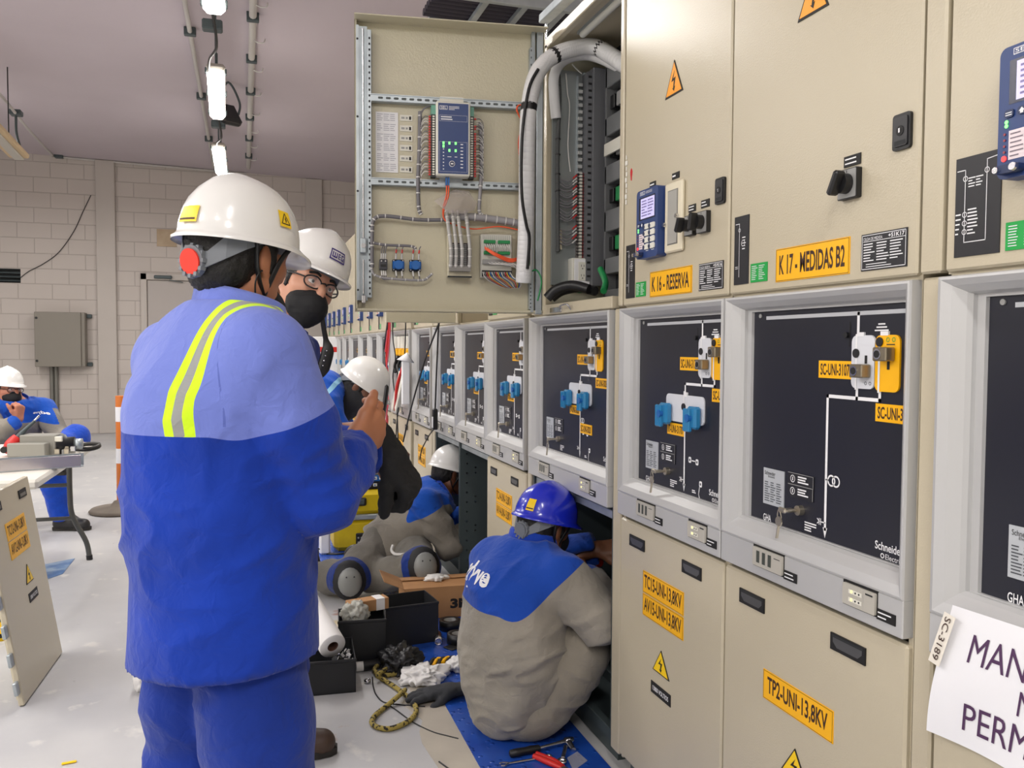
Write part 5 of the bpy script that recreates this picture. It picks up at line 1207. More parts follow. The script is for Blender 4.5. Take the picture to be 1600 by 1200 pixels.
# ---------------------------------------------------------------- the people
def vec(p): return np.array(Vector(p))
def lateral(P, c, ax): return (P-vec(c))@vec(ax)
def build_person(label, J, cloth, trouser, sk, scale=1.0, hb=.006, hc=.007, hands=None, boots=None, jacket=None, amp=.006, collar=None, legs=(.105, .086, .074), seed=1, head=True, tz=None, cuffs=None, sleeve=(.075, .066, .052), waistcut=True):
    """J: joints in the room.  One continuous body; clothing, hair and boots are its children."""
    F = nrm(J['F']); up = nrm(Vector(J['neck'])-Vector(J['pelvis'])); R = F.cross(up).normalized(); F2 = up.cross(R).normalized()
    Fp = nrm(J.get('Fp', J['F'])); Rp = nrm(J['hipax']) if 'hipax' in J else Fp.cross(V(0, 0, 1)).normalized()
    pel, chest, neck = (Vector(J[k]) for k in ('pelvis', 'chest', 'neck'))
    hip = {'R': pel+Rp*.09*scale-V(0, 0, .03), 'L': pel-Rp*.09*scale-V(0, 0, .03)}
    hc_, hR = Vector(J['head']), J['headR']
    f = Field(); A = vec
    f.cap(A(pel), A(chest), .135*scale, .145*scale, .05, (A(F2), 1.45)); f.cap(A(chest), A(neck-up*.03), .13*scale, .07*scale, .06, (A(F2), 1.3))
    f.cap(A(neck-up*.02), A(hc_+hR @ V(0, -.02, -.06)), .058*scale, .054*scale, .03)
    for s_ in 'LR':
        f.chain([A(chest.lerp(neck, .55)), A(J['S'+s_])], [.06*scale, .055*scale], .05)
        f.chain([A(J['S'+s_]), A(J['E'+s_]), A(J['W'+s_])], [.05*scale, .042*scale, .029*scale], .03)
        f.chain([A(hip[s_]), A(J['K'+s_]), A(J['A'+s_])], [.085*scale, .058*scale, .042*scale], .04); f.cap(A(J['A'+s_]), A(Vector(J['A'+s_]).lerp(Vector(J['T'+s_]), .5)), .032*scale, .026*scale, .03)
        hd = (hands or {}).get(s_)
        if hd: hand_field(f, J['W'+s_], **hd)
    head_field(f, hc_, hR, scale)
    P, Q = f.mesh(hb); body = surf('person', P, Q, sk); tag(body, label, 'person')
    # jacket
    jw, jd = J.get('jw', .2)*scale, J.get('jd', .15)*scale; g = Field(); fl = (A(F2), jw/jd)
    mid = pel.lerp(chest, .5)+(Vector(J['bulge']) if 'bulge' in J else V(0, 0, 0))
    g.cap(A(J.get('hem', pel)), A(mid), jw*J.get('hemw', 1.0), jw*.98, .05, fl); g.cap(A(mid), A(chest), jw*.98, jw*.93, .06, fl); g.cap(A(chest), A(neck-up*.045), jw*.86, jw*.40, .09, fl)
    for s_ in 'LR':
        Sx = Vector(J['S'+s_]); out = (Sx-chest.lerp(neck, .5)).normalized()
        g.cap(A(chest.lerp(neck, .62)), A(Sx-out*.02), .085*scale, sleeve[0]*1.02*scale, .07)
        E_, W_ = Vector(J['E'+s_]), Vector(J['W'+s_]); ws = W_-(W_-E_).normalized()*.015
        g.chain([A(Sx), A(Sx.lerp(E_, .5)+V(0, 0, -.004)), A(E_), A(E_.lerp(ws, .55)), A(ws)], [sleeve[0]*scale, sleeve[0]*.97*scale, sleeve[1]*scale, sleeve[1]*.92*scale, sleeve[2]*scale], J.get('slk', .022))
        g.cut(A(ws+(W_-E_).normalized()*.005), A(W_-E_), .13)
    if waistcut: g.cut(A(J.get('hemcut', J.get('hem', pel))), A(J.get('hemn', -up)), .45)
    g.cut(A(neck+up*.012), A(up), .12)
    P, Q = g.mesh(hc); P = folds(P, Q, amp, J.get('fold', (5, 5, 13)), seed); 
    zones = cloth['zones'](P, F2, R, up) if cloth.get('zones') else {}
    jk = surf('jacket', P, Q, cloth['mat'], body, zones)
    # trousers
    g = Field(); tw = J.get('tw', .165)*scale
    g.cap(A(pel+(chest-pel).normalized()*.06), A(pel-V(0, 0, .02)), tw*.9, tw, .05, (A(Fp), 1.25))
    for s_ in 'LR':
        K_, A_ = Vector(J['K'+s_]), Vector(J['A'+s_])
        g.chain([A(hip[s_]), A(hip[s_].lerp(K_, .55)), A(K_), A(K_.lerp(A_, .5)), A(A_)], [legs[0]*scale, legs[0]*.93*scale, legs[1]*scale, legs[1]*.95*scale, legs[2]*scale], .045)
        g.cut(A(A_), A(A_-K_), .14)
    if J.get('floor') is not None: g.cut((0, 0, J['floor']), (0, 0, -1))
    P, Q = g.mesh(hc); P = folds(P, Q, amp*.6, (7, 7, 14), seed+5)
    if J.get('floor') is not None: P[:, 2] = np.maximum(P[:, 2], J['floor'])
    surf('trousers', P, Q, trouser, body, tz(P) if tz else None)
    if collar:
        b = MB(); T = Matrix.Translation(neck) @ Matrix((R, F2, up)).transposed().to_4x4(); b.M = T; n = 30; ri = []
        for (rr, z, dz) in ((.092, -.05, 0), (.088, -.01, 0), (.080, .030, .01), (.083, .034, .01), (.088, .028, .008), (.097, -.02, 0), (.104, -.055, 0)):
            ri.append([V(rr*math.sin(2*PI*j/n)*1.04, rr*math.cos(2*PI*j/n)*.98+.004, z-dz*1.6*math.cos(2*PI*j/n)-(.03 if math.cos(2*PI*j/n) > .9 else 0)) for j in range(n)])
        b.ringsurf(ri, collar, True, False); b.obj('collar', body)
    for s_ in 'LR':
        if boots: boot(body, J['A'+s_]+(Vector(J['A'+s_])-Vector(J['T'+s_])).normalized()*.065*V(1, 1, 0)-V(0, 0, Vector(J['A'+s_]).z) if J.get('stand', True) else Vector(J['A'+s_]), Vector(J['T'+s_])*V(1, 1, 0) if J.get('stand', True) else Vector(J['T'+s_]), boots)
    return body, dict(F=F2, R=R, up=up, hip=hip, jacket=jk)
blue = (13, 54, 160); peri = (112, 127, 204); greyc = (132, 126, 116); yoke_b = (22, 74, 180)
peric = zone_mat('periwinkle_cloth', peri, [])
bluec = zone_mat('blue_cloth', blue, [])
# --- A: foreground man seen from behind, looking at the phone in his hand
Fa = V(math.sin(math.radians(61)), math.cos(math.radians(61)), 0); Ra = V(Fa.y, -Fa.x, 0)
pa = V(-.045, 1.76, .86); ca = V(-.048, 1.75, 1.235); na = V(-.012, 1.765, 1.425)
wr = atY(549, 703, 1.79); wl = atY(601, 700, 1.95); er = atY(500, 772, 1.64)
cA = ca+V(0, 0, 0)
def sst(a, b, x): t = np.clip((x-a)/(b-a), 0, 1); return t*t*(3-2*t)
def zonesA(P, F, R, up):
    l = lateral(P, ca, R); arm = vec(er)-vec(J['SR']); L = np.linalg.norm(arm); t = (P-vec(J['SR']))@(arm/L)
    armL = vec(J['EL'])-vec(J['SL']); tL = (P-vec(J['SL']))@(armL/np.linalg.norm(armL))
    dR = np.linalg.norm(np.cross(P-vec(J['SR']), arm/L), axis=1)
    yk = P[:, 2]-1.200
    s_ = (l > .155) | ((t > .2) & (dR < .1)); wA = np.maximum(sst(.155, .215, l), np.where(dR < .1, sst(.16, .28, t), 0)); yk = yk*(1-wA)+(.125-t)*wA
    yk = np.where(l < -.165, .135-tL, yk)
    body_ = ~s_
    sy = np.where(body_, np.minimum(np.minimum(.0245-np.abs(l-.116), yk), .16-l), -1); sg = np.where(body_, np.minimum(np.minimum(.0085-np.abs(l-.116), yk), .16-l), -1)
    cuffs_ = np.minimum(.006-np.abs((P-vec(wr))@vec(nrm(wr-er))+.075), .10-np.linalg.norm(P-vec(wr), axis=1))
    sm = np.where((P[:, 2] > 1.215) & (l > .05), .0016-np.abs(l-.176+.16*np.clip(P[:, 2]-1.25, 0, .3)), -1.)
    return {'yoke': yk, 'seam': sm, 'band': sy, 'grey': sg, 'cuffband': cuffs_}
J = dict(F=Fa, pelvis=pa, chest=ca, neck=na, head=V(-.006, 1.775, 1.538), headR=head_frame((math.sin(math.radians(45)), math.cos(math.radians(45))), 5, 2),
         SR=V(.040, 1.602, 1.345), SL=V(-.135, 1.885, 1.325), ER=er, WR=wr, EL=V(.05, 2.0, 1.10), WL=wl,
         KR=V(.03, 1.66, .47), KL=V(-.10, 1.84, .47), AR=V(.0, 1.64, .1), AL=V(-.13, 1.83, .1), TR=V(.16, 1.74, .03), TL=V(.03, 1.93, .03),
         fold=(5, 5, 10), tw=.142, jw=.195, jd=.163, hem=V(-.045, 1.755, .74), hemw=1.07, hemcut=V(-.045, 1.755, .745), hemn=V(.05, -.12, -1), bulge=V(-.004, .004, 0))
clothA = dict(mat=zone_mat('two_tone_blue_jacket', blue, [('yoke', peri), ('seam', (92, 106, 182)), ('band', (206, 244, 40)), ('grey', (150, 152, 150)), ('cuffband', (196, 240, 90))]), zones=zonesA)
hd = nrm(atY(600, 662, 1.865)-wr)
hn = nrm(V(-.62, .74, .2))
handsA = {'R': dict(d=hd, n=hn, thumb_side=1, curls=((.45, .75, .5), (.6, .9, .6), (.7, 1.0, .6), (.75, 1.0, .6)), thumb=(.5, .9, .12), sc=1.1)}
skA = skin('tan_skin', (184, 122, 88))
A_, infA = build_person('person in two-tone blue jacket and white hard hat seen from behind, holding a phone', J, clothA, zone_mat('blue_trousers', (18, 50, 142), []), skA, hb=.0048, hc=.006, hands=handsA, boots=bootb, amp=.0095, collar=peric, seed=4, legs=(.106, .094, .085))
JA = J
hair(A_, J['head'], J['headR'])
helmet(A_, J['head'], J['headR'], helw, stickers=[(math.radians(83), .36, .034, .034, 'warn'), (math.radians(182), .22, .055, .034, 'yellow')], sc=.93, peak=.045)
face_mask(A_, J['head']+J['headR'] @ V(0, -.008, -.045), J['headR'])
# gloved left hand
f = Field(); d = nrm(V(.52, -.05, -.80)); n = nrm(V(-.62, .55, -.45)); w0 = wl+d*.0
f.cap(vec(w0-d*.05), vec(w0+d*.03), .036, .037, .02); hand_field(f, w0+d*.015, d, n, -1, curls=((.9, 1.2, .8), (1.0, 1.2, .8), (1.05, 1.2, .8), (1.1, 1.2, .8)), sc=1.1, thumb=(.5, .75, .5), k=.012, rad=1.25)
f.cut(vec(w0-d*.052), vec(-d), .06); P, Q = f.mesh(.0045); P = folds(P, Q, .002, (40, 40, 60), 3); surf('glove', P, Q, glovem, A_)
# the phone he holds
pc = atY(601, 643, 1.935); t = thing('smartphone', 'dark smartphone held up in the foreground hand', 'phone', pc)
Rp_ = frame_from(nrm(V(.15, .1, 1)), V(-.95, .2, .1))
b = MB(); b.box((-.036, -.05, -.004), (.036, .07, .004), black, .004, Rp_); b.obj('case', t)
b = MB(); b.box((-.033, -.046, .0042), (.033, .066, .0046), mat('phone_screen', (150, 160, 170), .1, emit=.3), 0, Rp_); b.obj('display', t)
# --- B: man in white helmet, mask and glasses behind him, his face turned to the camera
def two_tone(name, top, low, extra=()): return zone_mat(name, low, [('yoke', top)]+list(extra))
Fb = nrm((.85, -.52, 0))
hb_ = atY(480, 446, 2.72)
J = dict(F=Fb, pelvis=V(.06, 2.84, .88), chest=V(.075, 2.83, 1.22), neck=V(.105, 2.80, 1.395), head=hb_, headR=head_frame((.40, -.92), 5, -22),
         SR=V(.03, 2.66, 1.33), SL=V(.17, 2.97, 1.33), ER=V(.12, 2.56, 1.12), WR=V(.26, 2.66, 1.10), EL=V(.2, 3.05, 1.08), WL=V(.24, 2.98, .86),
         KR=V(.12, 2.80, .48), KL=V(.1, 2.96, .48), AR=V(.12, 2.83, .1), AL=V(.02, 2.98, .1), TR=atZ(527, 1176, .0), TL=V(.2, 2.96, .02),
         jw=.19, jd=.14, hem=V(.06, 2.84, .8))
J['AR'] = J['TR']+V(-.205, .03, .1)
jb = J
def zonesB(P, F, R, up):
    w = vec(jb['WR']); e = vec(jb['ER']); t = (P-e)@((w-e)/np.linalg.norm(w-e)); near = np.linalg.norm(P-(e+w)/2, axis=1)
    return {'band': np.where(near < .15, .007-np.abs(t-.05), -1.)}
skB = skin('fair_skin', (206, 150, 122))
B_, infB = build_person('person in blue coverall with white hard hat, black mask and glasses, face to the camera', J, dict(mat=zone_mat('blue_coverall_banded', (22, 58, 160), [('band', (190, 220, 90))]), zones=zonesB), bluec, skB, hb=.006, hc=.008,
    hands={'R': dict(d=(.9, .2, .1), n=(0, 0, -1), thumb_side=1), 'L': dict(d=(.3, -.1, -.9), n=(0, -1, 0), thumb_side=-1)}, boots=bootm, amp=.006, collar=zone_mat('blue_collar', (22, 62, 170), []), seed=7)
hair(B_, J['head'], J['headR']); eyes_glasses(B_, J['head'], J['headR']); face_mask(B_, J['head']+J['headR'] @ V(0, .002, -.012), J['headR'])
hB = helmet(B_, J['head']+J['headR'] @ V(0, -.006, .024), J['headR'], helw, back='none', strap=False, sc=.98, peak=.045, stickers=[(0, .36, .062, .036, 'logo')])
b = MB(); q0 = atY(502, 462, 2.66)
P_ = [q0, atY(504, 500, 2.65), atY(509, 530, 2.66), atY(512, 548, 2.66), atY(505, 575, 2.66), atY(498, 590, 2.66)]
b.tube(P_, [.006, .007, .008, .019, .02, .008], black, 8, flat=.35)
for k in range(4): p = P_[3].lerp(P_[4], k/3.5)+V(-.004, -.012, 0); b.ell(p, .0028, steel, n=8, k=6)
b.obj('chin_strap', hB)
# --- C: man in white helmet bending towards the cabinets, dark neck gaiter
hc0 = atY(566, 604, 4.62)
J = dict(F=nrm((.55, -.12, -.85)), Fp=V(1, -.1, 0), pelvis=V(.02, 4.72, .93), chest=V(.36, 4.68, 1.09), neck=atY(528, 640, 4.64), head=hc0, headR=head_frame((.93, -.36), 34, 0),
         SR=V(.40, 4.50, 1.05), SL=V(.44, 4.84, 1.05), ER=V(.50, 4.44, .80), WR=V(.68, 4.56, .72), EL=V(.58, 4.9, .82), WL=V(.78, 4.8, .8),
         KR=V(.06, 4.66, .48), KL=V(.10, 4.82, .48), AR=V(-.02, 4.64, .1), AL=V(.02, 4.86, .1), TR=V(.15, 4.6, .02), TL=V(.18, 4.84, .02), jw=.185, jd=.14, hem=V(.0, 4.72, .9))
jc = J
def zonesC(P, F, R, up):
    t = (P-vec(jc['neck']))@vec(nrm(jc['neck']-jc['chest'])); return {'band': .012-np.abs(t+.06)}
C_, infC = build_person('person in blue jacket and white hard hat bending towards the cabinets, dark neck gaiter', J, dict(mat=zone_mat('blue_jacket_light_band', (16, 82, 190), [('band', (150, 206, 240))]), zones=zonesC), bluec, skin('brown_skin', (132, 88, 66)), hb=.007, hc=.009,
    hands={'R': dict(d=(.7, .3, -.4), n=(0, 0, -1), thumb_side=1), 'L': dict(d=(.8, -.1, -.3), n=(0, 0, -1), thumb_side=-1)}, boots=bootb, seed=9, waistcut=True)
f = Field(); hR = J['headR']; T = lambda x, y, z: vec(hc0+hR @ V(x, y, z))
f.cap(T(0, -.02, -.05), T(0, -.035, -.15), .086, .092, .03); f.ell(T(0, .03, -.055), np.array((.074, .08, .066)), np.array(hR), .03); f.cut(T(0, .02, -.008), hR @ V(0, .28, 1))
P, Q = f.mesh(.007); P = folds(P, Q, .004, (12, 12, 30), 3); surf('neck_gaiter', P, Q, zone_mat('charcoal_knit', (58, 58, 60), []), C_)
hair(C_, hc0, hR); helmet(C_, hc0, hR, helw, strap=False, sc=.98, peak=.04, knobcol=black)
# --- D: man kneeling on the floor, leaning into the open bay
J = dict(F=nrm((.62, .25, -.55)), Fp=nrm((.3, -.9, 0)), hipax=V(-.55, -.25, 0), pelvis=V(.80, 4.80, .25), chest=V(1.0, 4.80, .44), neck=atY(689, 772, 4.80), head=atY(703, 738, 4.84), headR=head_frame((.92, .25), 16, 0),
         SR=V(.96, 4.63, .49), SL=V(1.02, 5.0, .49), ER=V(1.09, 4.60, .24), WR=V(1.27, 4.76, .32), EL=V(1.2, 5.0, .3), WL=V(1.38, 4.9, .4),
         KR=V(.52, 4.50, .125), KL=V(.895, 4.40, .19), AR=V(.37, 4.76, .09), AL=V(.62, 4.60, .09), TR=V(.28, 4.94, .06), TL=V(.5, 4.75, .06), jw=.185, jd=.15, hem=V(.76, 4.80, .22), hemw=.98, floor=.006, stand=False, hemcut=V(.74, 4.8, .2))
jd_ = J
def zonesD(P, F, R, up):
    t = (P-vec(jd_['neck']))@vec(up)+.15; arm = vec(jd_['ER'])-vec(jd_['SR']); ta = (P-vec(jd_['SR']))@(arm/np.linalg.norm(arm)); l = lateral(P, jd_['chest'], R)
    w_ = sst(.06, .19, l); return {'yoke': t*(1-w_)+(.06-ta)*w_}
greym = two_tone('blue_grey_coverall', (22, 80, 180), greyc)
greytr = zone_mat('grey_trousers', (112, 108, 100), [('knee', (22, 48, 120))])
def kneezone(*ks): return lambda P: {'knee': np.max([.118-np.linalg.norm(P-vec(k), axis=1) for k in ks], axis=0)}
D_, infD = build_person('person in grey and blue coverall with knee pads kneeling, leaning into the open bay', J, dict(mat=greym, zones=zonesD), greytr, skin('dark_tan_skin', (128, 80, 56)), hb=.007, hc=.009,
    hands={'R': dict(d=(.8, .3, .2), n=(0, 0, -1), thumb_side=1), 'L': dict(d=(.8, 0, .2), n=(0, 0, -1), thumb_side=-1)}, boots=bootb, amp=.009, collar=yoke_b and zone_mat('blue_collar', (22, 62, 170), []), seed=11, tz=kneezone(J['KR'], J['KL']))
hair(D_, J['head'], J['headR']); helmet(D_, J['head'], J['headR'], helw, strap=True, sc=.96, peak=.04, back='none')
padm = mat('knee_pad_grey', (128, 130, 128), .4, bump=(60, .1)); padb = mat('knee_pad_black', (26, 26, 28), .7)
for k, nn in ((J['KR'], V(-.05, -1, .1)), (J['KL'], V(0, -1, .25))):
    R_ = frame_from(nrm(nn)); c = k+nrm(nn)*.094
    b = MB(); b.ell(k+nrm(nn)*.03, (.092, .075, .106), padb, R_); o = b.obj('knee_pad', D_)
    b = MB(); b.ell(c, (.062, .03, .075), padm, R_)
    for s_ in (-1, 1): b.ell(c+R_ @ V(s_*.02, .028, .03), .004, dark, n=8, k=5)
    b.obj('pad_shell', o)
b = MB(); w0 = atY(614, 852, 4.52); b.tube([w0, atY(612, 860, 4.5), atY(618, 866, 4.47), atY(634, 866, 4.45)], .008, wirew, 8); b.obj('white_cord', D_)
# --- E: man sitting on the mat in front of the open bay, blue helmet
Fe = nrm((math.sin(math.radians(60)), math.cos(math.radians(60)), 0)); Re = V(Fe.y, -Fe.x, 0)
J = dict(F=Fe, pelvis=V(.865, 2.76, .165), chest=V(.855, 2.73, .48), neck=V(.935, 2.79, .665), head=V(.985, 2.80, .722), headR=head_frame((math.sin(math.radians(62)), math.cos(math.radians(62))), 14, 3),
         SR=V(.985, 2.61, .575), SL=V(.83, 2.90, .575), ER=V(1.13, 2.60, .45), WR=V(1.20, 2.86, .50), EL=V(1.03, 3.05, .52), WL=atX(932, 858, 1.27),
         KR=V(1.10, 2.70, .31), KL=V(1.08, 3.16, .28), AR=V(1.06, 2.92, .10), AL=V(1.05, 2.98, .16), TR=V(1.0, 3.1, .06), TL=V(1.2, 3.0, .1), jw=.185, jd=.16, hem=V(.85, 2.745, .19), hemw=1.02, hemcut=V(.83, 2.74, .045), hemn=V(.62, .25, -1), bulge=V(-.015, -.02, 0), floor=.008, stand=False, hipax=Re)
for k_ in ('pelvis', 'chest', 'neck', 'head', 'SR', 'SL', 'hem', 'hemcut'): J[k_] = J[k_]+V(.045, .05, 0)
je = J
def zonesE(P, F, R, up):
    arm = vec(je['ER'])-vec(je['SR']); L = np.linalg.norm(arm); ta = (P-vec(je['SR']))@(arm/L); l = lateral(P, je['chest'], R); armL = vec(je['EL'])-vec(je['SL']); tl = (P-vec(je['SL']))@vec(nrm(armL))
    yk = (P-vec(je['chest']))@vec(nrm(V(-.05, -.1, 1)))-.012+.0*l
    w_ = sst(.07, .20, l); yk = yk*(1-w_)+(.0-ta)*w_; dl = np.linalg.norm(np.cross(P-vec(je['SL']), vec(nrm(armL))), axis=1); yk = np.where((l < -.15) & (dl < .1) & (tl > .02), .06-tl, yk)
    return {'yoke': yk}
skE = skin('tan_skin_seated', (146, 96, 68))
E_, infE = build_person('person in blue hard hat and grey-blue coverall sitting cross-legged on the blue mat', J, dict(mat=two_tone('grey_blue_coverall', (24, 72, 172), (150, 144, 133)), zones=zonesE), zone_mat('grey_work_trousers', (142, 135, 122), []), skE, hb=.006, hc=.0075,
    hands={'R': dict(d=(-.2, .5, .5), n=(0, .3, -.6), thumb_side=1, curls=((.8, 1.0, .6),)*4), 'L': dict(d=(.5, -.35, .1), n=(.3, .5, -.6), thumb_side=-1, curls=((.5, .8, .5),)*4)}, boots=bootb, amp=.013, collar=zone_mat('blue_collar', (22, 62, 170), []), seed=14, legs=(.122, .105, .088), sleeve=(.084, .08, .062))
hair(E_, J['head'], J['headR']); face_mask(E_, J['head'], J['headR'])
helmet(E_, J['head'], J['headR'], helb, back='knob', knobcol=susp, sc=.93, peak=.05, stickers=[(math.radians(165), .28, .035, .045, 'yellow')])
# lettering on his back
b = MB(); Tb = Matrix.Translation(J['chest']) @ Matrix((infE['R'], infE['F'], infE['up'])).transposed().to_4x4()
v, f_, asp = text_mesh('edyve', .03); deps = bpy.context.evaluated_depsgraph_get()

def onback(u, z):
    o = Tb @ V(u, -.5, z); d = (Tb.to_3x3() @ V(0, 1, 0)).normalized(); ok, loc, nn, i = infE['jacket'].ray_cast(o, d); return (loc+nn*.002) if ok else Tb @ V(u, -.16, z)
b.add([onback(-.19+.20*p[0], .03+.085*p[1]) for p in v], f_, white); b.obj('back_lettering', E_)
# the screwdriver in his hands
p0, p1 = atX(893, 893, 1.17), atX(934, 876, 1.30); d = (p1-p0)
t = thing('screwdriver', 'long steel driver with red collar held inside the open bay by the blue helmet man', 'screwdriver', p0)
MB().cyl(d*.05, d*1.0, .006, steel, 10).obj('shaft', t); MB().lathe([(.012, -.008), (.026, -.004), (.026, .006), (.012, .01)], redw, d, d, 18).obj('collar_ring', t)
# --- F: man seated behind the table, hand on his chin
Ff = nrm((.72, -.69, 0))
hf = atY(12, 609, 7.0)
J = dict(F=Ff, pelvis=V(-1.66, 7.08, .50), chest=V(-1.62, 7.03, .80), neck=V(-1.605, 7.0, .955), head=hf, headR=head_frame((.72, -.70), 0, -3),
         SR=V(-1.75, 6.90, .90), SL=V(-1.44, 7.10, .895), ER=V(-1.66, 6.70, .72), WR=atY(29, 655, 6.80), EL=V(-1.31, 6.98, .68), WL=V(-1.20, 6.82, .66),
         KR=V(-1.33, 6.72, .56), KL=V(-1.19, 6.90, .68), AR=atY(118, 808, 6.70), AL=V(-1.32, 6.58, .58), TR=atZ(142, 828, .0), TL=V(-1.22, 6.44, .52), jw=.19, jd=.145, hem=V(-1.66, 7.07, .52))
J['AR'] = J['TR']+V(-.20, .05, .1)
jf = J
def zonesF(P, F, R, up):
    yk = (P-vec(jf['neck']))@vec(up)+.135
    for s_ in 'RL':
        arm = vec(jf['E'+s_])-vec(jf['S'+s_]); ta = (P-vec(jf['S'+s_]))@vec(nrm(arm)); far = np.linalg.norm(np.cross(P-vec(jf['S'+s_]), vec(nrm(arm))), axis=1)
        l = lateral(P, jf['chest'], R)*(1 if s_ == 'R' else -1); yk = np.where((l > .17) & (far < .12), .07-ta, yk)
    wr_ = np.linalg.norm(P-vec(jf['WR']), axis=1); return {'yoke': np.maximum(yk, .075-wr_)}
F_, infF = build_person('person in grey-blue coverall seated behind the table, fist at masked chin', J, dict(mat=greym, zones=zonesF), zone_mat('royal_blue_trousers', (16, 72, 190), []), skin('ruddy_skin', (196, 128, 100)), hb=.007, hc=.009,
    hands={'R': dict(d=(.1, -.05, .7), n=(-.75, .5, .3), thumb_side=1, curls=((1.2, 1.3, .8),)*4, sc=1.05), 'L': dict(d=(.6, -.6, -.1), n=(0, 0, -1), thumb_side=-1)}, boots=None, amp=.008, collar=zone_mat('blue_collar', (22, 62, 170), []), seed=17)
boot(F_, V(J['AR'].x-.06, J['AR'].y+.015, 0), J['TR'], bootb); boot(F_, J['AL']+V(-.07, .05, -.12), J['AL']+V(.14, -.12, -.12), bootb)
hair(F_, J['head'], J['headR']); eyes_glasses(F_, J['head'], J['headR']); face_mask(F_, J['head'], J['headR']); helmet(F_, J['head']+J['headR'] @ V(0, -.006, .018), J['headR'], helw, strap=False, back='none', sc=.9, peak=.045)
Tb = Matrix.Translation(J['chest']) @ Matrix((infF['R'], infF['F'], infF['up'])).transposed().to_4x4()
b = MB()
def onfront(u, z):
    o = Tb @ V(u, .6, z); d = (Tb.to_3x3() @ V(0, -1, 0)).normalized(); ok, loc, nn, i = infF['jacket'].ray_cast(o, d); return (loc+nn*.003) if ok else Tb @ V(u, .16, z)
v, f_, asp = text_mesh('edyve', .03); b.add([onfront(-.05-.10*(1-p[0]) if False else -.14+.09*p[0], .075+.026*p[1]) for p in v], f_, white); b.obj('chest_lettering', F_)
# ---------------------------------------------------------------- floor mats and scattered tools
def mat_material():
    m = mat('blue_tread_rubber', (26, 74, 172), .26, spec=.5); nt, b = nodes(m); N = nt.nodes.new; L = nt.links.new
    tc = N('ShaderNodeTexCoord'); mp = N('ShaderNodeMapping'); mp.inputs['Rotation'].default_value = (0, 0, .785); mp.inputs['Scale'].default_value = (26, 26, 26)
    vo = N('ShaderNodeTexVoronoi'); vo.inputs['Scale'].default_value = 1.2; r = N('ShaderNodeValToRGB'); r.color_ramp.elements[0].position = .12; r.color_ramp.elements[1].position = .3
    bp = N('ShaderNodeBump'); bp.inputs['Strength'].default_value = .9; bp.inputs['Distance'].default_value = .004; bp.invert = True
    L(tc.outputs['Object'], mp.inputs['Vector']); L(mp.outputs['Vector'], vo.inputs['Vector']); L(vo.outputs['Distance'], r.inputs['Fac']); L(r.outputs['Color'], bp.inputs['Height']); L(bp.outputs['Normal'], b.inputs['Normal'])
    n = N('ShaderNodeTexNoise'); n.inputs['Scale'].default_value = 9; r2 = N('ShaderNodeValToRGB'); r2.color_ramp.elements[0].color = lin((18, 52, 140))+(1,); r2.color_ramp.elements[1].color = lin((40, 92, 190))+(1,)
    L(tc.outputs['Object'], n.inputs['Vector']); L(n.outputs['Fac'], r2.inputs['Fac']); L(r2.outputs['Color'], b.inputs['Base Color']); return m
rub = mat_material()
tag(MB().box((.717, 1.0, 0), (1.12, 4.62, .004), rub).obj('rubber_mat'), 'long blue tread-patterned rubber mat on the floor along the cabinets', 'mat')
tag(MB().box((.30, 5.35, 0), (1.1, 6.6, .004), rub).obj('rubber_mat'), 'farther blue rubber mat under the yellow case', 'mat')
strip = mat('bare_strip', (186, 178, 164), .6, bump=(12, .3, .003), var=(5, (170, 162, 150)))
b = MB(); n = 22; pts = []
for i in range(n+1):
    y = 1.6+1.9*i/n; pts.append((.715, y))
for i in range(n, -1, -1):
    y = 1.6+1.9*i/n; pts.append((.60+.02*math.sin(i*1.7)+.012*math.sin(i*4.1)-.05*(1-i/n), y))
vs = [V(x, y, .0015) for x, y in pts]; k = len(pts); b.add(vs+[V(x, y, 0) for x, y in pts], [tuple(range(k))]+[(i, i+k, (i+1) % k+k, (i+1) % k) for i in range(k)], strip); tag(b.obj('paper_strip'), 'pale crumpled strip lying along the left edge of the blue mat', 'strip')
Q = lambda px, py, z=0.0: atZ(px, py, z)
def flat_rope(name, label, cat, pts, r, m, n=8, zz=None, seg=8):
    P_ = [Q(x, y, (zz[i] if zz else r)) for i, (x, y) in enumerate(pts)]; return tag(MB().tube(P_, r, m, n, seg=seg).obj(name), label, cat)
def rope_mat():
    m = mat('braided_rope', (150, 132, 62), .8, bump=(240, .6, .002)); nt, b = nodes(m); N = nt.nodes.new; L = nt.links.new
    tc = N('ShaderNodeTexCoord'); n = N('ShaderNodeTexNoise'); n.inputs['Scale'].default_value = 70; n.inputs['Detail'].default_value = 1; r = N('ShaderNodeValToRGB'); r.color_ramp.interpolation = 'CONSTANT'; r.color_ramp.elements[0].color = lin((44, 38, 26))+(1,); r.color_ramp.elements[1].position = .43; r.color_ramp.elements[1].color = lin((164, 146, 74))+(1,)
    L(tc.outputs['Object'], n.inputs['Vector']); L(n.outputs['Fac'], r.inputs['Fac']); L(r.outputs['Color'], b.inputs['Base Color']); return m
rp = rope_mat()
flat_rope('rope', 'yellow and black braided rope looped on the floor before the black bins', 'rope', ((624, 1051), (606, 1055), (590, 1052), (585, 1046), (592, 1038), (603, 1032), (612, 1036), (602, 1046), (590, 1055), (596, 1060), (612, 1070), (630, 1083), (646, 1098), (650, 1112), (638, 1127), (612, 1138), (592, 1137), (581, 1129), (586, 1118), (604, 1103), (622, 1088), (633, 1078)), .0095, rp,
    zz=[.01, .012, .015, .02, .02, .015, .02, .028, .028, .012, .0095, .0095, .0095, .0095, .0095, .0095, .0095, .0095, .0095, .0095, .027, .012])
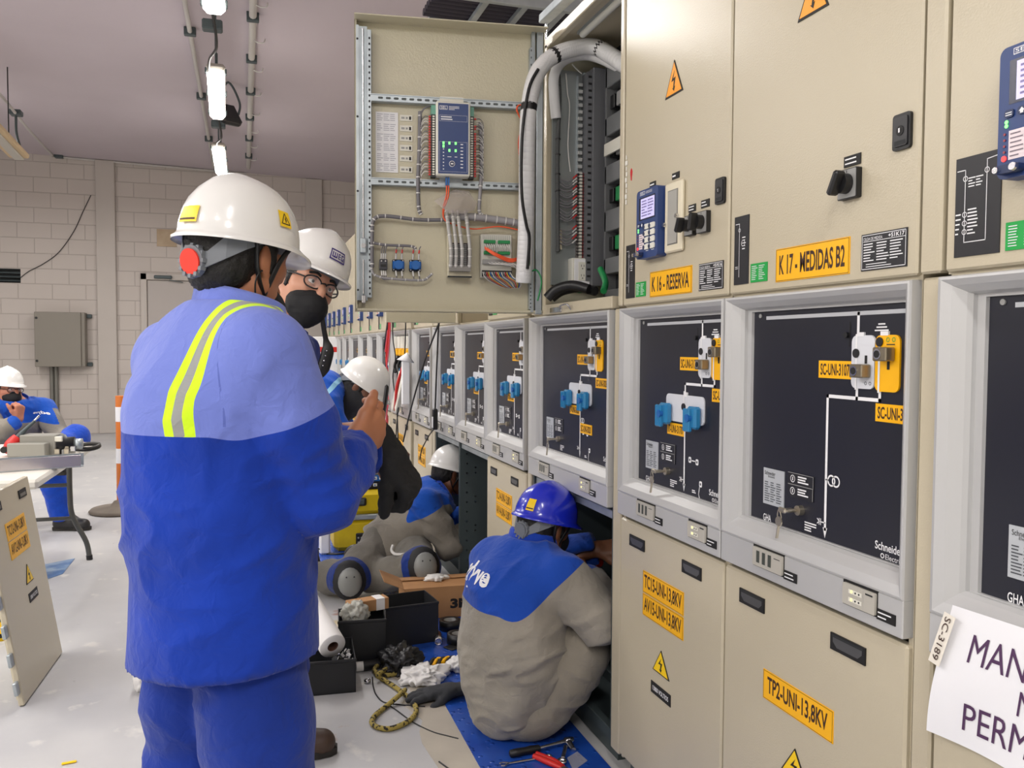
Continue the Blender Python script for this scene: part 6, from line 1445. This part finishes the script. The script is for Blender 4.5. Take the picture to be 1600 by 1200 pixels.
flat_rope('cable_tie', 'black cable strap curving behind the rope loop, its end bead to the right', 'strap', ((582, 1058), (583, 1072), (588, 1086), (600, 1097), (625, 1101), (650, 1103), (664, 1104)), .0028, black, 5)
flat_rope('cable_tie', 'thin dark cable tie running from the rope towards the blue mat', 'strap', ((605, 1100), (620, 1110), (645, 1128), (675, 1143), (700, 1150), (716, 1154)), .0026, black, 5)
flat_rope('cable_tie', 'short dark cable tie at the bottom edge of the picture', 'strap', ((686, 1190), (694, 1196), (704, 1203)), .003, black, 5)
def crumple(name, label, cat, c, r, m, seed=1, amp=.35, sc=9, floor=.0, h=.006):
    f = Field(); c = Vector(c); rr = np.array(r, float); f.ell((0, 0, 0), rr, None, .01); P, F = f.mesh(max(h, min(r)*.14)); U_ = P/np.linalg.norm(P, axis=1)[:, None]
    d = np_noise(U_, (3.3, 3.3, 3.3), seed)*.6+(1-2*np.abs(np_noise(U_, (5, 5, 5), seed+4)))*.5; P = P*(1+amp*d)[:, None]+np.array(c); P[:, 2] = np.maximum(P[:, 2], floor+.001)
    return tag(surf(name, P, F, m), label, cat)
cloth_w = mat('white_rag', (226, 224, 222), .85, bump=(60, .5, .003)); bagk = mat('black_bag', (30, 30, 32), .35, bump=(50, .7, .004)); bagc = mat('cloudy_bag', (206, 206, 196), .2, trans=.35, bump=(40, .9, .005))
p = Q(664, 1066); crumple('rag', 'white crumpled rag on the floor left of the dark glove', 'rag', (p.x, p.y+.02, .02), (.095, .075, .03), cloth_w, 3, .5)
p = Q(716, 1046); crumple('rag', 'small white rag on the blue mat beside the seated man', 'rag', (p.x, p.y, .02), (.045, .045, .03), cloth_w, 5, .5, floor=.004)
p = Q(626, 1048); crumple('plastic_bag', 'black crumpled plastic bag on the floor behind the rope', 'bag', (p.x, p.y, .04), (.075, .07, .06), bagk, 6, .5)
p = Q(231, 1080); crumple('rag', 'white rag on the floor at the left side of the foreground man', 'rag', (p.x, p.y+.03, .04), (.05, .05, .06), cloth_w, 9, .35)
# dark glove lying flat
f = Field(); w0, k0 = Q(708, 1078, .03), Q(668, 1084, .025); d = nrm(k0-w0); f.cap(vec(w0-d*.06), vec(w0+d*.02), .036, .036, .02, ((0, 0, 1), 1.7)); hand_field(f, w0, d, (0, 0, -1), 1, curls=((.05, .1, .1),)*4, spread=.12, sc=1.05, rad=1.2, k=.012)
P, F = f.mesh(.0045); P = folds(P, F, .002, (40, 40, 40), 2); P[:, 2] = np.maximum(P[:, 2], .001); tag(surf('work_glove', P, F, mat('charcoal_glove', (50, 52, 56), .85, bump=(300, .5, .0015))), 'dark grey work glove lying at the edge of the blue mat under the white rag', 'glove')
# yellow and black strap bundle
b = MB(); c = Q(690, 1042); 
for k in range(5): b.tube([c+V(-.06+.02*k, -.02, .012+.004*k), c+V(-.03+.02*k, .02, .03), c+V(.0+.02*k, .0, .02), c+V(.05+.008*k, -.02+.01*k, .012)], .008, yel if k % 2 else black, 6)
tag(b.obj('strap_bundle'), 'bundle of yellow and black straps on the blue mat', 'strap')
# tape rolls, torch, flat black piece, white strip
for i, (px, py, lab) in enumerate(((703, 978, 'farther'), (716, 1000, 'nearer'))):
    c = Q(px, py+6); t = thing('tape_roll', '%s black tape roll lying on the blue mat behind the seated man' % lab, 'tape roll', (c.x, c.y, .005), 0, 'tape rolls on the mat')
    MB().lathe([(.03, 0), (.052, 0), (.052, .045), (.03, .045), (.03, 0)], black, n=26, caps=False).obj('tape', t); MB().lathe([(.029, .001), (.03, .001), (.03, .044), (.029, .044), (.029, .001)], greyp, n=24, caps=False).obj('core', t)
c0, c1 = Q(684, 990, .02), Q(685, 1003, .02); t = thing('socket', 'chrome socket with brown grip lying at the mat edge beside the black bin', 'socket', c0); d = c1-c0
MB().lathe([(.014, 0), (.016, .002), (.016, d.length*.55), (.013, d.length*.6)], mat('socket_brown', (80, 50, 46), .4), (0, 0, 0), d, 16).obj('grip', t); MB().lathe([(.017, d.length*.55), (.019, d.length*.6), (.019, d.length), (.012, d.length+.001), (.011, d.length-.01)], steel, (0, 0, 0), d, 16).obj('ring', t)
c = Q(712, 1012); tag(MB().box((c.x-.05, c.y-.03, .005), (c.x+.05, c.y+.03, .010), black, .002, Matrix.Rotation(.5, 3, 'Z')).obj('rubber_pad'), 'flat black pad on the mat in front of the tape rolls', 'pad')
c = Q(727, 1012); tag(MB().box((c.x-.015, c.y-.01, .005), (c.x+.015, c.y+.012, .14), cloth_w, .006, Matrix.Rotation(.2, 3, 'Y')).obj('paper_tube'), 'short white upright roll beside the back of the seated man', 'roll')
c = Q(575, 1048); tag(MB().cyl((c.x-.05, c.y, .022), (c.x-.02, c.y, .022), .02, cloth_w, 14).cyl((c.x-.02, c.y, .022), (c.x+.05, c.y+.01, .022), .021, black, 14).obj('torch'), 'short black and white cylinder lying beside the near black bin', 'torch')
c = Q(574, 1067); tag(MB().lathe([(.006, .0), (.014, 0), (.014, .012), (.006, .012), (.006, 0)], steel, (c.x, c.y, .001), n=14, caps=False).obj('steel_nut'), 'small steel nut on the floor in front of the near black bin', 'nut')
c = Q(108, 1193); tag(MB().box((c.x-.022, c.y-.006, .001), (c.x+.022, c.y+.006, .006), yelw, .002, Matrix.Rotation(.15, 3, 'Z')).obj('yellow_scrap'), 'tiny yellow scrap on the bare floor at the lower left', 'scrap')
# black bins
binm = mat('bin_black', (34, 35, 38), .45, bump=(40, .15))
def bin_(lab, x0, y0, x1, y1, h, rz=0, low_front=None, th=.004):
    t = thing('tool_bin', lab, 'bin', ((x0+x1)/2, (y0+y1)/2, 0), rz, 'black plastic tool bins'); w_, d_ = (x1-x0)/2, (y1-y0)/2; b = MB(); hf = low_front or h
    b.box((-w_, -d_, .001), (w_, d_, .006), binm); b.box((-w_, -d_, .001), (w_, -d_+th, hf), binm, .002); b.box((-w_, d_-th, .001), (w_, d_, h), binm, .002)
    for s_ in (-1, 1): b.prism([(-d_, .001), (d_, .001), (d_, h), (-d_*.2, h), (-d_, hf)], -th/2, th/2, binm) if False else b.add([V(s_*w_-s_*th*k, yy_, zz_) for k in (0, 1) for yy_, zz_ in ((-d_, .001), (d_, .001), (d_, h), (0, h), (-d_, hf))], [(0, 1, 2, 3, 4), (9, 8, 7, 6, 5), (2, 1, 6, 7), (3, 2, 7, 8), (4, 3, 8, 9), (0, 4, 9, 5)], binm)
    b.obj('shell', t); MB().box((-w_-.003, -d_-.003, hf-.012), (w_+.003, -d_+th+.001, hf), binm, .002).obj('rim', t); return t
q = Q(559, 1080); bin_('nearest black tool bin, holding the big white paper roll', q.x-.30, q.y, q.x, q.y+.26, .135, -.06)
tb = thing('small_parts', 'loose small white and steel parts heaped in the nearest black bin', 'parts', (q.x-.04, q.y+.1, .09)); b = MB(); rnd = random.Random(5)
for k in range(26): c = V(rnd.uniform(-.03, .03), rnd.uniform(-.06, .06), rnd.uniform(0, .04)); b.box(c-V(.008, .005, .003), c+V(.008, .005, .003), (steel, cloth_w, black)[k % 3], .001, Euler((rnd.random()*3, rnd.random()*3, 0)).to_matrix())
ho = b.obj('heap', tb); ho['kind'] = 'stuff'
MB().box((-.045, -.08, -.084), (.035, .08, 0), black, .01).obj('base', tb)
q2 = Q(606, 1037); bin_('tall middle black bin with a clear plastic bag on its rim', q2.x-.20, q2.y, q2.x, q2.y+.18, .20, -.1)
q3 = Q(640, 1012); bin_('far black bin standing in front of the cardboard box', q3.x-.12, q3.y+.02, q3.x+.13, q3.y+.22, .19, .12)
c = V(q2.x-.13, q2.y+.06, .215); crumple('plastic_bag', 'clear crumpled plastic bag in the middle black bin', 'bag', c, (.055, .05, .045), bagc, 8, .4, floor=.16)
a0, a1 = V(q2.x-.17, q2.y+.12, .222), V(q2.x+.0, q2.y+.2, .222)
t = thing('small_carton', 'small brown carton lying across the rims of the black bins', 'carton', (q2.x-.06, q2.y+.13, .202), .25); cbm = mat('cardboard', (176, 132, 88), .75, bump=(30, .12), var=(8, (162, 118, 76)))
MB().box((-.10, -.03, 0), (.08, .03, .05), cbm, .002).obj('carton_body', t); MB().box((.02, -.031, .0), (.06, .031, .051), cloth_w).obj('paper_label', t)
# paper roll
r0, r1 = atY(520, 1010, q.y+.03), atY(470, 925, q.y+.36); d = r1-r0
t = thing('paper_roll', 'big white paper towel roll leaning in the nearest black bin', 'paper roll', r0); L_ = d.length
MB().lathe([(.022, -.001), (.052, 0), (.053, .004), (.053, L_-.004), (.052, L_), (.022, L_+.001)], mat('paper_white', (236, 234, 232), .8, bump=(50, .1)), (0, 0, 0), d, 32, caps=False).obj('paper', t)
MB().lathe([(.022, -.001), (.022, L_)], mat('core_brown', (110, 78, 62), .8), (0, 0, 0), d, 24, caps=False).obj('cardboard_core', t)
# cardboard box with lettering
bx = thing('cardboard_box', 'open brown cardboard box with black 3M letters behind the bins', 'box', (.93, 4.09, .005), -.05)
b = MB(); w_, d_, h_ = .185, .115, .155
b.box((-w_, 0, 0), (w_, .004, h_), cbm); b.box((-w_, 2*d_-.004, 0), (w_, 2*d_, h_), cbm); b.box((-w_, 0, 0), (-w_+.004, 2*d_, h_), cbm); b.box((w_-.004, 0, 0), (w_, 2*d_, h_), cbm); b.box((-w_, 0, 0), (w_, 2*d_, .004), cbm); b.obj('carton_body', bx)
for nm, p0, p1, m_, L_ in (('left', V(-w_, 0, h_), V(-w_, 2*d_, h_), V(-.10, 0, .045), 0), ('right', V(w_, 0, h_), V(w_, 2*d_, h_), V(.012, 0, .12), 0), ('front', V(-w_, 0, h_), V(w_, 0, h_), V(0, .14, .012), 0), ('rear', V(-w_, 2*d_, h_), V(w_, 2*d_, h_), V(0, -.13, .02), 0)):
    nn = (p1-p0).cross(m_).normalized()*.003; b = MB(); vs = [p0, p1, p1+m_, p0+m_]; b.add(vs+[v_+nn for v_ in vs], [(0, 1, 2, 3), (7, 6, 5, 4), (0, 4, 5, 1), (1, 5, 6, 2), (2, 6, 7, 3), (3, 7, 4, 0)], cbm); b.obj('flap', bx)
MB().text('3M', .045, .045, .15, .095, -.001, blackp, .05).obj('lettering', bx)
c = V(.93, 4.2, .18); crumple('plastic_wrap', 'scrap of clear white wrap lying on top of the cardboard box', 'wrap', c, (.06, .04, .014), mat('white_wrap', (220, 218, 214), .3, bump=(60, .6)), 4, .5, floor=.168)
c = Q(688, 962, .06); t = thing('carabiner', 'steel carabiner hanging on an orange strap against the cardboard box', 'carabiner', (c.x, 4.11, .10)); MB().tube([(0, 0, 0), (.012, 0, -.02), (.01, 0, -.05), (-.006, 0, -.052), (-.012, 0, -.02)], .0035, steel, 7, closed=True).obj('ring', t); MB().tube([(0, 0, -.05), (-.008, -.004, -.07), (-.02, -.01, -.092)], .006, orangew, 7).obj('strap', t)
# yellow case with test set
yc = Q(556, 862); yc.y += .0
cm = mat('case_yellow', (226, 196, 18), .4, bump=(50, .1), var=(7, (206, 176, 14)))
t = thing('equipment_case', 'yellow hard equipment case with grey seam band standing on the far blue mat', 'case', (yc.x+.10, yc.y+.15, .005))
def rbox(b, x, y, z0, z1, m, r=.03): b.box((-x, -y, z0), (x, y, z1), m, r)
b = MB(); rbox(b, .24, .15, 0, .21, cm); b.obj('lower_shell', t); b = MB(); rbox(b, .24, .15, .235, .40, cm); b.obj('upper_shell', t); b = MB(); b.box((-.246, -.155, .205), (.246, .155, .24), galv, .006); b.obj('seam_band', t)
for x in (-.09, .12):
    b = MB(); b.box((x-.06, -.165, .30), (x+.06, -.148, .355), black, .008); b.box((x-.045, -.172, .31), (x+.045, -.164, .345), dgrey, .004); b.obj('latch', t)
b = MB(); b.box((-.10, -.165, .03), (-.03, -.148, .12), black, .006); 
for k in range(6): b.cyl((-.085+.02*(k % 3), -.165, .06+.03*(k//3)), (-.085+.02*(k % 3), -.17, .06+.03*(k//3)), .006, greyp, 8)
b.obj('hinge_plate', t); b = MB(); b.box((-.20, -.165, .295), (-.08, -.15, .325), cm, .01); b.obj('handle', t)
ts = thing('test_set', 'black test instrument with rows of sockets on top of the yellow case', 'instrument', (yc.x+.10, yc.y+.15, .406))
b = MB(); b.box((-.20, -.12, 0), (.18, .12, .10), black, .006); b.obj('instrument_body', ts); b = MB(); b.box((-.19, -.124, .055), (.17, -.119, .095), bluek); b.obj('front_panel', ts)
b = MB()
for r in range(2):
    for k in range(9): b.box((-.18+.04*k, -.128, .02+.045*r), (-.155+.04*k, -.119, .04+.045*r), offwhite, .001); b.cyl((-.17+.04*k, -.128, .03+.045*r), (-.17+.04*k, -.132, .03+.045*r), .005, (redw, black, bluek)[k % 3], 8)
b.obj('sockets', ts)
t = thing('test_lead', 'black test lead draped from the instrument over the yellow case', 'cable', (yc.x+.10, yc.y+.03, .45)); MB().tube([(.06, -.01, 0), (.07, -.045, -.05), (.07, -.05, -.18), (.03, -.06, -.30), (-.02, -.08, -.36)], .009, black, 8).obj('cord', t); MB().cyl((-.02, -.08, -.36), (-.05, -.10, -.40), .009, yelw, 8).obj('plug', t)
c = Q(508, 868); tag(MB().box((c.x-.035, c.y, .005), (c.x+.035, c.y+.06, .34), mat('pvc_white', (228, 226, 222), .35), .012).obj('plastic_duct'), 'short white upright plastic duct beside the yellow case', 'duct')
flat_rope('floor_cable', 'black cable loops on the floor left of the yellow case', 'cable', ((486, 852), (500, 862), (520, 866), (545, 864), (575, 858)), .008, black, 6)
# front tools on the mat
zt = .018
a, b_, e = Q(796, 1178, zt), Q(843, 1169, zt), Q(889, 1157, zt); t = thing('ratchet', 'chrome ratchet with black grip lying on the blue mat in front', 'ratchet', a); b = MB(); d = b_-a
b.lathe([(.006, 0), (.0125, .004), (.0135, .03), (.012, .06), (.014, d.length*.7), (.011, d.length)], black, (0, 0, 0), d, 14); b.obj('grip', t); b = MB(); b.tube([d, d.lerp(e-a, .5), e-a], [.0055, .0065, .009], steel, 10); b.lathe([(.0, -.011), (.017, -.010), (.018, 0), (.017, .010), (0, .011)], steel, e-a, (0, .3, 1), 18); b.obj('shaft', t); b = MB(); s0 = Q(889, 1160, .02)-a; s1 = Q(896, 1172, .012)-a; b.cyl(s0, s1, .0105, steel, 14, .009); b.obj('drive_socket', t)
a, e = Q(788, 1194, .008), Q(857, 1182, .008); t = thing('spanner', 'chrome combination spanner lying in front of the ratchet grip', 'spanner', a); d = e-a; dn = d.normalized(); sn = V(-dn.y, dn.x, 0); b = MB(); b.bar(dn*.012, d-dn*.008, .009, .005, steel, .0015); 
ring = [(.0065, -.004), (.0115, -.004), (.0115, .004), (.0065, .004), (.0065, -.004)]; b.lathe(ring, steel, d, (0, 0, 1), 16, caps=False)
for s_ in (-1, 1): b.bar(dn*.014+sn*.002*s_, -dn*.004+sn*.011*s_, .007, .006, steel, .001); b.bar(-dn*.004+sn*.011*s_, -dn*.014+sn*.008*s_, .006, .006, steel, .001)
b.obj('body', t)
a, e = Q(834, 1181, .014), Q(878, 1200, .014); t = thing('pliers', 'red handled pliers lying under the spanner', 'pliers', a); d = e-a; b = MB(); b.tube([(0, 0, 0), d*.5, d], [.008, .0105, .008], redw, 10); b.obj('handle', t); b = MB(); b.tube([V(.016, .018, -.002), d*.6+V(.018, .014, -.002), d+V(.006, .004, 0)], [.007, .009, .008], redw, 10); b.obj('handle', t); b = MB(); b.bar(d*.96, d*1.6, .022, .010, steel, .003); b.obj('jaws', t)
a, e = Q(884, 1165, .014), Q(878, 1190, .012); t = thing('wrench', 'short chrome ring wrench lying below the ratchet head', 'wrench', a); d = e-a; b = MB(); b.bar((0, 0, 0), d*.8, .014, .008, steel, .003); b.lathe([(.009, -.005), (.016, -.005), (.016, .006), (.009, .006), (.009, -.005)], steel, d, (0, 0, 1), 18, caps=False); b.obj('body', t)
vs = [Q(886, 1184, .0065), Q(902, 1174, .0065), Q(918, 1188, .0065), Q(896, 1204, .0065)]; tag(MB().add(vs+[v_-V(0, 0, .0015) for v_ in vs], [(0, 3, 2, 1), (4, 5, 6, 7), (0, 1, 5, 4), (1, 2, 6, 5), (2, 3, 7, 6), (3, 0, 4, 7)], mat('clear_sachet', (190, 190, 200), .12, alpha=.4)).obj('plastic_sachet'), 'clear plastic sachet under the chrome wrench on the blue mat', 'sachet')
# ---------------------------------------------------------------- hanging leads in front of the row
def hang(name, lab, pts, X, r, m=black, cat='cable', n=6): 
    P_ = [atX(pts[0][0], pts[0][1]-4, 1.124)]+[atX(x, y, X) for x, y in pts]; return tag(MB().tube(P_, r, m, n).obj(name), lab, cat)
hang('hanging_cable', 'black cable slanting down from the open door across the cabinet fronts', ((692, 489), (682, 515), (665, 560), (650, 610), (638, 655), (630, 690)), 1.075, .006)
hang('hanging_cable', 'black cable hanging straight down to the small inspection lamp', ((694, 487), (686, 505), (683, 560), (681, 610), (680, 640)), 1.07, .005)
c = atX(679.5, 655, 1.06); t = thing('inspection_lamp', 'small black and white inspection lamp hanging on a black cable', 'lamp', c); MB().box((-.014, -.022, -.062), (.014, .022, .062), black, .006).obj('lamp_body', t); MB().box((-.018, -.02, -.05), (-.013, .004, .015), white, .002).obj('lens', t)
hang('hanging_cable', 'black cable running from the inspection lamp down to the left', ((679, 669), (672, 678), (665, 690), (659, 703), (656, 718)), 1.06, .004)
for k in range(5): hang('test_wire', ('red test wire hanging far down the row, leftmost of the bundle', 'red test wire hanging far down the row, second of the bundle', 'pink test wire hanging far down the row in the bundle', 'red test wire curling low behind the bending man', 'red test wire hanging nearest in the far bundle')[k], ((606+k, 490), (604+k*1.4, 520), (601+k*1.2, 550+k*3), (607-k*1.1, 590), (598+k*2.2, 625), (606-k*.6, 655), (600+k*1.5, 690)), 1.075-.022*k, .005, (redw, mat('pink_wire', (220, 90, 110), .5), redw)[k % 3], 'wire', 5)
hang('hanging_cable', 'thick black lead with pink plug hanging beside the far red wires', ((609, 488), (605, 515), (601, 545), (604, 565), (600, 590)), 1.05, .011)
hang('hanging_cable', 'thin black cable crossing the bare mechanism cabinet', ((613, 488), (614, 530), (618, 560), (614, 590), (620, 640), (622, 690)), 1.05, .005)
hang('hanging_cable', 'thin black cable hanging in front of the bare mechanism', ((634, 495), (633, 540), (630, 580), (621, 650), (618, 700)), 1.05, .005)
P0, P1 = atX(630, 584, 1.05), atX(618, 640, 1.05); t = thing('connector_strip', 'white slanted connector strip hanging in front of the bare mechanism cabinet', 'connector strip', P0); d = P1-P0; b = MB(); b.bar((0, -.06, 0), d+V(0, -.06, 0), .03, .05, offwhite, .004, (0, 1, 0)); b.bar((0, .08, 0), d+V(0, .08, 0), .03, .05, offwhite, .004, (0, 1, 0)); b.obj('strip', t); b = MB(); b.tube([(0, 0, .05), d*.3+V(-.02, .02, 0), d*.6+V(-.02, -.02, 0), d], .012, redw, 6); b.obj('wire', t)
c = atX(634, 562, 1.04); tag(MB().lathe([(.001, .05), (.06, -.01), (.055, -.012), (.001, .04)], white, c, (.2, 0, 1), 18).box(c+V(-.03, -.04, -.30), c+V(.02, .0, -.01), white, .004).obj('paper_tag'), 'white paper cone tag hanging before the bare mechanism', 'tag')
# ---------------------------------------------------------------- left side: table, tools, leaning cover, post
tm = mat('table_white', (222, 218, 208), .45, bump=(40, .05)); tl = mat('table_leg_grey', (92, 92, 88), .4, .3)
zt = .74; ta, tb2 = Q(157, 690, zt), Q(50, 750, zt); x1 = (ta.x+tb2.x)/2
t = thing('folding_table', 'white folding table with grey curved legs at the left edge', 'table', (x1-.38, (ta.y+tb2.y)/2, 0)); hy = (ta.y-tb2.y)/2
MB().box((-.38, -hy, zt-.045), (.38, hy, zt), tm, .012).obj('table_top', t)
for y in (hy-.22, -hy+.22):
    for sx_ in (-1, 1):
        s_ = 1 if y > 0 else -1; MB().tube([(sx_*.26, y, zt-.045), (sx_*.26, y+.0*s_, .45), (sx_*.27, y+.02*s_, .3), (sx_*.33, y+.1*s_, .12), (sx_*.345, y+.12*s_, .0)], .016, tl, 10).cyl((sx_*.345, y+.12*s_, 0), (sx_*.343, y+.118*s_, .03), .019, black, 10).obj('leg', t)
    MB().cyl((-.26, y, .50), (.26, y, .50), .012, tl, 8).obj('crossbar', t); MB().cyl((-.27, y+.02*(1 if y > 0 else -1), .29), (.27, y+.02*(1 if y > 0 else -1), .29), .012, tl, 8).obj('crossbar', t)
TZ = zt+.001
c = Q(127, 729, TZ); c2 = Q(0, 738, TZ)
t = thing('metal_channel', 'long bright aluminium channel lying across the white table edge', 'channel', c); d = c2-c; d.z = 0; b = MB(); dn = d.normalized(); b.bar(V(0, .03, .003), d*1.6+V(0, .03, .003), .08, .004, galv); b.bar(V(0, -.01, .03), d*1.6+V(0, -.01, .03), .004, .062, mat('channel_alu', (196, 190, 190), .25, .7), .001); b.bar(V(0, .07, .03), d*1.6+V(0, .07, .03), .004, .062, galv); b.obj('profile', t)
c = Q(45, 714, TZ); t = thing('steel_enclosure', 'stepped grey metal enclosure standing on the white table', 'enclosure', (c.x, c.y+.05, TZ), -.2); gm = mat('enclosure_grey', (150, 148, 140), .45, .2)
b = MB(); b.box((-.10, -.06, 0), (.10, .06, .075), gm, .004); b.box((-.06, .0, .0), (.13, .12, .115), gm, .004); b.obj('enclosure_body', t)
c = Q(80, 712, TZ); t = thing('electric_motor', 'black cylindrical motor lying on the white table beside the enclosure', 'motor', (c.x+.01, c.y+.06, TZ+.058), -.2); MB().lathe([(.0, -.06), (.05, -.055), (.056, -.04), (.056, .05), (.04, .06), (.04, .1), (0, .1)], black, (0, 0, 0), (1, .15, 0), 22).obj('motor_body', t); MB().lathe([(.02, .10), (.03, .1), (.03, .14), (.0, .14)], galv, (0, 0, 0), (1, .15, 0), 14).obj('coupling', t); MB().box((-.05, -.06, .02), (.06, -.045, .05), offwhite, .003).obj('nameplate', t)
for k, (lab, dx) in enumerate((('larger', 0), ('smaller', .06))):
    c = Q(112+8*k, 706, TZ); P_ = [V((.13-.03*k)*math.cos(a)+.01*math.sin(3*a), (.10-.02*k)*math.sin(a), .012+.012*k+.008*math.sin(2*a)) for a in [2*PI*i/12 for i in range(12)]]
    t = thing('cable_coil', '%s coil of dark cable on the right end of the white table' % lab, 'cable', (c.x, c.y+.1, TZ), 0, 'cable coils on the table'); MB().tube(P_, .008, (black, mat('cable_grey', (60, 58, 56), .5))[k], 7, closed=True).obj('cord', t)
c = Q(97, 712, TZ); t = thing('terminal_block', 'white and brass terminal cluster among the cables on the table', 'terminal', (c.x, c.y+.06, TZ)); b = MB(); rnd = random.Random(8)
for k in range(14): p_ = V(rnd.uniform(-.05, .05), rnd.uniform(-.05, .05), .02+rnd.uniform(0, .03)); b.box(p_-V(.014, .01, .02), p_+V(.014, .01, .01), (offwhite, brass, steel, greyp)[k % 4], .003)
b.obj('terminals', t)
c = Q(15, 714, TZ); t = thing('power_drill', 'red power tool lying on the white table at the picture edge', 'power tool', (c.x, c.y+.05, TZ+.04)); b = MB(); b.tube([(-.02, 0, -.03), (0, .01, .02), (.03, .02, .06)], [.035, .04, .03], redw, 12); b.obj('tool_body', t); MB().cyl((-.03, -.03, .0), (-.03, -.045, -.002), .018, black, 12).obj('vent', t); MB().tube([(.03, .02, .06), (.06, .03, .10), (.11, .04, .15)], [.02, .012, .008], dgrey, 10).obj('chuck', t); MB().cyl((.06, .03, .1), (.13, .05, .18), .006, steel, 8).obj('bit', t)
# leaning cover
p0, p1 = Q(39, 1104), Q(98, 1021); d = p1-p0; ang = math.atan2(d.y, d.x)
t = thing('cabinet_cover', 'removed beige cabinet cover with two handles leaning at the table end', 'cover', p0+V(0, 0, .004), 0, None, (math.radians(-9), 0, ang)); w_ = d.length; b = MB(); b.box((0, 0, 0), (w_, .022, .80), beige, .004); b.box((.02, .022, .02), (w_-.02, .03, .78), beige_in); b.obj('sheet', t)
for h0 in (.07, w_-.17):
    q = MB(); q.box((h0, -.0035, .725), (h0+.1, 0, .76), blackp); q.rect(h0+.012, .732, h0+.088, .745, -.0038, mat('handle_grey', (70, 70, 72), .3)); q.obj('handle', t)
for k, s_ in enumerate(('TC12-UNI-13,8KV', 'AV12-UNI-13,8KV')): plate(t, 'label_plate', .17, .595-k*.075, .42, .665-k*.075, yel, s_, ink, 0, .02)
warning(t, .33, .39, .05, .075, yelw); plate(t, 'label_plate', .28, .315, .40, .352, blackp, '13800 VOLTIOS', white, 0, .012, mx=.1, mz=.3)
for k in range(6): MB().box((-.03, .005, .05+.11*k), (.0, .02, .10+.11*k), galv, .003).obj('edge_clip', t)
c = Q(4, 1000); t = thing('hazard_roll', 'yellow and black hazard tape roll on the floor behind the leaning cover', 'tape roll', (c.x-.03, c.y+.05, .0)); MB().lathe([(.05, 0), (.075, 0), (.075, .05), (.05, .05), (.05, 0)], yelw, n=24, caps=False).obj('tape', t); MB().lathe([(.0752, .015), (.0758, .015), (.0758, .035), (.0752, .035)], black, n=24, caps=False).obj('black_stripe', t)
t = thing('terminal_rail', 'dark terminal rail leaning behind the removed cover at the picture edge', 'rail', Q(2, 1000)+V(-.02, .1, 0), 0, None, (math.radians(-5), 0, 1.4)); MB().box((0, .02, 0), (.10, .03, .45), dgrey).obj('rail', t)
b = MB()
for k in range(7): b.box((.02, -.02, .04+.055*k), (.08, .02, .075+.055*k), (black, offwhite)[k % 2], .004)
b.obj('terminals', t)
v4 = [Q(62, 884), Q(117, 873), Q(98, 897), Q(60, 910)]; b = MB(); b.add([p_+V(0, 0, .003) for p_ in v4]+v4, [(0, 3, 2, 1), (4, 5, 6, 7), (0, 1, 5, 4), (1, 2, 6, 5), (2, 3, 7, 6), (3, 0, 4, 7)], mat('leaflet_blue', (84, 116, 160), .4, var=(7, (150, 170, 190), .1)))
tag(b.obj('leaflet'), 'blue printed leaflet on the floor under the table end', 'leaflet')
c = Q(174, 800); t = thing('stanchion', 'orange and white post on a round base behind the foreground man', 'post', (c.x+.08, c.y, 0)); MB().lathe([(.0, 0), (.24, 0), (.25, .015), (.23, .035), (.09, .05), (.06, .09), (.03, .10), (0, .1)], mat('base_rubber', (128, 118, 104), .7, var=(6, (110, 100, 90))), n=30).obj('base', t)
om = mat('post_orange', (214, 120, 50), .45); MB().cyl((0, 0, .09), (0, 0, .95), .038, om, 16).obj('pole', t)
for z in (.40, .74): MB().cyl((0, 0, z), (0, 0, z+.12), .0395, white, 16).obj('reflective_band', t)
a, e = atY(484, 526, 11.0), atY(502, 584, 11.0); t = thing('wall_cabinet', 'white upright panel with red stripe far down the aisle', 'panel', (a.x, 11.0, 0)); MB().box((0, 0, 0), (.36, .06, a.z), white, .006).obj('panel', t); MB().box((-.002, -.003, atY(490, 550, 11).z), (.362, .0, atY(490, 542, 11).z), redw).obj('stripe', t)
# chair under the seated man
t = thing('plastic_chair', 'white plastic chair under the seated masked man behind the table', 'chair', (-1.68, 7.10, 0), .9); cw = mat('chair_white', (226, 224, 218), .4); MB().box((-.22, -.22, .30), (.22, .22, .33), cw, .012).obj('seat', t); MB().box((-.2, .2, .45), (.2, .23, .80), cw, .012).obj('backrest', t)
for sx_ in (-1, 1):
    for sy_ in (-1, 1): MB().tube([(sx_*.19, sy_*.19, .31), (sx_*.21, sy_*.22, 0)], [.02, .015], cw, 8).obj('leg', t)
